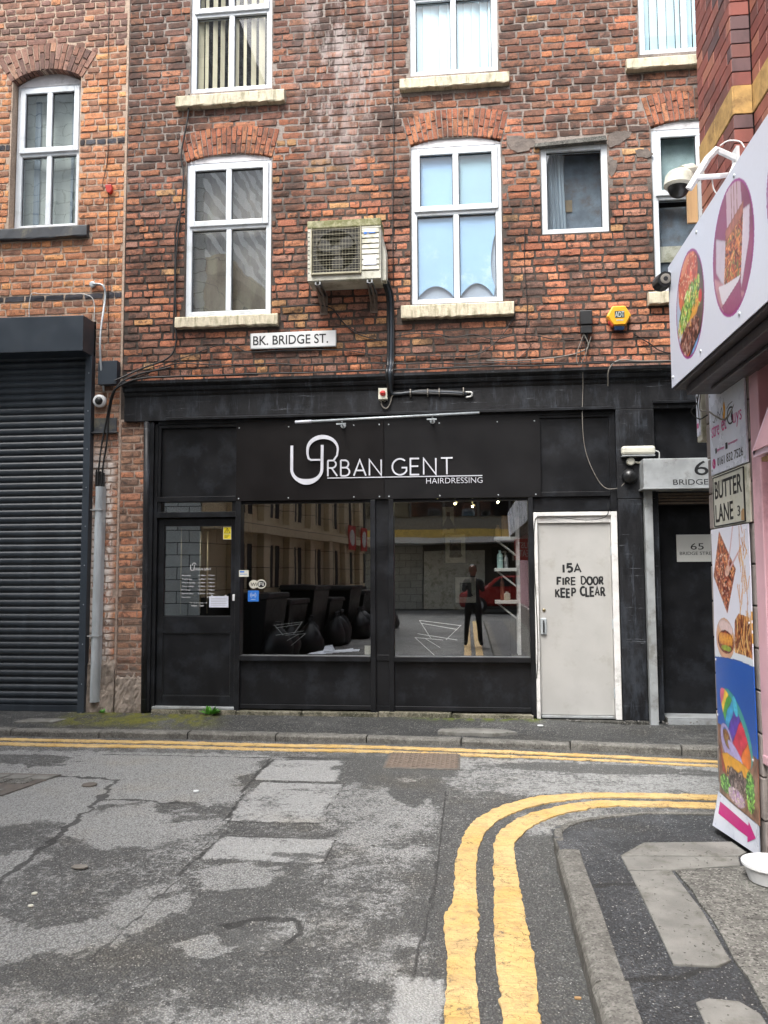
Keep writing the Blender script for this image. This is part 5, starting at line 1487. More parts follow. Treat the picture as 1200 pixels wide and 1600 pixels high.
# ================================================================== PRINTED PANELS (painted pixel by pixel into a colour attribute)
class Canvas:
    def __init__(s, a0, a1, b0, b1, res, bg):
        """a: along the wall (0 at the viewer's left), b: height"""
        s.a0, s.a1, s.b0, s.b1 = a0, a1, b0, b1
        s.nx = int(round((a1 - a0) / res)); s.ny = int(round((b1 - b0) / res))
        s.A, s.B = np.meshgrid(np.linspace(a0, a1, s.nx + 1), np.linspace(b0, b1, s.ny + 1))
        s.img = np.ones((s.ny + 1, s.nx + 1, 3)) * np.array(hexc(bg)[:3])
        s.r = np.random.default_rng(5)
    def paint(s, mask, col, mott=0.0, cols=None, seed=0, scale=0.02):
        c = np.array(hexc(col)[:3])
        layer = np.ones_like(s.img) * c
        if cols:
            n = noise2(s.A / scale * 0.8, s.B / scale * 0.8, seed, 3)
            n = np.clip((n - 0.5) * 1.9 + 0.5, 0, 0.999) * (len(cols) - 1)
            k = n.astype(int); fr = (n - k)[..., None]; fr = fr * fr * (3 - 2 * fr)
            pal = np.array([hexc(q)[:3] for q in cols])
            layer = pal[k] * (1 - fr) + pal[np.minimum(k + 1, len(cols) - 1)] * fr
            g = noise2(s.A / scale * 3.1, s.B / scale * 3.1, seed + 21, 2)[..., None]
            layer = layer * (0.55 + 0.9 * g) + 0.10 * np.clip(g - 0.68, 0, 1) * 4 * mask[..., None]
        if mott:
            n = noise2(s.A / scale * 1.7, s.B / scale * 1.7, seed + 9)[..., None]
            layer = layer * (1 + mott * (n - 0.5) * 2)
        # printed roundness: a little darker towards the edge of each shape
        if mask.sum() > 400 and (mott or cols):
            e = mask.astype(float)
            for _ in range(5):
                e[1:-1, 1:-1] = (e[1:-1, 1:-1] * 2 + e[:-2, 1:-1] + e[2:, 1:-1] + e[1:-1, :-2] + e[1:-1, 2:]) / 6
            layer = layer * np.clip(0.55 + 0.75 * (e[..., None] - 0.4), 0.5, 1.05)
        s.img = np.where(mask[..., None], layer, s.img)
    def ell(s, a, b, ra, rb, rot=0.0):
        c, q = math.cos(rot), math.sin(rot)
        x = (s.A - a) * c + (s.B - b) * q; y = -(s.A - a) * q + (s.B - b) * c
        return (x / ra) ** 2 + (y / rb) ** 2 < 1
    def poly(s, pts):
        m = np.zeros(s.A.shape, bool)
        n = len(pts); j = n - 1
        for i in range(n):
            xi, yi = pts[i]; xj, yj = pts[j]
            if yi != yj:
                m ^= ((yi > s.B) != (yj > s.B)) & (s.A < (xj - xi) * (s.B - yi) / (yj - yi) + xi)
            j = i
        return m
    def line(s, p, q, w):
        d = np.array([q[0] - p[0], q[1] - p[1]]); L = d @ d
        t = np.clip(((s.A - p[0]) * d[0] + (s.B - p[1]) * d[1]) / L, 0, 1)
        return (s.A - p[0] - t * d[0]) ** 2 + (s.B - p[1] - t * d[1]) ** 2 < (w / 2) ** 2
    def strokes(s, region, box, n, L, w, cols, ang=(0, 3.14), seed=1, bend=0.4):
        """many short curved dabs inside a region: strands, shreds, leaves"""
        r = np.random.default_rng(seed)
        for _ in range(n):
            a = r.uniform(box[0], box[1]); b = r.uniform(box[2], box[3]); t = r.uniform(*ang); l = L * r.uniform(0.5, 1.3); ww = w * r.uniform(0.6, 1.4)
            i0 = max(0, int((a - l - s.a0) / (s.a1 - s.a0) * s.nx)); i1 = min(s.nx + 1, int((a + l - s.a0) / (s.a1 - s.a0) * s.nx) + 2)
            j0 = max(0, int((b - l - s.b0) / (s.b1 - s.b0) * s.ny)); j1 = min(s.ny + 1, int((b + l - s.b0) / (s.b1 - s.b0) * s.ny) + 2)
            if i1 <= i0 or j1 <= j0: continue
            A = s.A[j0:j1, i0:i1] - a; B = s.B[j0:j1, i0:i1] - b
            u = A * math.cos(t) + B * math.sin(t); v = -A * math.sin(t) + B * math.cos(t)
            v = v - bend * r.uniform(-1, 1) * u * u / max(l, 1e-4)
            m = (np.abs(u) < l / 2) & (np.abs(v) < ww / 2) & region[j0:j1, i0:i1]
            c = np.array(hexc(cols[int(r.integers(len(cols)))])[:3]) * r.uniform(0.75, 1.15)
            hi = 1 + 0.5 * np.clip(v / ww, -0.5, 0.5)
            blk = s.img[j0:j1, i0:i1]
            s.img[j0:j1, i0:i1] = np.where(m[..., None], c * hi[..., None], blk)
    def mesh(s, name, P, n, mat, parent, thick=0.004, warp=None, mask=None):
        nx, ny = s.nx + 1, s.ny + 1
        U = s.A.ravel(); V = s.B.ravel()
        o0 = ORG.get(parent, Vector((0, 0, 0)))
        W = np.zeros_like(U) if warp is None else warp(U, V)
        pts = np.array(P.o)[None] + U[:, None] * np.array(P.u) + V[:, None] * np.array(P.v) + (n + W)[:, None] * np.array(P.n) - np.array(o0)
        i, j = np.meshgrid(np.arange(nx - 1), np.arange(ny - 1))
        q = (j * nx + i).ravel()
        F = np.stack([q, q + 1, q + nx + 1, q + nx], 1)
        if mask is not None:
            keep = mask(U[F].mean(1), V[F].mean(1)); F = F[keep]
        me = bpy.data.meshes.new(name)
        me.from_pydata(pts.tolist(), [], F.tolist())
        at = me.color_attributes.new('Col', 'FLOAT_COLOR', 'POINT')
        c4 = np.concatenate([s.img.reshape(-1, 3), np.ones((nx * ny, 1))], 1)
        at.data.foreach_set('color', c4.astype(np.float32).ravel())
        me.materials.append(mat); me.update()
        o = bpy.data.objects.new(name, me); COL.objects.link(o); o.parent = parent
        so = o.modifiers.new('t', 'SOLIDIFY'); so.thickness = thick; so.offset = -1
        return o
def _hash(ix, iy, seed):
    h = (ix.astype(np.int64) * 374761393 + iy.astype(np.int64) * 668265263 + seed * 982451653) & 0x7fffffff
    h = ((h ^ (h >> 13)) * 1274126177) & 0x7fffffff
    return ((h ^ (h >> 16)) & 0xffff) / 65535.0
def noise2(x, y, seed=0, octaves=1):
    tot = 0; amp = 1; norm = 0
    for o in range(octaves):
        ix, iy = np.floor(x), np.floor(y)
        fx, fy = x - ix, y - iy
        fx = fx * fx * (3 - 2 * fx); fy = fy * fy * (3 - 2 * fy)
        a = _hash(ix, iy, seed + o); b = _hash(ix + 1, iy, seed + o); c = _hash(ix, iy + 1, seed + o); d = _hash(ix + 1, iy + 1, seed + o)
        tot = tot + amp * ((a * (1 - fx) + b * fx) * (1 - fy) + (c * (1 - fx) + d * fx) * fy)
        norm += amp; amp *= 0.55; x = x * 2.03 + 7; y = y * 2.03 + 3
    return tot / norm

# ================================================================== THE TAKEAWAY ON THE RIGHT
XP, XF, XB = 1.44, 1.20, 1.575
rbd = thing('corner_building', 'dark red brick corner building with a pink takeaway shopfront on the right', 'building', (2.0, 2.0, 0))
SP_ = side_plane(1.47)
MB(WORLD).box(1.482, 4.5, 0, 9.5, -5.03, -4.42).box(1.588, 4.5, 0, 9.5, -4.42, 8.0).build('wall', M['joint_dark'], rbd)
r = random.Random(31)
redm = []
for q, (h, v) in enumerate((('#83493f', .18), ('#784139', .18), ('#8d5347', .18), ('#6b423c', .2), ('#5a4243', .25), ('#95604e', .15))):
    redm.append(mk('smooth_red_brick_%s' % 'abcdef'[q], h, 0.6, v, 9, 0.2, 60, dirt='#4b3232', dirt_amt=0.25, stretch=(1, 1, 0.5)))
def rbrick(P, u0, u1, v0, v1, n0, n1, mat=None):
    MB(P).box(u0, u1, v0, v1, n0, n1).build('brick', mat or r.choices(redm, [5, 5, 3, 3, 2, 2])[0], rbd, bevel=0.0025)
RET = Plane((0, 4.40, 0), (1, 0, 0), (0, 0, 1), (0, -1, 0))
PA, PB = side_plane(1.47), side_plane(1.575)
z = 3.42 - 0.0815 * 1
row = 0
while z < 5.75:
    z1 = z + 0.0795
    if 4.09 < z + 0.04 < 4.25:
        if z + 0.04 < 4.17:
            zb0, zb1 = z, z + 0.1615
            for (a, b) in ((-5.035, -4.72), (-4.715, -4.402)): rbrick(PA, a, b, zb0, zb1, -0.06, 0.003, M['yellowband'])
            rbrick(RET, 1.474, 1.572, zb0, zb1, -0.06, 0.003, M['yellowband'])
            for k in range(4): rbrick(PB, -4.396 + k * 0.42, -4.396 + k * 0.42 + 0.415, zb0, zb1, -0.06, 0.003, M['yellowband'])
    else:
        a = -5.035 - (0.11 if row % 2 else 0)
        while a < -4.402:
            b = min(a + 0.221, -4.402)
            if b - max(a, -5.035) > 0.03: rbrick(PA, max(a, -5.035) + 0.002, b - 0.002, z, z1 - 0.004, -0.06, r.uniform(-0.0015, 0.0015))
            a += 0.225
        rbrick(RET, 1.473, 1.572, z, z1 - 0.004, -0.06, r.uniform(-0.001, 0.001))
        if z > 3.5:
            a = -4.396 - (0.11 if row % 2 else 0)
            while a < -3.3:
                b = a + 0.221
                if b - max(a, -4.396) > 0.03: rbrick(PB, max(a, -4.396) + 0.002, b - 0.002, z, z1 - 0.004, -0.06, r.uniform(-0.0015, 0.0015))
                a += 0.225
    z += 0.0815; row += 1
# ground-floor pier of painted blocks
zz = 0.10; q = 0
while zz < 2.66:
    h = min(0.215, 2.66 - zz)
    MB(side_plane(1.455)).box(-5.05, -4.298, zz + 0.003, zz + h - 0.004, -0.05, r.uniform(-0.003, 0.003)).build('pier_block', M['pierblock'], rbd, bevel=0.006)
    zz += 0.215; q += 1
# pink shopfront with mouldings
PP = side_plane(1.50)
MB(PP).box(-4.296, 8.0, 0.62, 2.66, -0.10, -0.02).build('pink_panel', M['pink'], rbd)
for a, b, n1 in ((-4.296, -4.17, 0.042), (-4.10, -4.06, 0.012), (-4.04, -3.98, 0.028), (-3.95, -3.90, 0.010), (-3.2, -3.05, 0.03), (-2.0, -1.85, 0.03)):
    MB(PP).box(a, b, 0.62, 2.65, -0.02, n1).build('pink_moulding', M['pink'], rbd, bevel=0.006)
MB(PP).box(-4.296, 8.0, 0.08, 0.60, -0.10, 0.03).build('plinth', M['pierblock'], rbd, bevel=0.008)
MB(PP).box(-4.296, -3.9, 0.60, 0.65, -0.02, 0.045).build('pink_moulding', M['pink'], rbd, bevel=0.006)
# fascia box: printed front, dirty soffit
FP = side_plane(XF)
MB(WORLD).box(1.206, 1.60, 2.655, 3.365, -4.795, 8.0).build('fascia_box', M['fascia'], rbd)
MB(WORLD).box(1.206, 1.60, 2.63, 2.652, -4.795, 8.0).build('soffit', M['soffit'], rbd, bevel=0.004)
MB(WORLD).box(1.25, 1.47, 2.58, 2.628, -4.70, 8.0).box(1.33, 1.40, 2.56, 2.58, -4.5, 8.0).build('soffit_board', M['soffit'], rbd, bevel=0.006)
cv = Canvas(-4.80, -3.05, 2.645, 3.375, 0.0045, '#d9deec')
def oval_print(a, b, R, kind):
    ring = cv.ell(a, b, R + 0.012, R * 1.06 + 0.012); inn = cv.ell(a, b, R, R * 1.06)
    cv.paint(ring, '#9a2e86')
    bgc = '#8f4468' if kind else '#a9b8cf'
    cv.paint(inn, bgc, 0.25, seed=3, scale=0.2)
    def c(m): return m & inn
    if kind:      # noodles in a white box
        cv.paint(c(cv.poly([(a - 0.30, b - 0.02), (a + 0.3, b - 0.33), (a - 0.3, b - 0.35)])), '#c08b96', 0.2, seed=8, scale=0.06)
        cv.paint(c(cv.poly([(a - 0.05, b + 0.34), (a + 0.13, b + 0.34), (a + 0.15, b + 0.12), (a - 0.06, b + 0.10)])), '#c5a9b6')
        cv.paint(c(cv.poly([(a - 0.22, b + 0.14), (a - 0.06, b + 0.06), (a - 0.10, b - 0.14), (a - 0.16, b - 0.10), (a - 0.24, b - 0.02)])), '#c9bcc9', 0.05)
        cv.paint(c(cv.poly([(a + 0.13, b + 0.12), (a + 0.24, b + 0.10), (a + 0.22, b - 0.04), (a + 0.10, b - 0.22), (a + 0.09, b - 0.10)])), '#d4c7d3', 0.05)
        cv.paint(c(cv.poly([(a - 0.08, b + 0.11), (a + 0.16, b + 0.14), (a + 0.10, b - 0.16), (a - 0.12, b - 0.12)])), '#b5503a', 0.35, ['#7d2f22', '#a84a2a', '#c96a35', '#d98a4e', '#5a2018', '#b85b31'], 4, 0.014)
        box_ = c(cv.poly([(a - 0.08, b + 0.08), (a + 0.16, b + 0.11), (a + 0.10, b - 0.17), (a - 0.13, b - 0.13)]))
        cv.strokes(box_, (a - 0.14, a + 0.17, b - 0.18, b + 0.12), 420, 0.07, 0.009, ['#6b2418', '#a8451f', '#d27a38', '#e3a05c', '#8c3320', '#4a1a12', '#c25e30', '#7d8a3a'], seed=int(a * -100))
        cv.paint(c(cv.poly([(a - 0.08, b + 0.12), (a + 0.17, b + 0.15), (a + 0.15, b + 0.09), (a - 0.07, b + 0.07)])), '#b06a58', 0.2, seed=5, scale=0.03)
        for dx in (0.02, 0.055, 0.095): cv.paint(c(cv.line((a + dx, b + 0.33), (a + dx - 0.015, b + 0.03), 0.008)), '#8d5a44')
        cv.paint(c(cv.poly([(a - 0.21, b - 0.10), (a - 0.10, b - 0.125), (a + 0.10, b - 0.155), (a + 0.03, b - 0.19), (a - 0.10, b - 0.20), (a - 0.13, b - 0.23), (a - 0.17, b - 0.19)])), '#d9d3dc')
        cv.paint(c(cv.poly([(a - 0.17, b - 0.21), (a + 0.08, b - 0.17), (a + 0.12, b - 0.35), (a - 0.05, b - 0.36)])), '#974a72', 0.1)
    else:         # burger
        cv.paint(c(cv.poly([(a + 0.02, b + 0.35), (a + 0.3, b + 0.3), (a + 0.3, b - 0.3), (a + 0.12, b - 0.3), (a + 0.10, b + 0.1)])), '#5a4a44', 0.3, seed=2, scale=0.05)
        cv.paint(c(cv.poly([(a - 0.28, b - 0.34), (a - 0.28, b - 0.18), (a + 0.20, b - 0.20), (a + 0.3, b - 0.1), (a + 0.3, b - 0.34)])), '#c0602a', 0.2, seed=6, scale=0.03)
        cv.paint(c(cv.poly([(a - 0.1, b - 0.36), (a + 0.1, b - 0.36), (a + 0.28, b - 0.24), (a + 0.28, b - 0.16), (a - 0.12, b - 0.30)])), '#6a9ccb', 0.4, seed=3, scale=0.04)
        cv.paint(c(cv.line((a - 0.10, b - 0.30), (a + 0.26, b - 0.16), 0.018)), '#231a1a')
        cv.paint(c(cv.ell(a - 0.02, b + 0.14, 0.20, 0.17, 0.5)), '#c1502f', 0.25, ['#b8432c', '#cb5a32', '#d6703c'], 3, 0.08)
        for q in range(70):
            t = cv.r.uniform(0, 6.28); rr = math.sqrt(cv.r.uniform(0, 1))
            cv.paint(c(cv.ell(a - 0.02 + 0.17 * rr * math.cos(t), b + 0.17 + 0.13 * rr * math.sin(t), 0.0065, 0.0045)), '#e8c9a0')
        cv.paint(c(cv.poly([(a - 0.22, b - 0.02), (a - 0.05, b + 0.03), (a + 0.18, b + 0.10), (a + 0.2, b - 0.06), (a - 0.2, b - 0.12)])), '#5d9c31', 0.4, ['#3c7a22', '#79b83c', '#a8cf5a', '#e3d36a', '#2c5a20', '#b5c9a0'], 7, 0.013)
        cv.paint(c(cv.ell(a + 0.06, b - 0.07, 0.12, 0.045, 0.35)), '#e0973a', 0.2)
        cv.paint(c(cv.ell(a - 0.03, b - 0.17, 0.2, 0.085, 0.15)), '#5b2f26', 0.4, ['#3d1c18', '#6c3a2e', '#8d5040', '#c08a78', '#4d2620'], 9, 0.012)
        cv.strokes(c(cv.ell(a - 0.02, b - 0.01, 0.24, 0.10, 0.4)), (a - 0.26, a + 0.22, b - 0.11, b + 0.10), 260, 0.05, 0.012, ['#3f7d22', '#7fbe3c', '#b4d860', '#2a5a1c', '#e2e6b0', '#5f9c34', '#d9a23c'], (0.3, 2.4), seed=5)
        cv.paint(c(cv.ell(a + 0.04, b - 0.085, 0.10, 0.028, 0.35)), '#e8a53c', 0.2)
        cv.strokes(c(cv.ell(a - 0.03, b - 0.17, 0.2, 0.08, 0.15)), (a - 0.24, a + 0.2, b - 0.26, b - 0.08), 260, 0.03, 0.014, ['#2e1512', '#5f2f26', '#8f5a4a', '#c09a90', '#42201a', '#77403a'], seed=6)
        cv.paint(c(cv.ell(a - 0.06, b + 0.24, 0.09, 0.03, 0.4)), '#dc8a62', 0.1)
        cv.paint(c(cv.ell(a + 0.20, b - 0.02, 0.03, 0.035)), '#c9202a')
oval_print(-4.375, 3.005, 0.262, 0)
oval_print(-3.665, 3.02, 0.272, 1)
oval_print(-2.955, 3.02, 0.272, 0)
cv.mesh('printed_fascia', FP, 0.004, M['print'], rbd, 0.004)
MB(FP).box(-3.05, 8.0, 2.645, 3.375, 0.0, 0.004).build('fascia_sheet', M['fascia'], rbd)
for a in (-4.76, -4.2, -3.6, -3.1, -2.7):
    for b in (2.70, 3.33):
        MB().lathe(FP(a, b, 0.004), FP.n, [(0.010, 0), (0.009, 0.004), (0.002, 0.006)], 8).build('screw', M['steel'], rbd)
# name panel
np2 = thing('takeaway_panel', 'white takeaway name panel with pink and black logo and phone number', 'sign', (XP, 4.65, 2.1))
SPP = side_plane(XP)
MB(SPP).box(-4.93, -4.31, 2.135, 2.635, -0.012, 0.0).build('panel', M['fascia'], np2, bevel=0.002)
mag, ink = M['magenta'], M['ink']
text_mesh('lettering', 'stre', SPP, -4.885, -4.745, 2.355, 2.425, 0.0005, 0.0012, mag, np2, offset=-0.008)
text_mesh('lettering', 'et', SPP, -4.70, -4.615, 2.365, 2.435, 0.0005, 0.0012, mag, np2)
text_mesh('lettering', 'G', SPP, -4.60, -4.50, 2.375, 2.475, 0.0005, 0.0012, ink, np2, offset=-0.015)
text_mesh('lettering', 'uys', SPP, -4.50, -4.36, 2.345, 2.425, 0.0005, 0.0012, mag, np2, offset=-0.010)
mb = MB(SPP)
ribbon(mb, [(-4.79, 2.44), (-4.76, 2.49), (-4.72, 2.46), (-4.69, 2.50), (-4.67, 2.45)], 0.004, 0.0005, 0.001, SPP)
ribbon(mb, [(-4.86, 2.45), (-4.83, 2.44), (-4.80, 2.47)], 0.006, 0.0005, 0.001, SPP)
ribbon(mb, [(-4.60, 2.475), (-4.56, 2.49), (-4.50, 2.495)], 0.004, 0.0005, 0.001, SPP)
mb.build('line_drawing', ink, np2)
MB(SPP).prism([(-4.675, 2.44), (-4.655, 2.47), (-4.66, 2.50), (-4.64, 2.525), (-4.625, 2.49), (-4.63, 2.45), (-4.65, 2.42)], 0.0012, 0.0016).build('flame', M['orange'], np2)
MB(SPP).prism([(-4.53, 2.43), (-4.50, 2.45), (-4.505, 2.40), (-4.525, 2.39)], 0.0014, 0.0018).build('fork_mark', ink, np2)
MB(SPP).box(-4.83, -4.805, 2.255, 2.285, 0.0005, 0.001).box(-4.645, -4.61, 2.252, 2.288, 0.0005, 0.001).build('icon', ink, np2)
text_mesh('lettering', '@streetguys', SPP, -4.795, -4.665, 2.26, 2.278, 0.0005, 0.001, mag, np2)
text_mesh('lettering', '/streetguys', SPP, -4.60, -4.44, 2.265, 2.283, 0.0005, 0.001, mag, np2)
MB().lathe(SPP(-4.865, 2.20, 0.0005), SPP.n, [(0.030, 0), (0.030, 0.0006)], 18).build('phone_disc', mag, np2)
mb = MB(SPP); ribbon(mb, [(-4.875, 2.215), (-4.872, 2.197), (-4.855, 2.186)], 0.007, 0.0013, 0.0017, SPP); mb.build('phone_mark', M['white'], np2)
text_mesh('lettering', '0161 832 7526', SPP, -4.80, -4.36, 2.178, 2.225, 0.0005, 0.0012, ink, np2)
for a, b in ((-4.905, 2.61), (-4.34, 2.61), (-4.905, 2.165), (-4.34, 2.165)):
    MB().lathe(SPP(a, b, 0), SPP.n, [(0.008, 0), (0.006, 0.003), (0.002, 0.004)], 8).build('screw', M['steel'], np2)
# street plate BUTTER LANE
bp = thing('street_sign', 'white BUTTER LANE 3 street plate framed in cream on the pier', 'sign', (XP, 4.64, 1.82))
MB(SPP).box(-4.93, -4.30, 1.822, 2.128, -0.014, -0.004).build('backing_board', M['cream'], bp, bevel=0.003)
MB(SPP).box(-4.89, -4.37, 1.832, 2.115, -0.004, 0.001).build('plate', M['white_dirty'], bp, bevel=0.003)
MB(SPP).box(-4.895, -4.365, 2.115, 2.119, -0.004, 0.004).box(-4.895, -4.365, 1.828, 1.832, -0.004, 0.004).box(-4.895, -4.891, 1.832, 2.115, -0.004, 0.004).box(-4.369, -4.365, 1.832, 2.115, -0.004, 0.004).build('rim', M['ink'], bp)
text_mesh('lettering', 'BUTTER', SPP, -4.865, -4.395, 1.99, 2.09, 0.0015, 0.0022, ink, bp, offset=0.012)
text_mesh('lettering', 'LANE', SPP, -4.865, -4.55, 1.855, 1.955, 0.0015, 0.0022, ink, bp, offset=0.012)
text_mesh('lettering', '3', SPP, -4.48, -4.435, 1.865, 1.92, 0.0015, 0.0022, ink, bp)
MB(SPP).prism([(-4.375, 1.836), (-4.375, 1.895), (-4.395, 1.90), (-4.42, 1.885), (-4.425, 1.838)], 0.0012, 0.0018).build('rust_stain', M['wood'], bp)
# tall food panel
fp_ = thing('food_panel', 'tall printed food panel with noodle box, hot dog and rainbow burger', 'sign', (XP, 4.65, 1.0))
cv = Canvas(-4.965, -4.325, 0.285, 1.815, 0.004, '#dadcea')
Y = lambda y: -y
cv.paint(cv.poly([(-4.8, 1.80), (-4.54, 1.58), (-4.70, 1.33), (-4.95, 1.54)]), '#8a3d2c', 0.4, ['#5c2019', '#92402b', '#b8643f', '#d08c66', '#3f1814', '#a34d34'], 2, 0.017)
dm = cv.poly([(-4.8, 1.77), (-4.56, 1.58), (-4.70, 1.36), (-4.93, 1.54)])
cv.strokes(dm, (-4.95, -4.54, 1.34, 1.80), 420, 0.06, 0.012, ['#5a1e16', '#9a4028', '#c8703f', '#dd9a66', '#3a140f', '#b0532f', '#7a2c1c'], seed=12)
cv.paint(cv.ell(-4.68, 1.57, 0.045, 0.028, 0.4), '#d2a998', 0.2)
for q in range(60):
    a = cv.r.uniform(-4.9, -4.6); b = 1.55 + cv.r.uniform(-0.12, 0.12)
    cv.paint(cv.ell(a, b, 0.006, 0.005) & cv.poly([(-4.8, 1.78), (-4.56, 1.58), (-4.70, 1.35), (-4.93, 1.54)]), '#e9c7b4')
cv.paint(cv.line((-4.56, 1.815), (-4.66, 1.60), 0.014), '#c9a3a8'); cv.paint(cv.line((-4.44, 1.70), (-4.64, 1.58), 0.014), '#c9a3a8')
for q in range(30):
    a = cv.r.uniform(-4.50, -4.36); b = cv.r.uniform(1.30, 1.78); t = cv.r.uniform(0.5, 2.4)
    cv.paint(cv.line((a, b), (a + 0.05 * math.cos(t), b + 0.09 * math.sin(t)), 0.009), cv.r.choice(['#c98d46', '#b87a3a', '#d9ac66', '#cda080']))
pile = cv.poly([(-4.58, 1.30), (-4.52, 1.34), (-4.36, 1.33), (-4.325, 1.25), (-4.325, 1.06), (-4.50, 1.08), (-4.60, 1.13)])
cv.paint(pile, '#9c6038', 0.4, ['#7b3f25', '#a8683e', '#c99358', '#5f2c1c', '#d9b07a'], 5, 0.035)
for q in range(14):
    a = -4.325 - cv.r.uniform(0, .18); cv.paint(cv.line((a, 1.36 - cv.r.uniform(0, .05)), (a + 0.03, 1.20), 0.008), '#cf9d55')
cv.strokes(pile, (-4.60, -4.32, 1.05, 1.34), 200, 0.10, 0.016, ['#7b3f25', '#a8683e', '#d19a5c', '#5f2c1c', '#e0b878', '#c07f45'], (0.9, 2.2), seed=13)
cv.paint(cv.ell(-4.76, 1.185, 0.165, 0.118), '#d4a789', 0.12, seed=3, scale=0.06)
cv.paint(cv.ell(-4.74, 1.25, 0.13, 0.04, -0.1), '#d9c0be', 0.1)
cv.paint(cv.ell(-4.75, 1.17, 0.145, 0.065), '#3c2220', 0.4, ['#2a1614', '#6b2c22', '#8d3a2a', '#3b1f1d'], 8, 0.02)
cv.paint(cv.ell(-4.75, 1.185, 0.13, 0.038), '#b5512f', 0.2)
for q in range(9):
    a = -4.87 + q * 0.027; cv.paint(cv.line((a, 1.215), (a + 0.014, 1.155), 0.010), '#e6a93e'); cv.paint(cv.line((a + 0.014, 1.155), (a + 0.027, 1.215), 0.010), '#e6a93e')
cv.paint(cv.ell(-4.74, 1.135, 0.09, 0.016), '#8fa03a', 0.4)
curve = 1.085 + 0.02 * np.sin((cv.A + 4.95) * 4.0) + 0.02
cv.paint((cv.B < curve + 0.0) & ~cv.ell(-4.76, 1.185, 0.165, 0.118), '#d3dbe4')
cv.paint(cv.B < curve - 0.038, '#1d56ae', 0.08, seed=2, scale=0.5)
brown = cv.B < 0.68 + (cv.A + 4.97) * -0.10 + 0.02 * (noise2(cv.A * 12, cv.B * 12, 4) - 0.5)
cv.paint(brown, '#7b5546', 0.25, ['#6d4b40', '#84604e', '#8f6a58', '#5c3f38'], 4, 0.09)
cv.paint(cv.ell(-4.62, 0.72, 0.13, 0.27, 0.95), '#3f9a9a', 0.1)
axis = (cv.A + 4.86) * 0.72 - (cv.B - 0.80) * 0.70
dogm = cv.ell(-4.655, 0.715, 0.285, 0.105, -0.62)
for lo, hi, c_ in ((-9, -0.005, '#d9677c'), (-0.005, 0.045, '#e8c23c'), (0.045, 0.095, '#4a9b3f'), (0.095, 0.17, '#3a9fd1'), (0.17, 0.26, '#5a3fa8'), (0.26, 0.39, '#cf3350'), (0.39, 9, '#e0762c')):
    cv.paint(dogm & (axis + 0.03 * noise2(cv.A * 14, cv.B * 14, 3) > lo) & (axis + 0.03 * noise2(cv.A * 14, cv.B * 14, 3) <= hi), c_, 0.3, seed=4, scale=0.05)
cv.paint(cv.ell(-4.63, 0.83, 0.035, 0.06, 0.5), '#47b8d8', 0.2)
on = cv.ell(-4.80, 0.605, 0.125, 0.085, -0.5) & ~cv.ell(-4.80, 0.625, 0.075, 0.045, -0.5)
cv.paint(on, '#a9a0d2', 0.15)
cv.paint(cv.ell(-4.79, 0.625, 0.07, 0.04, -0.5), '#8a5a3c', 0.4, ['#6a4030', '#a07040', '#7f8a3a'], 5, 0.02)
cv.paint(cv.ell(-4.66, 0.57, 0.13, 0.035, -0.35), '#b3a9dc', 0.15)
cv.paint(cv.poly([(-4.93, 0.56), (-4.86, 0.50), (-4.83, 0.42), (-4.90, 0.42)]), '#9c3b30', 0.3)
cv.paint(cv.ell(-4.64, 0.43, 0.175, 0.095), '#4a3a38', 0.5, ['#2d2222', '#5b4a46', '#7d6a66', '#3c2f2e', '#8f7f7c'], 6, 0.018)
cv.paint(cv.poly([(-4.90, 0.52), (-4.80, 0.395), (-4.74, 0.485), (-4.62, 0.475), (-4.56, 0.50), (-4.49, 0.43), (-4.45, 0.53), (-4.60, 0.545), (-4.80, 0.545)]), '#e2a22a', 0.15, seed=3, scale=0.04)
cv.strokes(cv.ell(-4.64, 0.43, 0.175, 0.09) & (cv.B < 0.475), (-4.82, -4.46, 0.33, 0.50), 260, 0.03, 0.014, ['#241a1a', '#4f3d3a', '#7d6a66', '#33252a', '#9a8a88'], seed=14)
for (a, b, ra, rb) in ((-4.85, 0.36, 0.09, 0.045), (-4.44, 0.42, 0.06, 0.10)):
    cv.paint(cv.ell(a, b, ra, rb), '#4f9a34', 0.4, ['#2f6e22', '#5fae3a', '#8fd05a', '#3f8f5a', '#1f5520'], 7, 0.014)
    cv.strokes(cv.ell(a, b, ra * 1.1, rb * 1.1), (a - ra, a + ra, b - rb, b + rb), 140, 0.04, 0.010, ['#2f6e22', '#63b23c', '#9ad862', '#1d4a1a', '#4c9a3c'], seed=int(b * 100))
cv.paint(cv.ell(-4.66, 0.335, 0.14, 0.045), '#b9aea0', 0.3, ['#8f62a8', '#c9c0ae', '#b58ac6', '#d8cfc0', '#7d4f7a'], 3, 0.022)
warp = lambda U, V: 0.002 * np.sin(U * 9) + 0.0015 * np.sin(V * 7)
cv.mesh('printed_sheet', SPP, 0.004, M['print'], fp_, 0.006, warp)
for a, b in ((-4.945, 1.79), (-4.35, 1.79), (-4.945, 1.05), (-4.35, 1.30), (-4.945, 0.73), (-4.37, 0.60)):
    MB().lathe(SPP(a, b, 0.006), SPP.n, [(0.008, 0), (0.006, 0.003), (0.002, 0.004)], 8).build('screw', M['silver'], fp_)
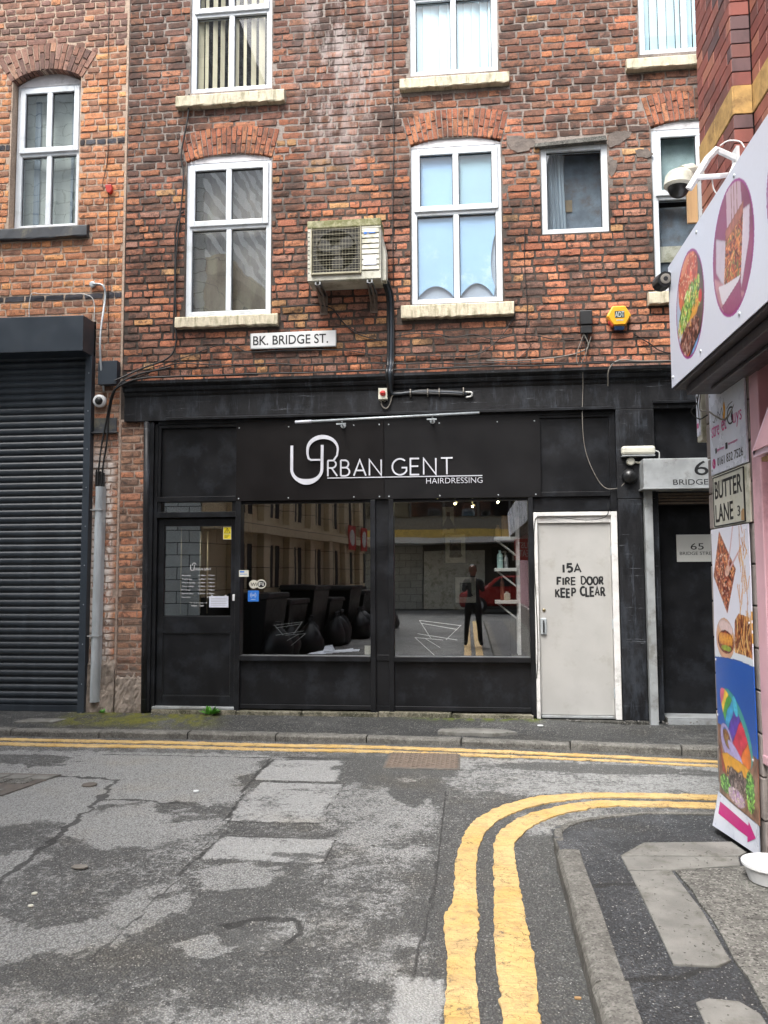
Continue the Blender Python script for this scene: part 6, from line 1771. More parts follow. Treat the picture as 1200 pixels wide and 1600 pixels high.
# arrow board sagging at the foot
ap = thing('arrow_board', 'bent white board with a magenta arrow at the foot of the pier', 'sign', (XP, 4.65, 0.2))
def bent(a, b, n=0.0):
    t = (-a - 4.33) / 0.68                  # 0 near, 1 far
    return SPP(a - 0.02 * max(0, (0.25 - b) / 0.2) * t, b, 0.004 + n + 0.035 * t * max(0, (0.27 - b) / 0.2))
mb = MB(SPP); N = 8
vs, fs = [], []
for s_ in (0.0, -0.004):
    for j in range(3):
        for i in range(N + 1):
            t = i / N; a = -5.00 + 0.67 * t
            top = 0.275 + 0.008 * t; bot = 0.075 + 0.055 * t
            vs.append(bent(a, bot + (top - bot) * j / 2, s_))
m_ = 3 * (N + 1)
for s_ in (0, 1):
    for j in range(2):
        for i in range(N):
            q = s_ * m_ + j * (N + 1) + i
            fs.append((q, q + 1, q + N + 2, q + N + 1))
mb.add(vs, fs); mb.build('board', M['fascia'], ap, fix=False)
arrow = [(-4.94, 0.235), (-4.94, 0.165), (-4.80, 0.168), (-4.62, 0.172), (-4.49, 0.178), (-4.49, 0.150), (-4.375, 0.208), (-4.475, 0.262), (-4.48, 0.238), (-4.62, 0.238), (-4.80, 0.237)]
mb = MB(SPP); mb.add([bent(a, b, 0.0015) for a, b in arrow], [(0, 1, 2, 10), (10, 2, 3, 9), (9, 3, 4, 8), (8, 4, 6, 7), (4, 5, 6)]); mb.build('arrow', M['magenta'], ap, fix=False)
MB(SPP).lathe(bent(-4.95, 0.262), SPP.n, [(0.008, 0), (0.006, 0.003), (0.002, 0.004)], 8).build('screw', M['steel'], ap)
# small projecting sign behind the corner
ps = thing('projecting_sign', 'narrow white framed sign behind the corner under the fascia', 'sign', (1.45, 5.1, 2.4))
MB(WORLD).box(1.435, 1.95, 2.375, 2.86, -5.17, -5.075).build('box', M['cream'], ps, bevel=0.004)
SQ = side_plane(1.433)
MB(SQ).box(-5.16, -5.085, 2.41, 2.84, 0.0, 0.002).build('face', M['fascia'], ps)
MB(SQ).prism([(-5.15, 2.66), (-5.13, 2.67), (-5.095, 2.5), (-5.10, 2.47)], 0.0025, 0.0035).build('print', M['ink'], ps)
MB(SQ).box(-5.15, -5.12, 2.46, 2.49, 0.0025, 0.0035).build('print', M['magenta'], ps)
# hood over the pink window
hd_ = thing('pink_hood', 'pale pink triangular hood on the pink shopfront at the right edge', 'canopy', (1.45, 3.7, 2.2))
HP = side_plane(1.41)
mb = MB(HP)
ribbon(mb, [(-3.98, 2.13), (-3.60, 2.42), (-3.22, 2.13), (-3.98, 2.13)], 0.035, 0.0, 0.05, HP); mb.build('frame', M['pinklight'], hd_)
MB(HP).prism([(-3.95, 2.14), (-3.25, 2.14), (-3.60, 2.40)], 0.0, 0.06).build('panel', M['pink'], hd_)
MB(HP).box(-3.93, -3.25, 2.085, 2.105, -0.02, 0.03).build('underside', M['wood'], hd_)
# cctv on a bracket
cc2 = thing('security_camera', 'large white dome camera on a white bracket arm at the corner building', 'camera', (1.2, 4.5, 3.7))
C0 = Vector((1.19, 4.50, 3.735))
MB().lathe(C0 + Vector((0.012, 0, 0.068)), (-0.1, 0, -1), [(0.03, -0.02), (0.062, 0.0), (0.076, 0.02), (0.080, 0.05), (0.082, 0.075), (0.072, 0.085)], 24).build('housing', M['cream'], cc2, smooth=False)
MB().lathe(C0 + Vector((0.004, 0, -0.012)), (-0.1, 0, -1), [(0.060 * math.cos(a), 0.062 * math.sin(a)) for a in [math.pi / 2 * i / 7 for i in range(7)]] + [(0.001, 0.062)], 18).build('dome', M['plastic_black'], cc2, smooth=True)
MB().tube([C0 + Vector((0.02, 0, 0.08)), C0 + Vector((0.08, 0.03, 0.10)), C0 + Vector((0.14, 0.08, 0.08))], [0.03, 0.035, 0.035], 10).build('neck', M['cream'], cc2)
mb = MB(); mb.tube([(1.215, 4.38, 3.65), (1.31, 4.34, 3.80), (1.365, 4.37, 3.86)], 0.020, 6); mb.tube([(1.365, 4.37, 3.86), (1.47, 4.37, 3.80)], 0.017, 6)
mb.build('arm', M['plastic_white'], cc2)
mb = MB(); mb.tube([(1.25, 4.35, 3.70), (1.36, 4.33, 3.69), (1.43, 4.36, 3.71), (1.465, 4.38, 3.78)], 0.014, 6); mb.build('arm', M['plastic_white'], cc2)
MB(side_plane(1.465)).box(-4.42, -4.34, 3.70, 3.86, -0.01, 0.006).build('wall_plate', M['plastic_white'], cc2)
MB().tube(cat([(1.38, 4.36, 3.875), (1.42, 4.34, 3.89), (1.465, 4.30, 3.86), (1.47, 4.25, 3.80)]), 0.004, 5).build('cable', M['cable_white'], cc2)
MB().tube(cat([(1.33, 4.35, 3.69), (1.34, 4.35, 3.62), (1.39, 4.35, 3.57), (1.46, 4.36, 3.56)]), 0.004, 5).build('cable', M['cable_white'], cc2)
bd = thing('timber_board', 'weathered plywood board fixed edge-on at the corner below the buff band', 'board', (1.42, 5.0, 3.9))
MB(WORLD).box(1.385, 1.47, 3.745, 4.0, -5.06, -5.04).build('board', M['wood'], bd, bevel=0.003)
MB(side_plane(1.468)).box(-5.04, -5.02, 3.55, 4.06, 0.0, 0.02).build('metal_strip', M['steel'], bd)
cc3 = thing('security_camera', 'black bullet camera at the far end of the takeaway fascia', 'camera', (1.17, 4.85, 3.33))
MB().tube([(1.165, 4.74, 3.285), (1.165, 4.86, 3.30), (1.19, 4.90, 3.31)], [0.044, 0.050, 0.040], 14).build('housing', M['plastic_black'], cc3)
MB().lathe((1.165, 4.738, 3.285), (0, -1, -0.1), [(0.030, 0), (0.030, 0.004), (0.02, 0.006)], 14).build('lens_ring', M['cable_grey'], cc3)
MB().lathe((1.165, 4.732, 3.2845), (0, -1, -0.1), [(0.014, 0), (0.012, 0.003)], 10).build('lens', M['ink'], cc3)
t = MB().tube(cat([(1.455, 4.25, 2.60), (1.45, 4.40, 2.52), (1.435, 4.60, 2.42), (1.43, 4.78, 2.47), (1.43, 4.90, 2.52), (1.42, 5.04, 2.56), (1.43, 5.05, 2.68)]), 0.005, 6).build('cable', M['cable_grey'], smooth=True, fix=False)
tag(t, 'grey cable looping across the top of the takeaway name panel', 'cable', 'cables on the takeaway')
t = MB().tube(cat([(1.40, 4.98, 2.66), (1.40, 5.03, 2.60), (1.37, 5.05, 2.55), (1.41, 5.03, 2.50), (1.44, 4.96, 2.51)]), 0.004, 6).build('cable', M['cable'], smooth=True, fix=False)
tag(t, 'short dark cable hanging at the end of the soffit', 'cable', 'cables on the takeaway')
# white tub on the pavement
tb = thing('plastic_tub', 'white plastic tub standing on the pavement against the pink shopfront', 'tub', (1.40, 4.10, 0.105))
mb = MB(); 
mb.lathe((1.405, 4.08, 0.105), (0, 0, 1), [(0.090, 0), (0.104, 0.004), (0.124, 0.070), (0.134, 0.074), (0.134, 0.086), (0.126, 0.087), (0.118, 0.070), (0.098, 0.010)], 28)
mb.build('tub', M['plastic_white'], tb, smooth=False)
# ================================================================== THE GROUND
def asphalt_mat(name, dark, light, stone=95.0, relief=1.0, moss=False, stones='#8d8a82'):
    t = NT(name)
    a = t.n('Attribute', attribute_name='Col').outputs['Color']
    sp = t.n('SeparateColor'); t.l(a, sp.inputs[0])
    wear, smooth, crack = sp.outputs[0], sp.outputs[1], sp.outputs[2]
    n1 = t.noise(6, 9, 0.78); n2 = t.noise(30, 7, 0.8)
    w = t.math('ADD', t.math('ADD', wear, t.math('MULTIPLY', t.math('SUBTRACT', n1, 0.5), 1.25)), t.math('MULTIPLY', t.math('SUBTRACT', n2, 0.5), 1.7))
    w = t.ramp(w, 0.33, 0.65)
    vc = t.n('TexVoronoi', feature='F1'); vc.inputs['Scale'].default_value = stone; t.l(t.pos(), vc.inputs['Vector'])
    cs = t.n('SeparateColor'); t.l(vc.outputs['Color'], cs.inputs[0])
    col = t.mix(w, dark, light)
    # loose light and dark chippings
    rough_amt = t.math('SUBTRACT', 1.0, t.math('MULTIPLY', smooth, 0.65))
    chip = t.math('MULTIPLY', t.ramp(cs.outputs[0], 0.66, 0.98), rough_amt)
    col = t.mix(t.math('MULTIPLY', chip, 0.38), col, hexc(stones, 0.95))
    chipd = t.math('MULTIPLY', t.ramp(cs.outputs[1], 0.62, 0.95), rough_amt)
    col = t.mix(t.math('MULTIPLY', chipd, 0.5), col, (0.03, 0.03, 0.031, 1))
    gap = t.ramp(vc.outputs['Distance'], 0.30, 0.62)
    col = t.mix(t.math('MULTIPLY', t.math('MULTIPLY', gap, rough_amt), 0.5), col, (0.018, 0.018, 0.018, 1))
    fine = t.noise(240, 3, 0.6)
    fleck = t.vor(190, out='Color'); fs_ = t.n('SeparateColor'); t.l(fleck, fs_.inputs[0])
    col = t.mix(t.ramp(fs_.outputs[2], 0.975, 0.985, 0, 0.7), col, (0.42, 0.42, 0.40, 1))
    col = t.mix(t.ramp(fine, 0.35, 0.7, 0, 0.35), col, t.mix(1.0, col, (1.7, 1.7, 1.65, 1), 'MULTIPLY'))
    brown = t.noise(1.1, 4, 0.6)
    col = t.mix(t.ramp(brown, 0.5, 0.75, 0, 0.45), col, t.mix(1.0, col, (1.12, 1.0, 0.82, 1), 'MULTIPLY'))
    ck = t.math('ADD', crack, t.math('MULTIPLY', t.math('SUBTRACT', n2, 0.5), 0.9))
    col = t.mix(t.ramp(ck, 0.42, 0.70, 0, 0.8), col, (0.026, 0.026, 0.025, 1))
    if moss:
        x, y, z = t.xyz()
        mm = t.math('MULTIPLY', t.ramp(x, -4.35, -4.0), t.ramp(x, -2.35, -2.9))
        mm = t.math('MULTIPLY', mm, t.ramp(y, 7.62, 7.95))
        mm = t.math('MULTIPLY', mm, t.ramp(t.noise(7, 6, 0.7), 0.40, 0.58))
        col = t.mix(t.math('MULTIPLY', mm, 0.9), col, t.mix(t.ramp(n2, 0.35, 0.65), hexc('#4a4a1e'), hexc('#6f7020')))
        m2 = t.math('MULTIPLY', t.math('MULTIPLY', t.ramp(y, 8.08, 8.22), t.ramp(x, -0.9, -0.1)), t.ramp(t.noise(9, 5), 0.42, 0.56))
        m2 = t.math('MULTIPLY', m2, t.ramp(x, 0.75, 0.62))
        col = t.mix(t.math('MULTIPLY', m2, 0.9), col, hexc('#56611e'))
    h = t.math('SUBTRACT', 1.0, vc.outputs['Distance'])
    b1 = t.bump(h, 0.9 * relief, 0.006)
    amt = t.n('Bump'); amt.inputs['Distance'].default_value = 0.010
    t.l(n2, amt.inputs['Height']); t.l(rough_amt, amt.inputs['Strength']); t.l(b1, amt.inputs['Normal'])
    t.bsdf(col, t.ramp(w, 0, 1, 0.62, 0.85), 0, amt.outputs[0], 0.35)
    return t.m
M['asphalt'] = asphalt_mat('worn_asphalt', (0.092, 0.094, 0.093, 1), (0.300, 0.306, 0.302, 1), stone=105)
M['asphalt_path'] = asphalt_mat('pavement_asphalt', (0.030, 0.032, 0.033, 1), (0.115, 0.117, 0.115, 1), 100, moss=True)
M['asphalt_new'] = asphalt_mat('black_patch_asphalt', (0.046, 0.049, 0.053, 1), (0.125, 0.130, 0.138, 1), 110, 1.3, stones='#6d747c')

def grid_surface(name, x0, x1, y0, y1, step, fn, zfn, mat, parent=None, keep=None):
    nx = int((x1 - x0) / step) + 1; ny = int((y1 - y0) / step) + 1
    X, Y = np.meshgrid(np.linspace(x0, x1, nx), np.linspace(y0, y1, ny))
    C3 = fn(X, Y); Z = zfn(X, Y)
    i, j = np.meshgrid(np.arange(nx - 1), np.arange(ny - 1))
    q = (j * nx + i).ravel()
    F = np.stack([q, q + 1, q + nx + 1, q + nx], 1)
    if keep is not None:
        xc = X.ravel()[F].mean(1); yc = Y.ravel()[F].mean(1)
        F = F[keep(xc, yc)]
    me = bpy.data.meshes.new(name)
    V = np.stack([X.ravel(), Y.ravel(), Z.ravel()], 1).astype(np.float32)
    me.vertices.add(len(V)); me.vertices.foreach_set('co', V.ravel())
    me.loops.add(F.size); me.loops.foreach_set('vertex_index', F.ravel().astype(np.int32))
    me.polygons.add(len(F)); me.polygons.foreach_set('loop_start', (np.arange(len(F)) * 4).astype(np.int32))
    me.polygons.foreach_set('use_smooth', np.ones(len(F), bool))
    me.update(calc_edges=True)
    at = me.color_attributes.new('Col', 'FLOAT_COLOR', 'POINT')
    c4 = np.ones((len(V), 4), np.float32)
    for k in range(3): c4[:, k] = C3[k].ravel()
    at.data.foreach_set('color', c4.ravel())
    me.materials.append(mat)
    o = bpy.data.objects.new(name, me); COL.objects.link(o)
    if parent: o.parent = parent
    return o
def sm(a, b, x):
    t = np.clip((x - a) / (b - a), 0, 1); return t * t * (3 - 2 * t)
def rect(X, Y, x0, x1, y0, y1, f=0.025, wob=0.03, seed=1):
    wx = X + (noise2(X * 7, Y * 7, seed, 3) - .5) * 2 * wob; wy = Y + (noise2(X * 7, Y * 7, seed + 5, 3) - .5) * 2 * wob
    return sm(x0 - f, x0 + f, wx) * sm(x1 + f, x1 - f, wx) * sm(y0 - f, y0 + f, wy) * sm(y1 + f, y1 - f, wy)
def blob(X, Y, cx, cy, rx, ry, rot=0, seed=1, edge=0.35):
    c, s = math.cos(rot), math.sin(rot)
    u = ((X - cx) * c + (Y - cy) * s) / rx; v = (-(X - cx) * s + (Y - cy) * c) / ry
    d = np.sqrt(u * u + v * v) + (noise2(u * 1.6 + 9, v * 1.6 + 5, seed, 5) - .5) * 1.7 + (noise2(X * 14, Y * 14, seed + 3, 3) - .5) * 0.35
    return sm(1 + edge / 2, 1 - edge / 2, d)
def pline(X, Y, pts, w, seed=2, wob=0.03):
    wx = X + (noise2(X * 9, Y * 9, seed, 3) - .5) * 2 * wob; wy = Y + (noise2(X * 9, Y * 9, seed + 3, 3) - .5) * 2 * wob
    m = np.zeros_like(X)
    for (ax, ay), (bx, by) in zip(pts, pts[1:]):
        dx, dy = bx - ax, by - ay; L = dx * dx + dy * dy
        t = np.clip(((wx - ax) * dx + (wy - ay) * dy) / L, 0, 1)
        d = np.sqrt((wx - ax - t * dx) ** 2 + (wy - ay - t * dy) ** 2)
        m = np.maximum(m, sm(w * 1.2, w * 0.3, d))
    return m
def lerp(a, b, t): return a * (1 - t) + b * t
def road_fn(X, Y):
    n = noise2(X * 1.3, Y * 1.3, 40, 5)
    wear = 0.36 + (n - 0.5) * 0.9
    smooth = np.zeros_like(X) + 0.15
    crack = np.zeros_like(X)
    # bleached old surface on the left
    left = rect(X, Y, -9, -1.72, 4.75, 6.95, 0.12, 0.25, 3)
    wear = lerp(wear, 0.80 + (n - .5) * 0.4, left); smooth = lerp(smooth, 0.25, left)
    wear = lerp(wear, 0.25, blob(X, Y, -2.0, 5.25, 0.50, 0.22, 0.1, 4)); wear = lerp(wear, 0.30, blob(X, Y, -2.7, 4.4, 0.62, 0.6, 0, 8))
    wear = lerp(wear, 0.82, blob(X, Y, -2.15, 4.95, 0.42, 0.42, 0.5, 5))
    wear = lerp(wear, 0.30, blob(X, Y, -3.7, 6.55, 0.5, 0.25, 0, 6)); wear = lerp(wear, 0.42, rect(X, Y, -9, 3, 6.93, 7.3, 0.06, 0.08, 5))
    # tarred seams of the bleached slabs
    crack = np.maximum(crack, pline(X, Y, [(-4.2, 6.12), (-3.0, 6.05), (-2.72, 6.02), (-2.58, 5.47), (-2.52, 4.9), (-2.42, 4.3), (-2.46, 3.9)], 0.032, 3, 0.06) * 0.85)
    crack = np.maximum(crack, pline(X, Y, [(-3.2, 6.82), (-1.9, 6.83), (-1.0, 6.85)], 0.025, 4) * 0.7)
    crack = np.maximum(crack, pline(X, Y, [(-2.6, 5.5), (-2.2, 5.48), (-1.95, 5.42)], 0.035, 5, 0.06) * 0.7)
    crack = np.maximum(crack, pline(X, Y, [(-1.70, 6.82), (-1.66, 6.05), (-1.62, 5.56), (-1.55, 5.05)], 0.025, 6) * 0.7)
    # trench reinstatement down the middle
    tr = rect(X, Y, -1.52, -0.20, 1.0, 6.9, 0.03, 0.05, 7)
    wear = lerp(wear, 0.22 + (n - .5) * 0.5, tr)
    mott = rect(X, Y, -0.80, -0.22, 3.1, 6.3, 0.15, 0.2, 9)
    wear = lerp(wear, 0.50 + (noise2(X * 3.5, Y * 3.5, 77, 4) - .5) * 1.1, mott)
    for (a, b, c, d, wv) in ((-1.66, -1.04, 6.08, 6.76, .78), (-1.58, -0.97, 5.10, 6.03, .70), (-1.49, -0.82, 4.42, 4.79, .72)):
        m = rect(X, Y, a, b, c, d, 0.012, 0.02, int(c * 10)); wear = lerp(wear, wv - 0.04 + (noise2(X * 5, Y * 5, 71, 4) - .5) * 0.55, m); smooth = lerp(smooth, 0.85, m)
        edge_ = rect(X, Y, a - .022, b + .022, c - .022, d + .022, 0.012, 0.02, int(c * 10)) - m
        crack = np.maximum(crack, edge_ * 0.7)
    wear = lerp(wear, 0.30, blob(X, Y, -0.95, 4.5, 0.16, 0.05, 0, 12)); wear = lerp(wear, 0.40, blob(X, Y, -1.25, 5.85, 0.10, 0.03, 0, 13))
    m = rect(X, Y, -1.50, -0.82, 4.83, 5.09, 0.02, 0.03, 21); wear = lerp(wear, 0.34, m); smooth = lerp(smooth, 0.0, m)
    wear = lerp(wear, 0.62, blob(X, Y, -0.75, 5.55, 0.35, 0.45, 0, 14) * 0.8); wear = lerp(wear, 0.7, blob(X, Y, -0.42, 5.3, 0.18, 0.34, -0.2, 15))
    wear = lerp(wear, 0.10, blob(X, Y, -0.72, 6.55, 0.3, 0.5, 0, 16)); wear = lerp(wear, 0.12, blob(X, Y, -0.42, 5.95, 0.2, 0.35, 0, 17))
    wear = lerp(wear, 0.82, blob(X, Y, -1.24, 4.18, 0.22, 0.17, 0, 18)); wear = lerp(wear, 0.8, blob(X, Y, -1.13, 3.42, 0.10, 0.10, 0, 19))
    # left foreground: brown, with pale streaks
    lf = rect(X, Y, -6, -1.54, 0.5, 4.35, 0.03, 0.10, 11)
    wear = lerp(wear, 0.30 + (n - .5) * 0.5, lf)
    wear = lerp(wear, 0.80, blob(X, Y, -2.05, 3.28, 0.75, 0.14, 0.62, 20) * 0.95)
    wear = lerp(wear, 0.75, blob(X, Y, -2.75, 4.1, 0.35, 0.38, 0.3, 22)); wear = lerp(wear, 0.7, blob(X, Y, -2.3, 3.45, 0.25, 0.12, 0.2, 23))
    wear = lerp(wear, 0.74, blob(X, Y, -1.62, 3.65, 0.18, 0.35, -0.35, 24) * 0.8)
    crack = np.maximum(crack, pline(X, Y, [(-1.55, 4.7), (-1.52, 4.4), (-1.54, 3.8), (-1.56, 3.25)], 0.02, 8, 0.03) * 0.65)
    near = rect(X, Y, -6, -0.30, -3, 3.02, 0.10, 0.15, 12)
    wear = lerp(wear, 0.52 + (noise2(X * 2.5, Y * 2.5, 91, 4) - .5) * 0.6, near); smooth = lerp(smooth, 0.35, near)
    # smooth grey reinstatement across the mouth of the lane
    g1 = rect(X, Y, -0.17, 4.0, 5.90, 6.95, 0.04, 0.10, 13)
    wear = lerp(wear, 0.55 + (n - .5) * 0.35, g1); smooth = lerp(smooth, 0.75, g1)
    wear = lerp(wear, 0.20, blob(X, Y, 1.1, 6.65, 0.8, 0.14, -0.05, 25)); wear = lerp(wear, 0.16, blob(X, Y, 0.6, 6.75, 0.3, 0.12, 0.0, 28)); wear = lerp(wear, 0.62, blob(X, Y, 1.55, 6.25, 0.4, 0.16, 0, 26))
    wear = lerp(wear, 0.20, rect(X, Y, -0.8, 4, 7.0, 7.4, 0.04, 0.05, 14) * 0.6)
    # dark strip beside the yellow lines
    ds = rect(X, Y, -0.19, 0.5, -3, 5.75, 0.02, 0.04, 15); wear = lerp(wear, 0.27 + (n - .5) * 0.35, ds); smooth = lerp(smooth, 0.1, ds)
    wear = lerp(wear, 0.5, rect(X, Y, 0.3, 0.9, 5.0, 5.45, 0.06, 0.1, 19)); smooth = lerp(smooth, .7, rect(X, Y, 0.3, 0.9, 5.0, 5.45, 0.06, 0.1, 19))
    crack = np.maximum(crack, pline(X, Y, [(-0.19, 5.9), (-0.19, 5.0), (-0.20, 4.0), (-0.24, 3.2)], 0.02, 9, 0.015) * 0.7)
    m = rect(X, Y, -0.30, -0.115, 2.2, 3.24, 0.015, 0.015, 31); wear = lerp(wear, 0.72, m); smooth = lerp(smooth, 0.9, m)
    crack = np.maximum(crack, pline(X, Y, [(-1.13, 3.62), (-1.02, 3.68), (-0.88, 3.72), (-0.80, 3.70), (-0.76, 3.60), (-0.80, 3.50)], 0.022, 44, 0.02) * 0.95)
    smooth = lerp(smooth, 0.8, blob(X, Y, -0.9, 3.54, 0.15, 0.10, 0, 45))
    # damp gutters
    gut = sm(7.30, 7.46, Y - 0.06 * (X < 0)) ; wear = lerp(wear, 0.15, gut * 0.7)
    return np.clip(wear, 0, 1), np.clip(smooth, 0, 1), np.clip(crack, 0, 1)
def road_z(X, Y):
    z = (noise2(X * 1.1, Y * 1.1, 60, 3) - .5) * 0.012 - 0.004
    z -= 0.016 * blob(X, Y, -0.92, 3.55, 0.20, 0.14, 0.1, 44, 0.3)
    z -= 0.007 * rect(X, Y, -1.50, -0.82, 4.83, 5.09, 0.02, 0.03, 21)
    z += 0.003 * rect(X, Y, -1.49, -0.82, 4.42, 4.79, 0.012, 0.02, 44)
    z += (noise2(X * 24, Y * 24, 61, 2) - .5) * 0.004
    return z
# one sheet to the horizon, and the detailed road on top of it
ground = grid_surface('ground', -80, 80, -90, 60, 1.0, lambda X, Y: (0.4 + 0 * X, 0.2 + 0 * X, 0 * X), lambda X, Y: -0.03 + 0 * X, M['asphalt'])
struct(ground, 'plain ground reaching to the horizon')
road = grid_surface('road', -7.0, 6.0, -1.5, 7.60, 0.0205, road_fn, road_z, M['asphalt'])
struct(road, 'worn patched asphalt road with tarred seams')
ORG[road] = Vector((0, 0, 0))
road2 = grid_surface('road', -7.0, 6.0, -16, -1.5, 0.25, road_fn, lambda X, Y: -0.006 + 0 * X, M['asphalt'])
struct(road2, 'asphalt lane behind the viewer')

# ---- kerb line function of the far pavement
def kerb_y(x):
    pts = [(-20, 7.50), (-4.4, 7.50), (-2.7, 7.50), (-0.8, 7.46), (-0.1, 7.42), (0.86, 7.32), (2.05, 7.16), (6, 6.62)]
    for (a, b), (c, d) in zip(pts, pts[1:]):
        if a <= x <= c: return b + (d - b) * (x - a) / (c - a)
    return pts[-1][1]
pav = grid_surface('pavement', -7.0, 6.0, 6.7, 8.62, 0.03,
    lambda X, Y: (0.33 + (noise2(X * 2, Y * 2, 5, 4) - .5) * 0.7, 0.2 + 0 * X, pline(X, Y, [(-7, 8.27), (6, 8.27)], 0.04, 4) * 0.5),
    lambda X, Y: 0.046 + 0.014 * sm(0.0, 1.5, X) + (0.052 - 0.014 * sm(0.0, 1.5, X)) * sm(7.6, 8.25, Y) + (noise2(X * 9, Y * 9, 3, 2) - .5) * 0.008 - 0.03 * sm(0.5, 1.6, X) * sm(7.7, 8.2, Y), M['asphalt_path'],
    keep=lambda x, y: y > np.interp(x, [-20, -4.4, -2.7, -0.8, -0.1, 0.86, 2.05, 6], [7.50, 7.50, 7.50, 7.46, 7.42, 7.32, 7.16, 6.62]) + 0.11)
struct(pav, 'narrow asphalt pavement along the shopfront with moss at the wall')
ORG[pav] = Vector((0, 0, 0))
rk = random.Random(17)
def kerb_piece(parent, p, q, width, h, mat, seed, side=1, round_=0.012, base=-0.06):
    """stone between p and q, front (road) edge on p-q, body to the left of travel when side=1"""
    p, q = Vector((p[0], p[1], 0)), Vector((q[0], q[1], 0))
    t = (q - p).normalized(); nrm = Vector((-t.y, t.x, 0)) * side
    p = p + t * 0.005; q = q - t * 0.005
    r_ = random.Random(seed); mb = MB(); N = 7
    prof = [(0, base), (0.0, h - round_ * 1.3), (round_ * 0.5, h - round_ * 0.35), (round_ * 1.4, h), (width * 0.6, h + 0.002), (width, h), (width, base)]
    vs = []
    for i in range(N + 1):
        c = p + (q - p) * i / N
        for k, (a, b) in enumerate(prof):
            vs.append(c + nrm * (a + r_.uniform(-0.003, 0.003)) + Vector((0, 0, b + (r_.uniform(-0.003, 0.003) if 0 < k < 6 else 0))))
    K = len(prof)
    fs = [(i * K + k, i * K + (k + 1) % K, (i + 1) * K + (k + 1) % K, (i + 1) * K + k) for i in range(N) for k in range(K)]
    fs += [tuple(range(K)), tuple(N * K + k for k in range(K))[::-1]]
    mb.add(vs, fs)
    return mb.build('kerb_stone', M[mat], parent, bevel=0.003)
xs = [-7.0, -6.25, -5.38, -4.47, -3.57, -2.69, -1.83, -0.97, -0.10, 0.86, 1.78, 2.7, 3.6, 4.5, 5.5]
for k, (a, b) in enumerate(zip(xs, xs[1:])):
    kerb_piece(pav, (a, kerb_y(a)), (b, kerb_y(b)), 0.125, (0.055 if a < 0 else 0.064 if a < 1 else 0.069) + rk.uniform(-0.004, 0.004), 'kerb', 50 + k)
def flat_slab(name, pts, z0, z1, mat, parent, bevel=0.004):
    mb = MB(); k = len(pts)
    mb.add([(x, y, z0) for x, y in pts] + [(x, y, z1) for x, y in pts], [tuple(range(k)), tuple(range(2 * k - 1, k - 1, -1))] + [(i, k + i, k + (i + 1) % k, (i + 1) % k) for i in range(k)])
    return mb.build(name, M[mat], parent, bevel=bevel)
flat_slab('stone_patch', [(-0.32, 7.66), (-0.30, 7.80), (0.1, 7.86), (0.33, 7.80), (0.42, 7.70), (0.2, 7.62), (-0.1, 7.63)], 0.02, 0.078, 'slab', pav)
flat_slab('stone_patch', [(-4.62, 7.80), (-4.55, 7.98), (-4.15, 8.0), (-4.2, 7.82)], 0.02, 0.080, 'slab', pav)

# ---- yellow lines
def yellow_mat():
    t = NT('yellow_road_paint')
    n = t.noise(9, 8, 0.75); n2 = t.noise(60, 5, 0.7); n3 = t.noise(3, 4)
    ve = t.n('TexVoronoi', feature='DISTANCE_TO_EDGE'); ve.inputs['Scale'].default_value = 9; ve.inputs['Randomness'].default_value = 1
    mpv = t.n('Mapping'); mpv.inputs['Scale'].default_value = (1.0, 1.6, 1.0); nz = t.n('TexNoise'); nz.inputs['Scale'].default_value = 6; nz.inputs['Detail'].default_value = 5
    va = t.n('VectorMath', operation='MULTIPLY_ADD'); t.l(t.pos(), nz.inputs['Vector']); t.l(nz.outputs['Color'], va.inputs[0]); va.inputs[1].default_value = (0.35, 0.35, 0); t.l(t.pos(), va.inputs[2])
    t.l(va.outputs[0], mpv.inputs['Vector']); t.l(mpv.outputs[0], ve.inputs['Vector'])
    col = t.mix(t.ramp(n3, 0.3, 0.7), hexc('#cda966', 0.86), hexc('#d5b983', 0.86))
    col = t.mix(t.ramp(n, 0.48, 0.62, 0, 0.6), col, hexc('#c0a278', 0.72))
    col = t.mix(t.ramp(n2, 0.56, 0.66, 0, 0.55), col, hexc('#75664c', 0.7))
    ckm = t.math('MULTIPLY', t.ramp(ve.outputs['Distance'], 0.022, 0.004), t.ramp(t.noise(2.2, 3), 0.46, 0.58))
    col = t.mix(t.math('MULTIPLY', ckm, 0.8), col, hexc('#5c4c30', 0.6))
    wn = t.noise(7, 9, 0.85)
    col = t.mix(t.ramp(wn, 0.575, 0.62, 0, 0.75), col, (0.07, 0.068, 0.062, 1))
    wv = t.noise(16, 4, 0.6, stretch=(0.25, 1.6, 1))
    col = t.mix(t.ramp(wv, 0.56, 0.70, 0, 0.35), col, hexc('#8f7a52', 0.8))
    t.bsdf(col, 0.6, 0, t.bump(wv, 0.8, 0.012, t.bump(n2, 0.7, 0.006, t.bump(n, 0.6, 0.012))), 0.4)
    return t.m
M['yellow'] = yellow_mat()
def resample(pts, step):
    out = [Vector(pts[0])]
    for a, b in zip(pts, pts[1:]):
        a, b = Vector(a), Vector(b); n = max(1, int((b - a).length / step))
        out += [a + (b - a) * (i + 1) / n for i in range(n)]
    return out
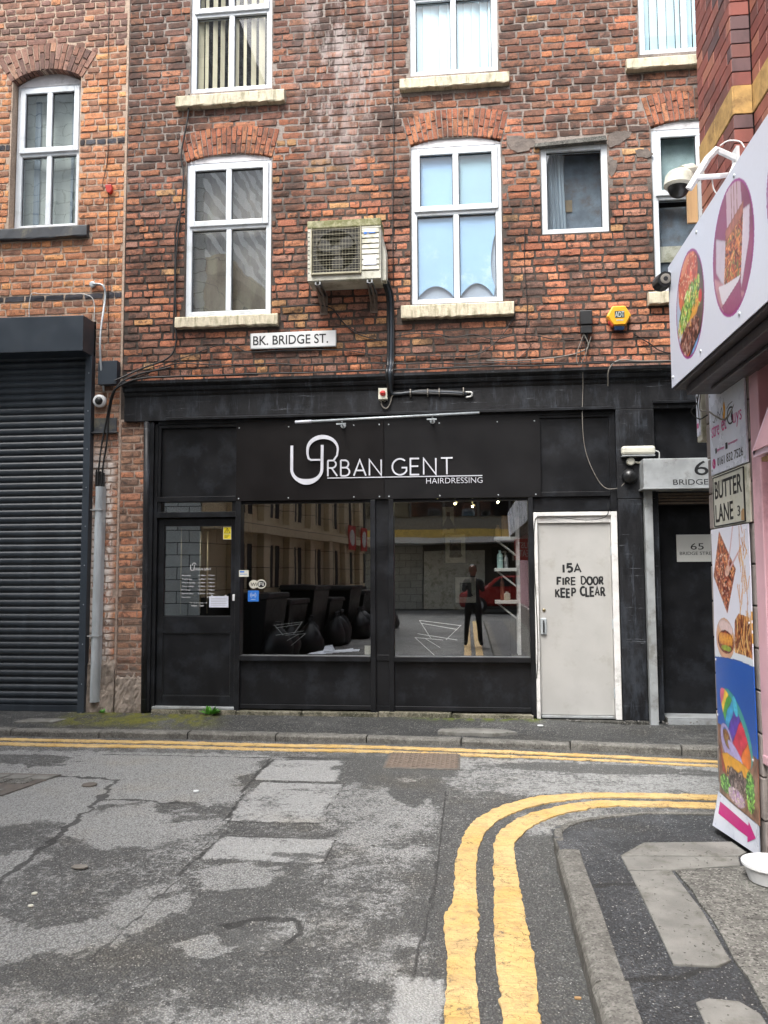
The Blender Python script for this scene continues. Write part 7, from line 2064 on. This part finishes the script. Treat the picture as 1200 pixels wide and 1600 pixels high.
def yellow_line(L, R, seed, z=0.0045, ragged=0.004, parent=None, n=0.022):
    """L, R: matching edge points; laid as a thick thermoplastic strip with ragged edges"""
    Ls, Rs = [], []
    A = cat([(x, y, 0) for x, y in L], 10); B = cat([(x, y, 0) for x, y in R], 10)
    r_ = random.Random(seed)
    def dens(P_):
        d = [0]
        for a, b in zip(P_, P_[1:]): d.append(d[-1] + (b - a).length)
        return d
    dA, dB = dens(A), dens(B)
    N = int(max(dA[-1], dB[-1]) / n)
    def at(P_, d, t):
        s_ = t * d[-1]; i = 0
        import bisect
        i = min(max(bisect.bisect_right(d, s_) - 1, 0), len(P_) - 2)
        k = (s_ - d[i]) / max(1e-9, d[i + 1] - d[i])
        return P_[i].lerp(P_[i + 1], k)
    vs, fs = [], []
    oa = ob = 0
    for i in range(N + 1):
        a, b = at(A, dA, i / N), at(B, dB, i / N)
        w = (b - a).normalized()
        bst = 0.35 + 1.3 * float(noise2(np.array([i * 0.11]), np.array([seed * 3.7]), seed, 2)[0])
        oa = oa * 0.5 + r_.uniform(-ragged, ragged) * bst; ob = ob * 0.5 + r_.uniform(-ragged, ragged) * bst
        a2 = a + w * oa; b2 = b + w * ob
        zz = z + r_.uniform(-0.0006, 0.0006)
        gz = float(road_z(np.array([a.x]), np.array([a.y]))[0])
        zz += gz + 0.004
        vs += [a2 + Vector((0, 0, -0.02)), a2 + Vector((0, 0, zz - 0.001)), a2.lerp(b2, 0.5) + Vector((0, 0, zz + 0.001)), b2 + Vector((0, 0, zz - 0.001)), b2 + Vector((0, 0, -0.02))]
    for i in range(N):
        for k in range(4):
            q = i * 5 + k
            fs.append((q, q + 5, q + 6, q + 1))
    mb = MB(); mb.add(vs, fs)
    return mb.build('yellow_line', M['yellow'], parent, fix=False)
OL = [(-0.16, -9), (-0.14, -2), (-0.12, 1.5), (-0.11, 2.92), (-0.11, 3.33), (-0.13, 3.74), (-0.10, 4.03), (-0.10, 4.51), (-0.07, 4.82), (-0.02, 5.13), (0.11, 5.44), (0.27, 5.64), (0.45, 5.81), (0.73, 5.92), (0.96, 5.95), (1.29, 5.97), (1.70, 5.97), (2.6, 5.93), (5.9, 5.7)]
OR_ = [(-0.03, -9), (-0.01, -2), (0.01, 1.5), (0.012, 2.93), (0.0, 3.34), (0.02, 3.75), (0.01, 4.04), (0.02, 4.57), (0.06, 4.92), (0.14, 5.20), (0.26, 5.41), (0.40, 5.57), (0.56, 5.69), (0.78, 5.79), (0.98, 5.84), (1.26, 5.85), (1.66, 5.84), (2.6, 5.80), (5.9, 5.58)]
IL = [(0.07, -9), (0.08, -2), (0.09, 1.5), (0.09, 2.94), (0.09, 3.25), (0.085, 3.70), (0.10, 4.05), (0.11, 4.55), (0.13, 4.90), (0.20, 5.12), (0.33, 5.36), (0.53, 5.55), (0.75, 5.70), (0.95, 5.76), (1.35, 5.77), (1.66, 5.755), (2.6, 5.71), (5.9, 5.5)]
IR = [(0.20, -9), (0.21, -2), (0.22, 1.5), (0.225, 2.95), (0.235, 3.26), (0.235, 3.71), (0.23, 4.02), (0.225, 4.50), (0.24, 4.82), (0.31, 5.03), (0.45, 5.27), (0.62, 5.45), (0.82, 5.58), (1.0, 5.63), (1.3, 5.645), (1.60, 5.635), (2.6, 5.59), (5.9, 5.38)]
l1 = yellow_line(OL, OR_, 3, parent=road, ragged=0.008); l1['label'] = 'outer line of the pair curving round the corner'
l2 = yellow_line(IL, IR, 4, parent=road, ragged=0.008); l2['label'] = 'inner line of the pair curving round the corner'
def ky(x, d): return (x, kerb_y(x) - d)
X_ = [-7, -5.5, -4.4, -3.3, -2.3, -1.5, -0.8, 0.0, 0.98, 2.0, 3.5, 5.9]
l3 = yellow_line([ky(x, 0.31 if x < -3 else 0.30) for x in X_], [ky(x, 0.42 if x < -3 else 0.39 if x < 0.5 else 0.36) for x in X_], 5, parent=road, ragged=0.010); l3['label'] = 'line of the far pair nearer the viewer'
l4 = yellow_line([ky(x, 0.12 if x < 0.5 else 0.13) for x in X_], [ky(x, 0.225 if x < 0.5 else 0.22) for x in X_], 6, parent=road, ragged=0.010); l4['label'] = 'line of the far pair nearer the kerb'

# ---- near pavement at the corner
def kxa(y): return np.interp(y, [-9, 2.8, 3.08, 3.55, 3.97, 4.4], [0.38, 0.41, 0.42, 0.43, 0.43, 0.44])
def near_fn(X, Y):
    w = 0.36 + (noise2(X * 2.2, Y * 2.2, 15, 4) - .5) * 0.7
    w = lerp(w, 0.55, blob(X, Y, 0.62, 4.75, 0.2, 0.22, 0, 7) * 0.7)
    c = pline(X, Y, [(0.5, 3.98), (0.8, 4.02)], 0.03, 5) + pline(X, Y, [(0.5, 3.1), (0.75, 3.12), (0.85, 3.22)], 0.03, 6) + pline(X, Y, [(0.62, 3.3), (0.66, 2.6)], 0.02, 6) * 0.6
    c += pline(X, Y, [(1.44, 5.05), (1.44, 2)], 0.05, 7) * 0.7
    return np.clip(w, 0, 1), 0.1 + 0 * X, np.clip(c, 0, 1)
def near_z(X, Y):
    drop = sm(4.40, 5.1, Y) 
    return 0.092 * (1 - drop) + 0.032 * drop + (noise2(X * 9, Y * 9, 33, 3) - .5) * 0.008
def corner_keep(x, y):
    out = np.interp(x, [0.43, 0.47, 0.52, 0.63, 0.85, 1.10, 1.6, 6], [4.66, 4.99, 5.10, 5.20, 5.31, 5.41, 5.41, 5.2]) - 0.02
    return (x > np.where(y < 4.42, kxa(y) + 0.08, 0.465)) & (y < out)
npv = grid_surface('pavement', 0.40, 6.0, -8.0, 5.5, 0.03, near_fn, near_z, M['asphalt_new'], keep=corner_keep)
struct(npv, 'black patched pavement at the corner of the lane')
ORG[npv] = Vector((0, 0, 0))
ys = [-8, -7.1, -6.2, -5.3, -4.4, -3.5, -2.6, -1.7, -0.8, 0.1, 1.0, 1.95, 3.06, 4.45]
for k, (a, b) in enumerate(zip(ys, ys[1:])):
    kerb_piece(npv, (float(kxa(a)), a), (float(kxa(b)), b), 0.125 if b < 4 else 0.118, 0.108 if b < 4 else 0.104, 'kerb', 90 + k, side=-1, round_=0.024)
crv = [(0.455, 4.47), (0.452, 4.72), (0.475, 4.93), (0.53, 5.07), (0.66, 5.20), (0.86, 5.31), (1.10, 5.40), (1.55, 5.42), (2.1, 5.40), (2.9, 5.36), (3.8, 5.3), (4.8, 5.24), (5.9, 5.2)]
for k, (a, b) in enumerate(zip(crv, crv[1:])):
    hh = 0.075 if k == 0 else 0.06 if k == 1 else 0.042
    kerb_piece(npv, a, b, 0.05, hh, 'kerb', 130 + k, side=-1, round_=0.010)
Z1 = 0.0995
flat_slab('paving_slab', [(0.76, 4.385), (0.92, 4.60), (1.40, 4.66), (1.425, 4.50), (1.37, 4.44)], 0.04, Z1, 'slab', npv)
flat_slab('paving_slab', [(0.76, 4.368), (1.36, 4.422), (1.33, 4.30), (0.97, 4.203), (0.76, 4.182)], 0.04, Z1 + 0.001, 'slab', npv)
flat_slab('paving_slab', [(0.762, 4.165), (0.968, 4.188), (0.985, 3.70), (0.963, 3.27), (0.90, 3.22), (0.742, 3.22), (0.755, 3.7)], 0.04, Z1 + 0.002, 'slab', npv)
flat_slab('paving_slab', [(0.75, 2.955), (0.80, 2.985), (0.90, 2.975), (0.945, 2.90), (0.93, 2.2), (0.72, 2.2)], 0.04, Z1, 'slab', npv)
flat_slab('concrete_bay', [(0.986, 4.183), (1.05, 4.205), (1.13, 4.232), (1.22, 4.235), (1.32, 4.272), (1.60, 4.30), (1.60, 3.62), (1.003, 3.66), (0.995, 3.8), (1.004, 3.95), (0.99, 4.08)], 0.04, 0.1035, 'concrete', npv, 0.002)
flat_slab('concrete_bay', [(1.003, 3.657), (1.60, 3.617), (1.60, 2.2), (0.972, 2.2), (0.968, 2.95), (0.985, 3.14), (0.978, 3.28), (0.994, 3.45)], 0.04, 0.1025, 'concrete', npv, 0.002)
flat_slab('concrete_bay', [(0.962, 2.19), (1.60, 2.19), (1.60, -8), (0.95, -8)], 0.04, 0.1035, 'concrete', npv, 0.002)
def crack_strip(pts, w, z, seed):
    r_ = random.Random(seed); P_ = cat([(x, y, 0) for x, y in pts], 8); mb = MB(); vs = []
    for i, p in enumerate(P_):
        a = P_[max(i - 1, 0)]; b = P_[min(i + 1, len(P_) - 1)]; t = (b - a).normalized(); nn = Vector((-t.y, t.x, 0))
        ww = w * r_.uniform(0.4, 1.3); p = p + nn * r_.uniform(-w, w)
        vs += [p + nn * ww + Vector((0, 0, z)), p - nn * ww + Vector((0, 0, z))]
    mb.add(vs, [(2 * i, 2 * i + 1, 2 * i + 3, 2 * i + 2) for i in range(len(P_) - 1)])
    return mb.build('crack', M['joint_dark'], npv, fix=False)

# ---- iron covers in the road
mc = thing('access_cover', 'rusty rectangular chequered access cover in the road beside the far yellow lines', 'cover', (-0.41, 6.85, 0))
flat_slab('frame', [(-0.72, 6.54), (-0.10, 6.54), (-0.10, 7.09), (-0.72, 7.09)], -0.03, 0.004, 'iron', mc)
flat_slab('lid', [(-0.70, 6.56), (-0.12, 6.56), (-0.12, 7.07), (-0.70, 7.07)], -0.02, 0.007, 'rust', mc)
mb = MB()
for i in range(15):
    for j in range(13):
        x, y = -0.685 + i * 0.039, 6.575 + j * 0.039
        if (i + j) % 2: mb.add([(x, y, .0072), (x + .026, y, .0072), (x + .026, y + .009, .0072), (x, y + .009, .0072), (x, y, .0105), (x + .026, y, .0105), (x + .026, y + .009, .0105), (x, y + .009, .0105)], [(4, 5, 6, 7), (0, 1, 5, 4), (1, 2, 6, 5), (2, 3, 7, 6), (3, 0, 4, 7)])
        else: mb.add([(x, y, .0072), (x + .009, y, .0072), (x + .009, y + .026, .0072), (x, y + .026, .0072), (x, y, .0105), (x + .009, y, .0105), (x + .009, y + .026, .0105), (x, y + .026, .0105)], [(4, 5, 6, 7), (0, 1, 5, 4), (1, 2, 6, 5), (2, 3, 7, 6), (3, 0, 4, 7)])
o = mb.build('tread_pattern', M['rust'], mc, fix=False); o['kind'] = 'stuff'
gc = thing('drain_cover', 'worn iron cover with pale infill blocks at the left edge of the road', 'cover', (-3.7, 5.8, 0))
flat_slab('frame', [(-4.6, 5.47), (-3.33, 5.50), (-3.20, 6.10), (-4.6, 6.10)], -0.03, 0.004, 'iron', gc)
for i in range(6):
    for j in range(2):
        xa = -3.50 - i * 0.185 + j * 0.10; ya = 5.80 + j * 0.13 - 0.0 * i
        flat_slab('infill_block', [(xa, ya), (xa + 0.165, ya), (xa + 0.19, ya + 0.115), (xa + 0.025, ya + 0.115)], -0.01, 0.009 + 0.001 * ((i + j) % 2), 'slab' if (i * 3 + j) % 3 else 'concrete', gc, 0.003)
for i in range(4):
    xa = -3.60 - i * 0.2
    flat_slab('infill_block', [(xa, 5.53), (xa + 0.18, 5.53), (xa + 0.21, 5.64), (xa + 0.03, 5.64)], -0.01, 0.009, 'slab', gc, 0.003)
sv = thing('service_cap', 'small round iron service cap in the bleached asphalt', 'cover', (-2.84, 5.83, 0))
MB().lathe((-2.84, 5.83, -0.01), (0, 0, 1), [(0.055, 0), (0.055, 0.016), (0.04, 0.018)], 18).build('cap', M['iron'], sv)
# ---- weeds, leaf litter
def weed(name, label, c, rad, n, seed, h=0.10):
    r_ = random.Random(seed); mb = MB()
    for i in range(n):
        a = r_.uniform(0, 6.28); el = r_.uniform(0.2, 1.3); L = rad * r_.uniform(0.5, 1.1)
        base = Vector(c) + Vector((math.cos(a) * rad * 0.2, math.sin(a) * rad * 0.15, 0))
        d = Vector((math.cos(a) * math.cos(el), math.sin(a) * math.cos(el) * 0.7, math.sin(el) * h / rad))
        tip = base + d * L
        s_ = d.cross(Vector((0, 0, 1))).normalized() * r_.uniform(0.008, 0.018)
        up = Vector((0, 0, r_.uniform(-.006, .01)))
        q = base.lerp(tip, 0.6)
        mb.add([base, q - s_ + up, tip, q + s_ + up, base.lerp(tip, 0.25) - s_ * 0.8, base.lerp(tip, 0.25) + s_ * 0.8], [(0, 5, 3, 2, 1, 4)])
    o = mb.build(name, M['leaf'], fix=False)
    tag(o, label, 'weed')
weed('weed', 'bright green weed sprouting at the foot of the shop door', (-2.70, 8.20, 0.108), 0.11, 70, 4, 0.10)
weed('weed', 'tiny green weed at the foot of the steel cable cover', (-3.86, 8.18, 0.11), 0.05, 16, 5, 0.05)
def scatter_litter():
    r_ = random.Random(77); mb = MB(); 
    def chip(x, y, z, s):
        k = r_.randint(4, 6); a0 = r_.uniform(0, 6)
        pts = [(x + s * r_.uniform(.6, 1) * math.cos(a0 + 6.283 * i / k), y + s * r_.uniform(.6, 1) * math.sin(a0 + 6.283 * i / k), z + s * 0.3) for i in range(k)]
        mb.add([(a, b, z - 0.004) for a, b, c in pts] + pts, [tuple(range(k, 2 * k))] + [(i, (i + 1) % k, k + (i + 1) % k, k + i) for i in range(k)])
    for i in range(1500):
        x, y = r_.uniform(-4, 1.6), r_.uniform(2.6, 7.4)
        if x > 0.4 and y < 5.5: continue
        chip(x, y, float(road_z(np.array([x]), np.array([y]))[0]), r_.uniform(0.002, 0.006))
    for i in range(500):
        x = r_.uniform(-4.5, 2.4); y = r_.uniform(7.65, 8.25)
        chip(x, y, 0.055 + 0.045 * min(1, max(0, (y - 7.6) / 0.65)), r_.uniform(0.002, 0.008) * (2 if y > 8.15 else 1))
    for i in range(300):
        x, y = r_.uniform(0.58, 1.4), r_.uniform(2.7, 5.3); chip(x, y, float(near_z(np.array([x]), np.array([y]))[0]) + (0.012 if x > 0.75 and y < 4.6 else 0), r_.uniform(0.002, 0.005))
    o = mb.build('gravel', mk('loose_chippings', (0.17, 0.165, 0.155, 1), 0.8, 0.5, 90, 0.2, 60), fix=False)
    o['kind'] = 'stuff'; o['label'] = 'loose stone chippings scattered on the road and pavement'
scatter_litter()
def flat_bit(name, label, c, s, mat, seed, n=7, group='litter on the road'):
    r_ = random.Random(seed)
    pts = [(c[0] + s[0] * r_.uniform(.7, 1) * math.cos(6.283 * i / n), c[1] + s[1] * r_.uniform(.7, 1) * math.sin(6.283 * i / n)) for i in range(n)]
    tag(flat_slab(name, pts, c[2] - 0.004, c[2] + 0.004, mat, None, 0.001), label, 'litter', group)
flat_bit('paper_scrap', 'pale flattened scrap of paper left of the trench patch', (-2.10, 4.22, 0.004), (0.06, 0.035), 'cable_grey', 3)
flat_bit('paper_scrap', 'small white scrap on the bleached asphalt', (-1.98, 5.72, 0.004), (0.025, 0.03), 'plastic_white', 4)
flat_bit('gum_spot', 'cream gum spot, upper of two in the left foreground', (-2.15, 3.86, 0.002), (0.016, 0.014), 'cream', 5)
flat_bit('gum_spot', 'cream gum spot, lower of two in the left foreground', (-2.09, 3.72, 0.002), (0.016, 0.012), 'cream', 6)
flat_bit('cigarette_end', 'orange cigarette end between the yellow lines and the near kerb', (0.375, 3.13, 0.004), (0.018, 0.007), 'wood', 7)
flat_bit('paper_scrap', 'white crumpled scrap below the pale fire door', (0.66, 7.98, 0.088), (0.035, 0.03), 'plastic_white', 8)

# ================================================================== WHAT THE GLASS REFLECTS: the lane and street behind the viewer
def tile_mat(name, c1, c2, mort, sx, sz, rough=0.25, plane='xz'):
    t = NT(name)
    x, y, z = t.xyz()
    cb = t.n('CombineXYZ')
    t.l(x if plane == 'xz' else y, cb.inputs[0]); t.l(z, cb.inputs[1])
    b = t.n('TexBrick'); b.inputs['Scale'].default_value = 1.0
    b.inputs['Brick Width'].default_value = sx; b.inputs['Row Height'].default_value = sz; b.inputs['Mortar Size'].default_value = 0.008
    b.inputs['Color1'].default_value = hexc(c1); b.inputs['Color2'].default_value = hexc(c2); b.inputs['Mortar'].default_value = hexc(mort)
    t.l(cb.outputs[0], b.inputs['Vector'])
    g = t.noise(3, 5)
    col = t.mix(t.ramp(g, 0.35, 0.7, 0, 0.4), b.outputs['Color'], t.mix(1.0, b.outputs['Color'], (0.7, 0.7, 0.68, 1), 'MULTIPLY'))
    t.bsdf(col, rough)
    return t.m
tileb = thing('tiled_building', 'white glazed brick building across the street seen only in the windows', 'building', (-8, 3, 0))
MB(WORLD).box(-14, -4.62, 0, 13, -3.3, 3.0).build('wall', tile_mat('glazed_white_brick', '#dfe6e2', '#d2dad6', '#3c4442', 0.42, 0.21), tileb)
for i in range(3):
    for j in range(3):
        w = MB(WORLD).box(-13 + i * 2.9, -11.9 + i * 2.9, 3.2 + j * 3.4, 5.2 + j * 3.4, -3.32, -3.2).build('window', M['room_dark'], tileb)
stone = tile_mat('ashlar_stone', '#d2c3a3', '#c9b895', '#7b6e5b', 0.9, 0.42, 0.8, 'yz')
stb = thing('stone_building', 'buff stone building along the left of the lane seen in the shop windows', 'building', (-4.6, -2, 0))
ang = math.atan2(-3.2 + 4.55, -7.6 - 3.3)
SPL = Plane((-4.60, 3.28, 0), (math.sin(0.123), -math.cos(0.123), 0), (0, 0, 1), (math.cos(0.123), math.sin(0.123), 0))
MB(SPL).box(0.0, 11.2, 1.15, 7.2, -6, 0.0).build('wall', stone, stb)
MB(SPL).box(0.0, 11.25, 0.0, 1.15, -6, 0.05).build('plinth', M['dark'], stb)
for k in range(7):
    u = 1.0 + k * 1.5
    MB(SPL).box(u, u + 0.34, 1.15, 6.9, 0.0, 0.16).build('pilaster', stone, stb, bevel=0.02)
    for z0, z1 in ((1.25, 2.15), (2.75, 5.4), (5.95, 6.8)):
        MB(SPL).box(u + 0.55, u + 0.85, z0, z1, 0.001, 0.012).build('window', M['dark'], stb)
        MB(SPL).box(u + 1.0, u + 1.22, z0, z1, 0.001, 0.012).build('window', M['dark'], stb)
MB(SPL).box(0, 11.3, 2.35, 2.6, 0.0, 0.22).box(0, 11.3, 5.6, 5.85, 0.0, 0.2).box(0, 11.4, 6.9, 7.2, 0.0, 0.4).build('string_course', stone, stb)
for k, u in enumerate((8.6, 9.9)):
    t = thing('red_poster', ('left' if k else 'right') + ' one of two red posters with white discs reflected in the shop window', 'poster', SPL(u, 1.9, 0.2), group='red posters reflected in the window')
    MB(SPL).box(u, u + 0.7, 2.2, 2.9, 0.225, 0.24).build('sheet', M['red'], t)
    MB().lathe(SPL(u + 0.35, 2.55, 0.24), SPL.n, [(0.24, 0), (0.24, 0.004)], 20).build('disc', M['white'], t)
for k in range(6):
    u = (0.9, 2.1, 3.6, 4.75, 6.5, 7.9)[k]; h = (1.1, 0.95, 1.2, 0.9, 1.15, 1.0)[k]
    t = thing('wheeled_bin', 'black wheeled rubbish bin behind the viewer, %s in the row from the corner' % ('first', 'second', 'third', 'fourth', 'fifth', 'sixth')[k], 'bin', SPL(u, 0, 0.6), group='black bins behind the viewer')
    mb = MB(); a = [SPL(u, 0.12, 0.2), SPL(u + 0.95, 0.12, 0.2), SPL(u + 0.95, 0.12, 0.75), SPL(u, 0.12, 0.75), SPL(u - 0.08, h, 0.12), SPL(u + 1.03, h, 0.12), SPL(u + 1.03, h, 0.88), SPL(u - 0.08, h, 0.88)]
    mb.add(a, [(0, 1, 2, 3), (4, 5, 6, 7), (0, 1, 5, 4), (1, 2, 6, 5), (2, 3, 7, 6), (3, 0, 4, 7)]); mb.build('body', M['plastic_black'], t, bevel=0.02)
    MB(SPL).prism([(u - 0.12, h + 0.002), (u + 1.07, h + 0.002), (u + 1.0, h + 0.10), (u - 0.05, h + 0.10)], 0.10, 0.92).build('lid', M['plastic_black'], t, bevel=0.02)
    for du in (0.1, 0.85):
        for dn in (0.25, 0.7): MB().lathe(SPL(u + du - 0.02, 0.07, dn), SPL.u, [(0.07, 0), (0.07, 0.04)], 12).build('wheel', M['ink'], t)
rb_ = random.Random(12)
for k in range(12):
    u = 0.6 + k * 0.78 + rb_.uniform(-.2, .2); n_ = rb_.uniform(0.95, 1.3); R_ = rb_.uniform(0.22, 0.36)
    c_ = SPL(u, 0, n_); mb = MB(); prof = [(R_ * q * rb_.uniform(.85, 1.1), h) for q, h in ((0.8, 0), (1.0, 0.12), (0.95, 0.3), (0.7, 0.48), (0.25, 0.60), (0.12, 0.64), (0.22, 0.72))]
    mb.lathe(c_, (rb_.uniform(-.15, .15), rb_.uniform(-.15, .15), 1), prof, 9)
    tag(mb.build('rubbish_bag', M['plastic_black'], None, smooth=True), 'full black rubbish bag lying along the stone wall behind the viewer', 'bag', 'rubbish bags behind the viewer')
# far side of the main street
fb_ = thing('canopy_building', 'building with a yellow striped canopy across the main street', 'building', (0, -17, 0))
MB(WORLD).box(-16, 16, 0, 3.0, 17.6, 24).build('wall', M['room'], fb_)
MB(WORLD).box(-16, 16, 3.0, 9.0, 17.0, 24).build('wall', M['cable_grey'], fb_)
MB(WORLD).box(-4.6, -2.0, 0, 3.0, 17.45, 17.6).build('tiled_wall', tile_mat('far_tiles', '#a9aaa4', '#9b9c96', '#55564f', 0.5, 0.3), fb_)
MB(WORLD).box(-1.95, 0.6, 0, 2.5, 17.45, 17.6).build('roller_door', M['cream'], fb_)
MB(WORLD).box(-16, 16, 2.78, 3.0, 15.9, 17.6).build('canopy_edge', M['white'], fb_)
MB(WORLD).box(-16, 16, 3.0, 3.32, 16.2, 17.6).build('canopy', mk('ochre_canopy', '#b79a4f', 0.6), fb_)
for k in range(12):
    MB(WORLD).box(-8 + k * 1.4, -6.7 + k * 1.4, 3.9, 6.6, 16.9, 17.0).build('window', glass_mat('far_glass_%s' % 'abcdefghijkl'[k], 0, 1, 2.6, (0.2, 0.25, 0.3, 1)), fb_)
MB(WORLD).box(0.9, 5.5, 1.9, 2.6, 17.4, 17.5).build('shop_fascia', M['dark'], fb_)
FBP = Plane((0, -17.38, 0), (1, 0, 0), (0, 0, 1), (0, 1, 0))
FB2 = Plane((0, -17.38, 0), (-1, 0, 0), (0, 0, 1), (0, 1, 0))
text_mesh('lettering', 'ELITE', FB2, -3.0, -1.2, 2.05, 2.42, 0.0, 0.02, M['cream'], fb_)
red_car = thing('parked_car', 'red hatchback parked across the main street behind the viewer', 'car', (1.6, -11.8, 0))
CY = -2.6
prof = [(-0.4, 0.25), (-0.45, 0.75), (0.1, 0.9), (0.55, 1.0), (1.0, 1.42), (2.3, 1.46), (3.0, 1.02), (3.45, 0.95), (3.5, 0.3)]
MB(WORLD).prism(prof, 13.6, 15.2).build('body', mk('dark_red_car_paint', '#8d2320', 0.25, 0.05, 3, 0.02), red_car, bevel=0.12)
MB(WORLD).prism([(0.75, 1.02), (1.08, 1.36), (1.6, 1.38), (1.6, 1.02)], 13.585, 15.215).prism([(1.68, 1.02), (1.68, 1.38), (2.2, 1.38), (2.75, 1.02)], 13.585, 15.215).build('window', M['ink'], red_car)
for x in (0.3, 2.75):
    for y in (-13.65, -15.15):
        w = MB().lathe((x, y + (0.1 if y > -14 else -0.1), 0.31), (0, -1 if y > -14 else 1, 0), [(0.31, 0), (0.31, 0.2)], 20).build('wheel', M['ink'], red_car)
        MB().lathe((x, y + (0.105 if y > -14 else -0.105), 0.31), (0, 1 if y > -14 else -1, 0), [(0.19, 0), (0.17, 0.02)], 14).build('rim', M['alu'], w)
je = thing('delivery_sign', 'red food delivery sign hung over the lane behind the viewer', 'sign', (1.2, -2.4, 2.1))
MB(WORLD).box(1.05, 1.50, 1.85, 2.35, 2.3, 2.36).build('panel', M['red'], je, bevel=0.01)
JP = Plane((0, -2.296, 0), (-1, 0, 0), (0, 0, 1), (0, 1, 0))
text_mesh('lettering', 'JUST', JP, -1.42, -1.12, 2.12, 2.26, 0, 0.004, M['white'], je, offset=0.01)
text_mesh('lettering', 'EAT', JP, -1.38, -1.15, 1.93, 2.07, 0, 0.004, M['white'], je, offset=0.01)

# ================================================================== THE PHOTOGRAPHER (seen as a dark reflection)
ph = thing('person', 'person in dark clothes holding up a phone, reflected in the shop window', 'person', (0.06, -0.42, 0.0))
def skin_body(name, joints, edges, mat, parent, sub=2):
    me = bpy.data.meshes.new(name); o0 = ORG[parent]
    names = list(joints)
    me.from_pydata([tuple(Vector(joints[n][0]) - o0) for n in names], [(names.index(a), names.index(b)) for a, b in edges], [])
    o = bpy.data.objects.new(name, me); COL.objects.link(o); o.parent = parent; ORG[o] = Vector(o0)
    m = o.modifiers.new('skin', 'SKIN')
    for i, n in enumerate(names):
        rx = joints[n][1]; rx = rx if isinstance(rx, tuple) else (rx, rx)
        me.skin_vertices[0].data[i].radius = rx
    me.skin_vertices[0].data[0].use_root = True
    o.modifiers.new('sub', 'SUBSURF').levels = sub; o.modifiers['sub'].render_levels = sub
    me.materials.append(mat)
    return o
px, py = 0.06, -0.46
J = {'pelvis': ((px, py, .93), (.15, .11)), 'waist': ((px, py, 1.08), (.13, .10)), 'chest': ((px, py - .01, 1.28), (.165, .11)), 'neckb': ((px, py, 1.44), (.075, .07)), 'neck': ((px, py + .01, 1.50), .05), 'head': ((px, py + .03, 1.60), (.075, .09)), 'crown': ((px, py + .02, 1.70), (.07, .08)),
     'shl': ((px - .17, py, 1.40), .06), 'ell': ((px - .21, py + .08, 1.16), .045), 'wrl': ((px - .06, py + .26, 1.36), .03), 'hal': ((px - .045, py + .31, 1.40), .03),
     'shr': ((px + .17, py, 1.40), .06), 'elr': ((px + .21, py + .08, 1.16), .045), 'wrr': ((px + .07, py + .26, 1.36), .03), 'har': ((px + .055, py + .31, 1.40), .03),
     'hil': ((px - .10, py, .86), .095), 'knl': ((px - .13, py + .02, .50), .062), 'anl': ((px - .16, py - .02, .10), .045), 'tol': ((px - .17, py + .13, .05), .04),
     'hir': ((px + .10, py, .86), .095), 'knr': ((px + .12, py + .02, .50), .062), 'anr': ((px + .14, py - .02, .10), .045), 'tor': ((px + .16, py + .13, .05), .04)}
E_ = [('pelvis', 'waist'), ('waist', 'chest'), ('chest', 'neckb'), ('neckb', 'neck'), ('neck', 'head'), ('head', 'crown'), ('chest', 'shl'), ('shl', 'ell'), ('ell', 'wrl'), ('wrl', 'hal'),
      ('chest', 'shr'), ('shr', 'elr'), ('elr', 'wrr'), ('wrr', 'har'), ('pelvis', 'hil'), ('hil', 'knl'), ('knl', 'anl'), ('anl', 'tol'), ('pelvis', 'hir'), ('hir', 'knr'), ('knr', 'anr'), ('anr', 'tor')]
cloth = mk('dark_clothing', '#1f2226', 0.85, 0.2, 9, 0.3, 60)
skinm = mk('skin', '#8a6654', 0.55, 0.06, 9, 0.05, 60)
skin_body('body', J, E_, cloth, ph)
mb = MB(); mb.lathe((px, py + .035, 1.50), (0, 0, 1), [(0.05, 0), (0.068, 0.04), (0.074, 0.09), (0.078, 0.14), (0.070, 0.18), (0.04, 0.215)], 18)
mb.build('head', skinm, ph, smooth=True)
mb = MB(); mb.lathe((px, py + .02, 1.58), (0, -0.12, 1), [(0.079, 0), (0.084, 0.05), (0.083, 0.09), (0.07, 0.13), (0.03, 0.155)], 18); mb.build('hair', M['ink'], ph, smooth=True)
for s_ in (-1, 1):
    MB().lathe((px + s_ * 0.028, py + .102, 1.605), (0, 1, 0), [(0.010, 0), (0.008, 0.006)], 8).build('eye', M['ink'], ph)
    MB().lathe((px + s_ * 0.076, py + .03, 1.60), (s_, 0, 0), [(0.02, 0), (0.022, 0.01), (0.01, 0.014)], 8).build('ear', skinm, ph)
    for f_ in range(4):
        z = 1.385 + f_ * 0.022
        MB().tube([(px + s_ * 0.055, py + .32, z), (px + s_ * 0.05, py + .352, z), (px + s_ * 0.035, py + .366 - 0.002 * f_, z)], [.010, .009, .007], 6).build('finger', skinm, ph, smooth=True)
    MB().tube([(px + s_ * 0.06, py + .30, 1.39), (px + s_ * 0.045, py + .31, 1.425), (px + s_ * 0.03, py + .325, 1.44)], [.012, .010, .008], 6).build('thumb', skinm, ph, smooth=True)
MB().tube([(px, py + .105, 1.60), (px, py + .128, 1.575), (px, py + .106, 1.568)], [.008, .013, .008], 6).build('nose', skinm, ph)
phn = MB(WORLD).box(px - 0.038, px + 0.038, 1.375, 1.465, -(py + .350), -(py + .342)).build('phone', M['ink'], None, bevel=0.004)
tag(phn, 'black phone held up in both hands of the photographer', 'phone')

bpy.context.view_layer.update()
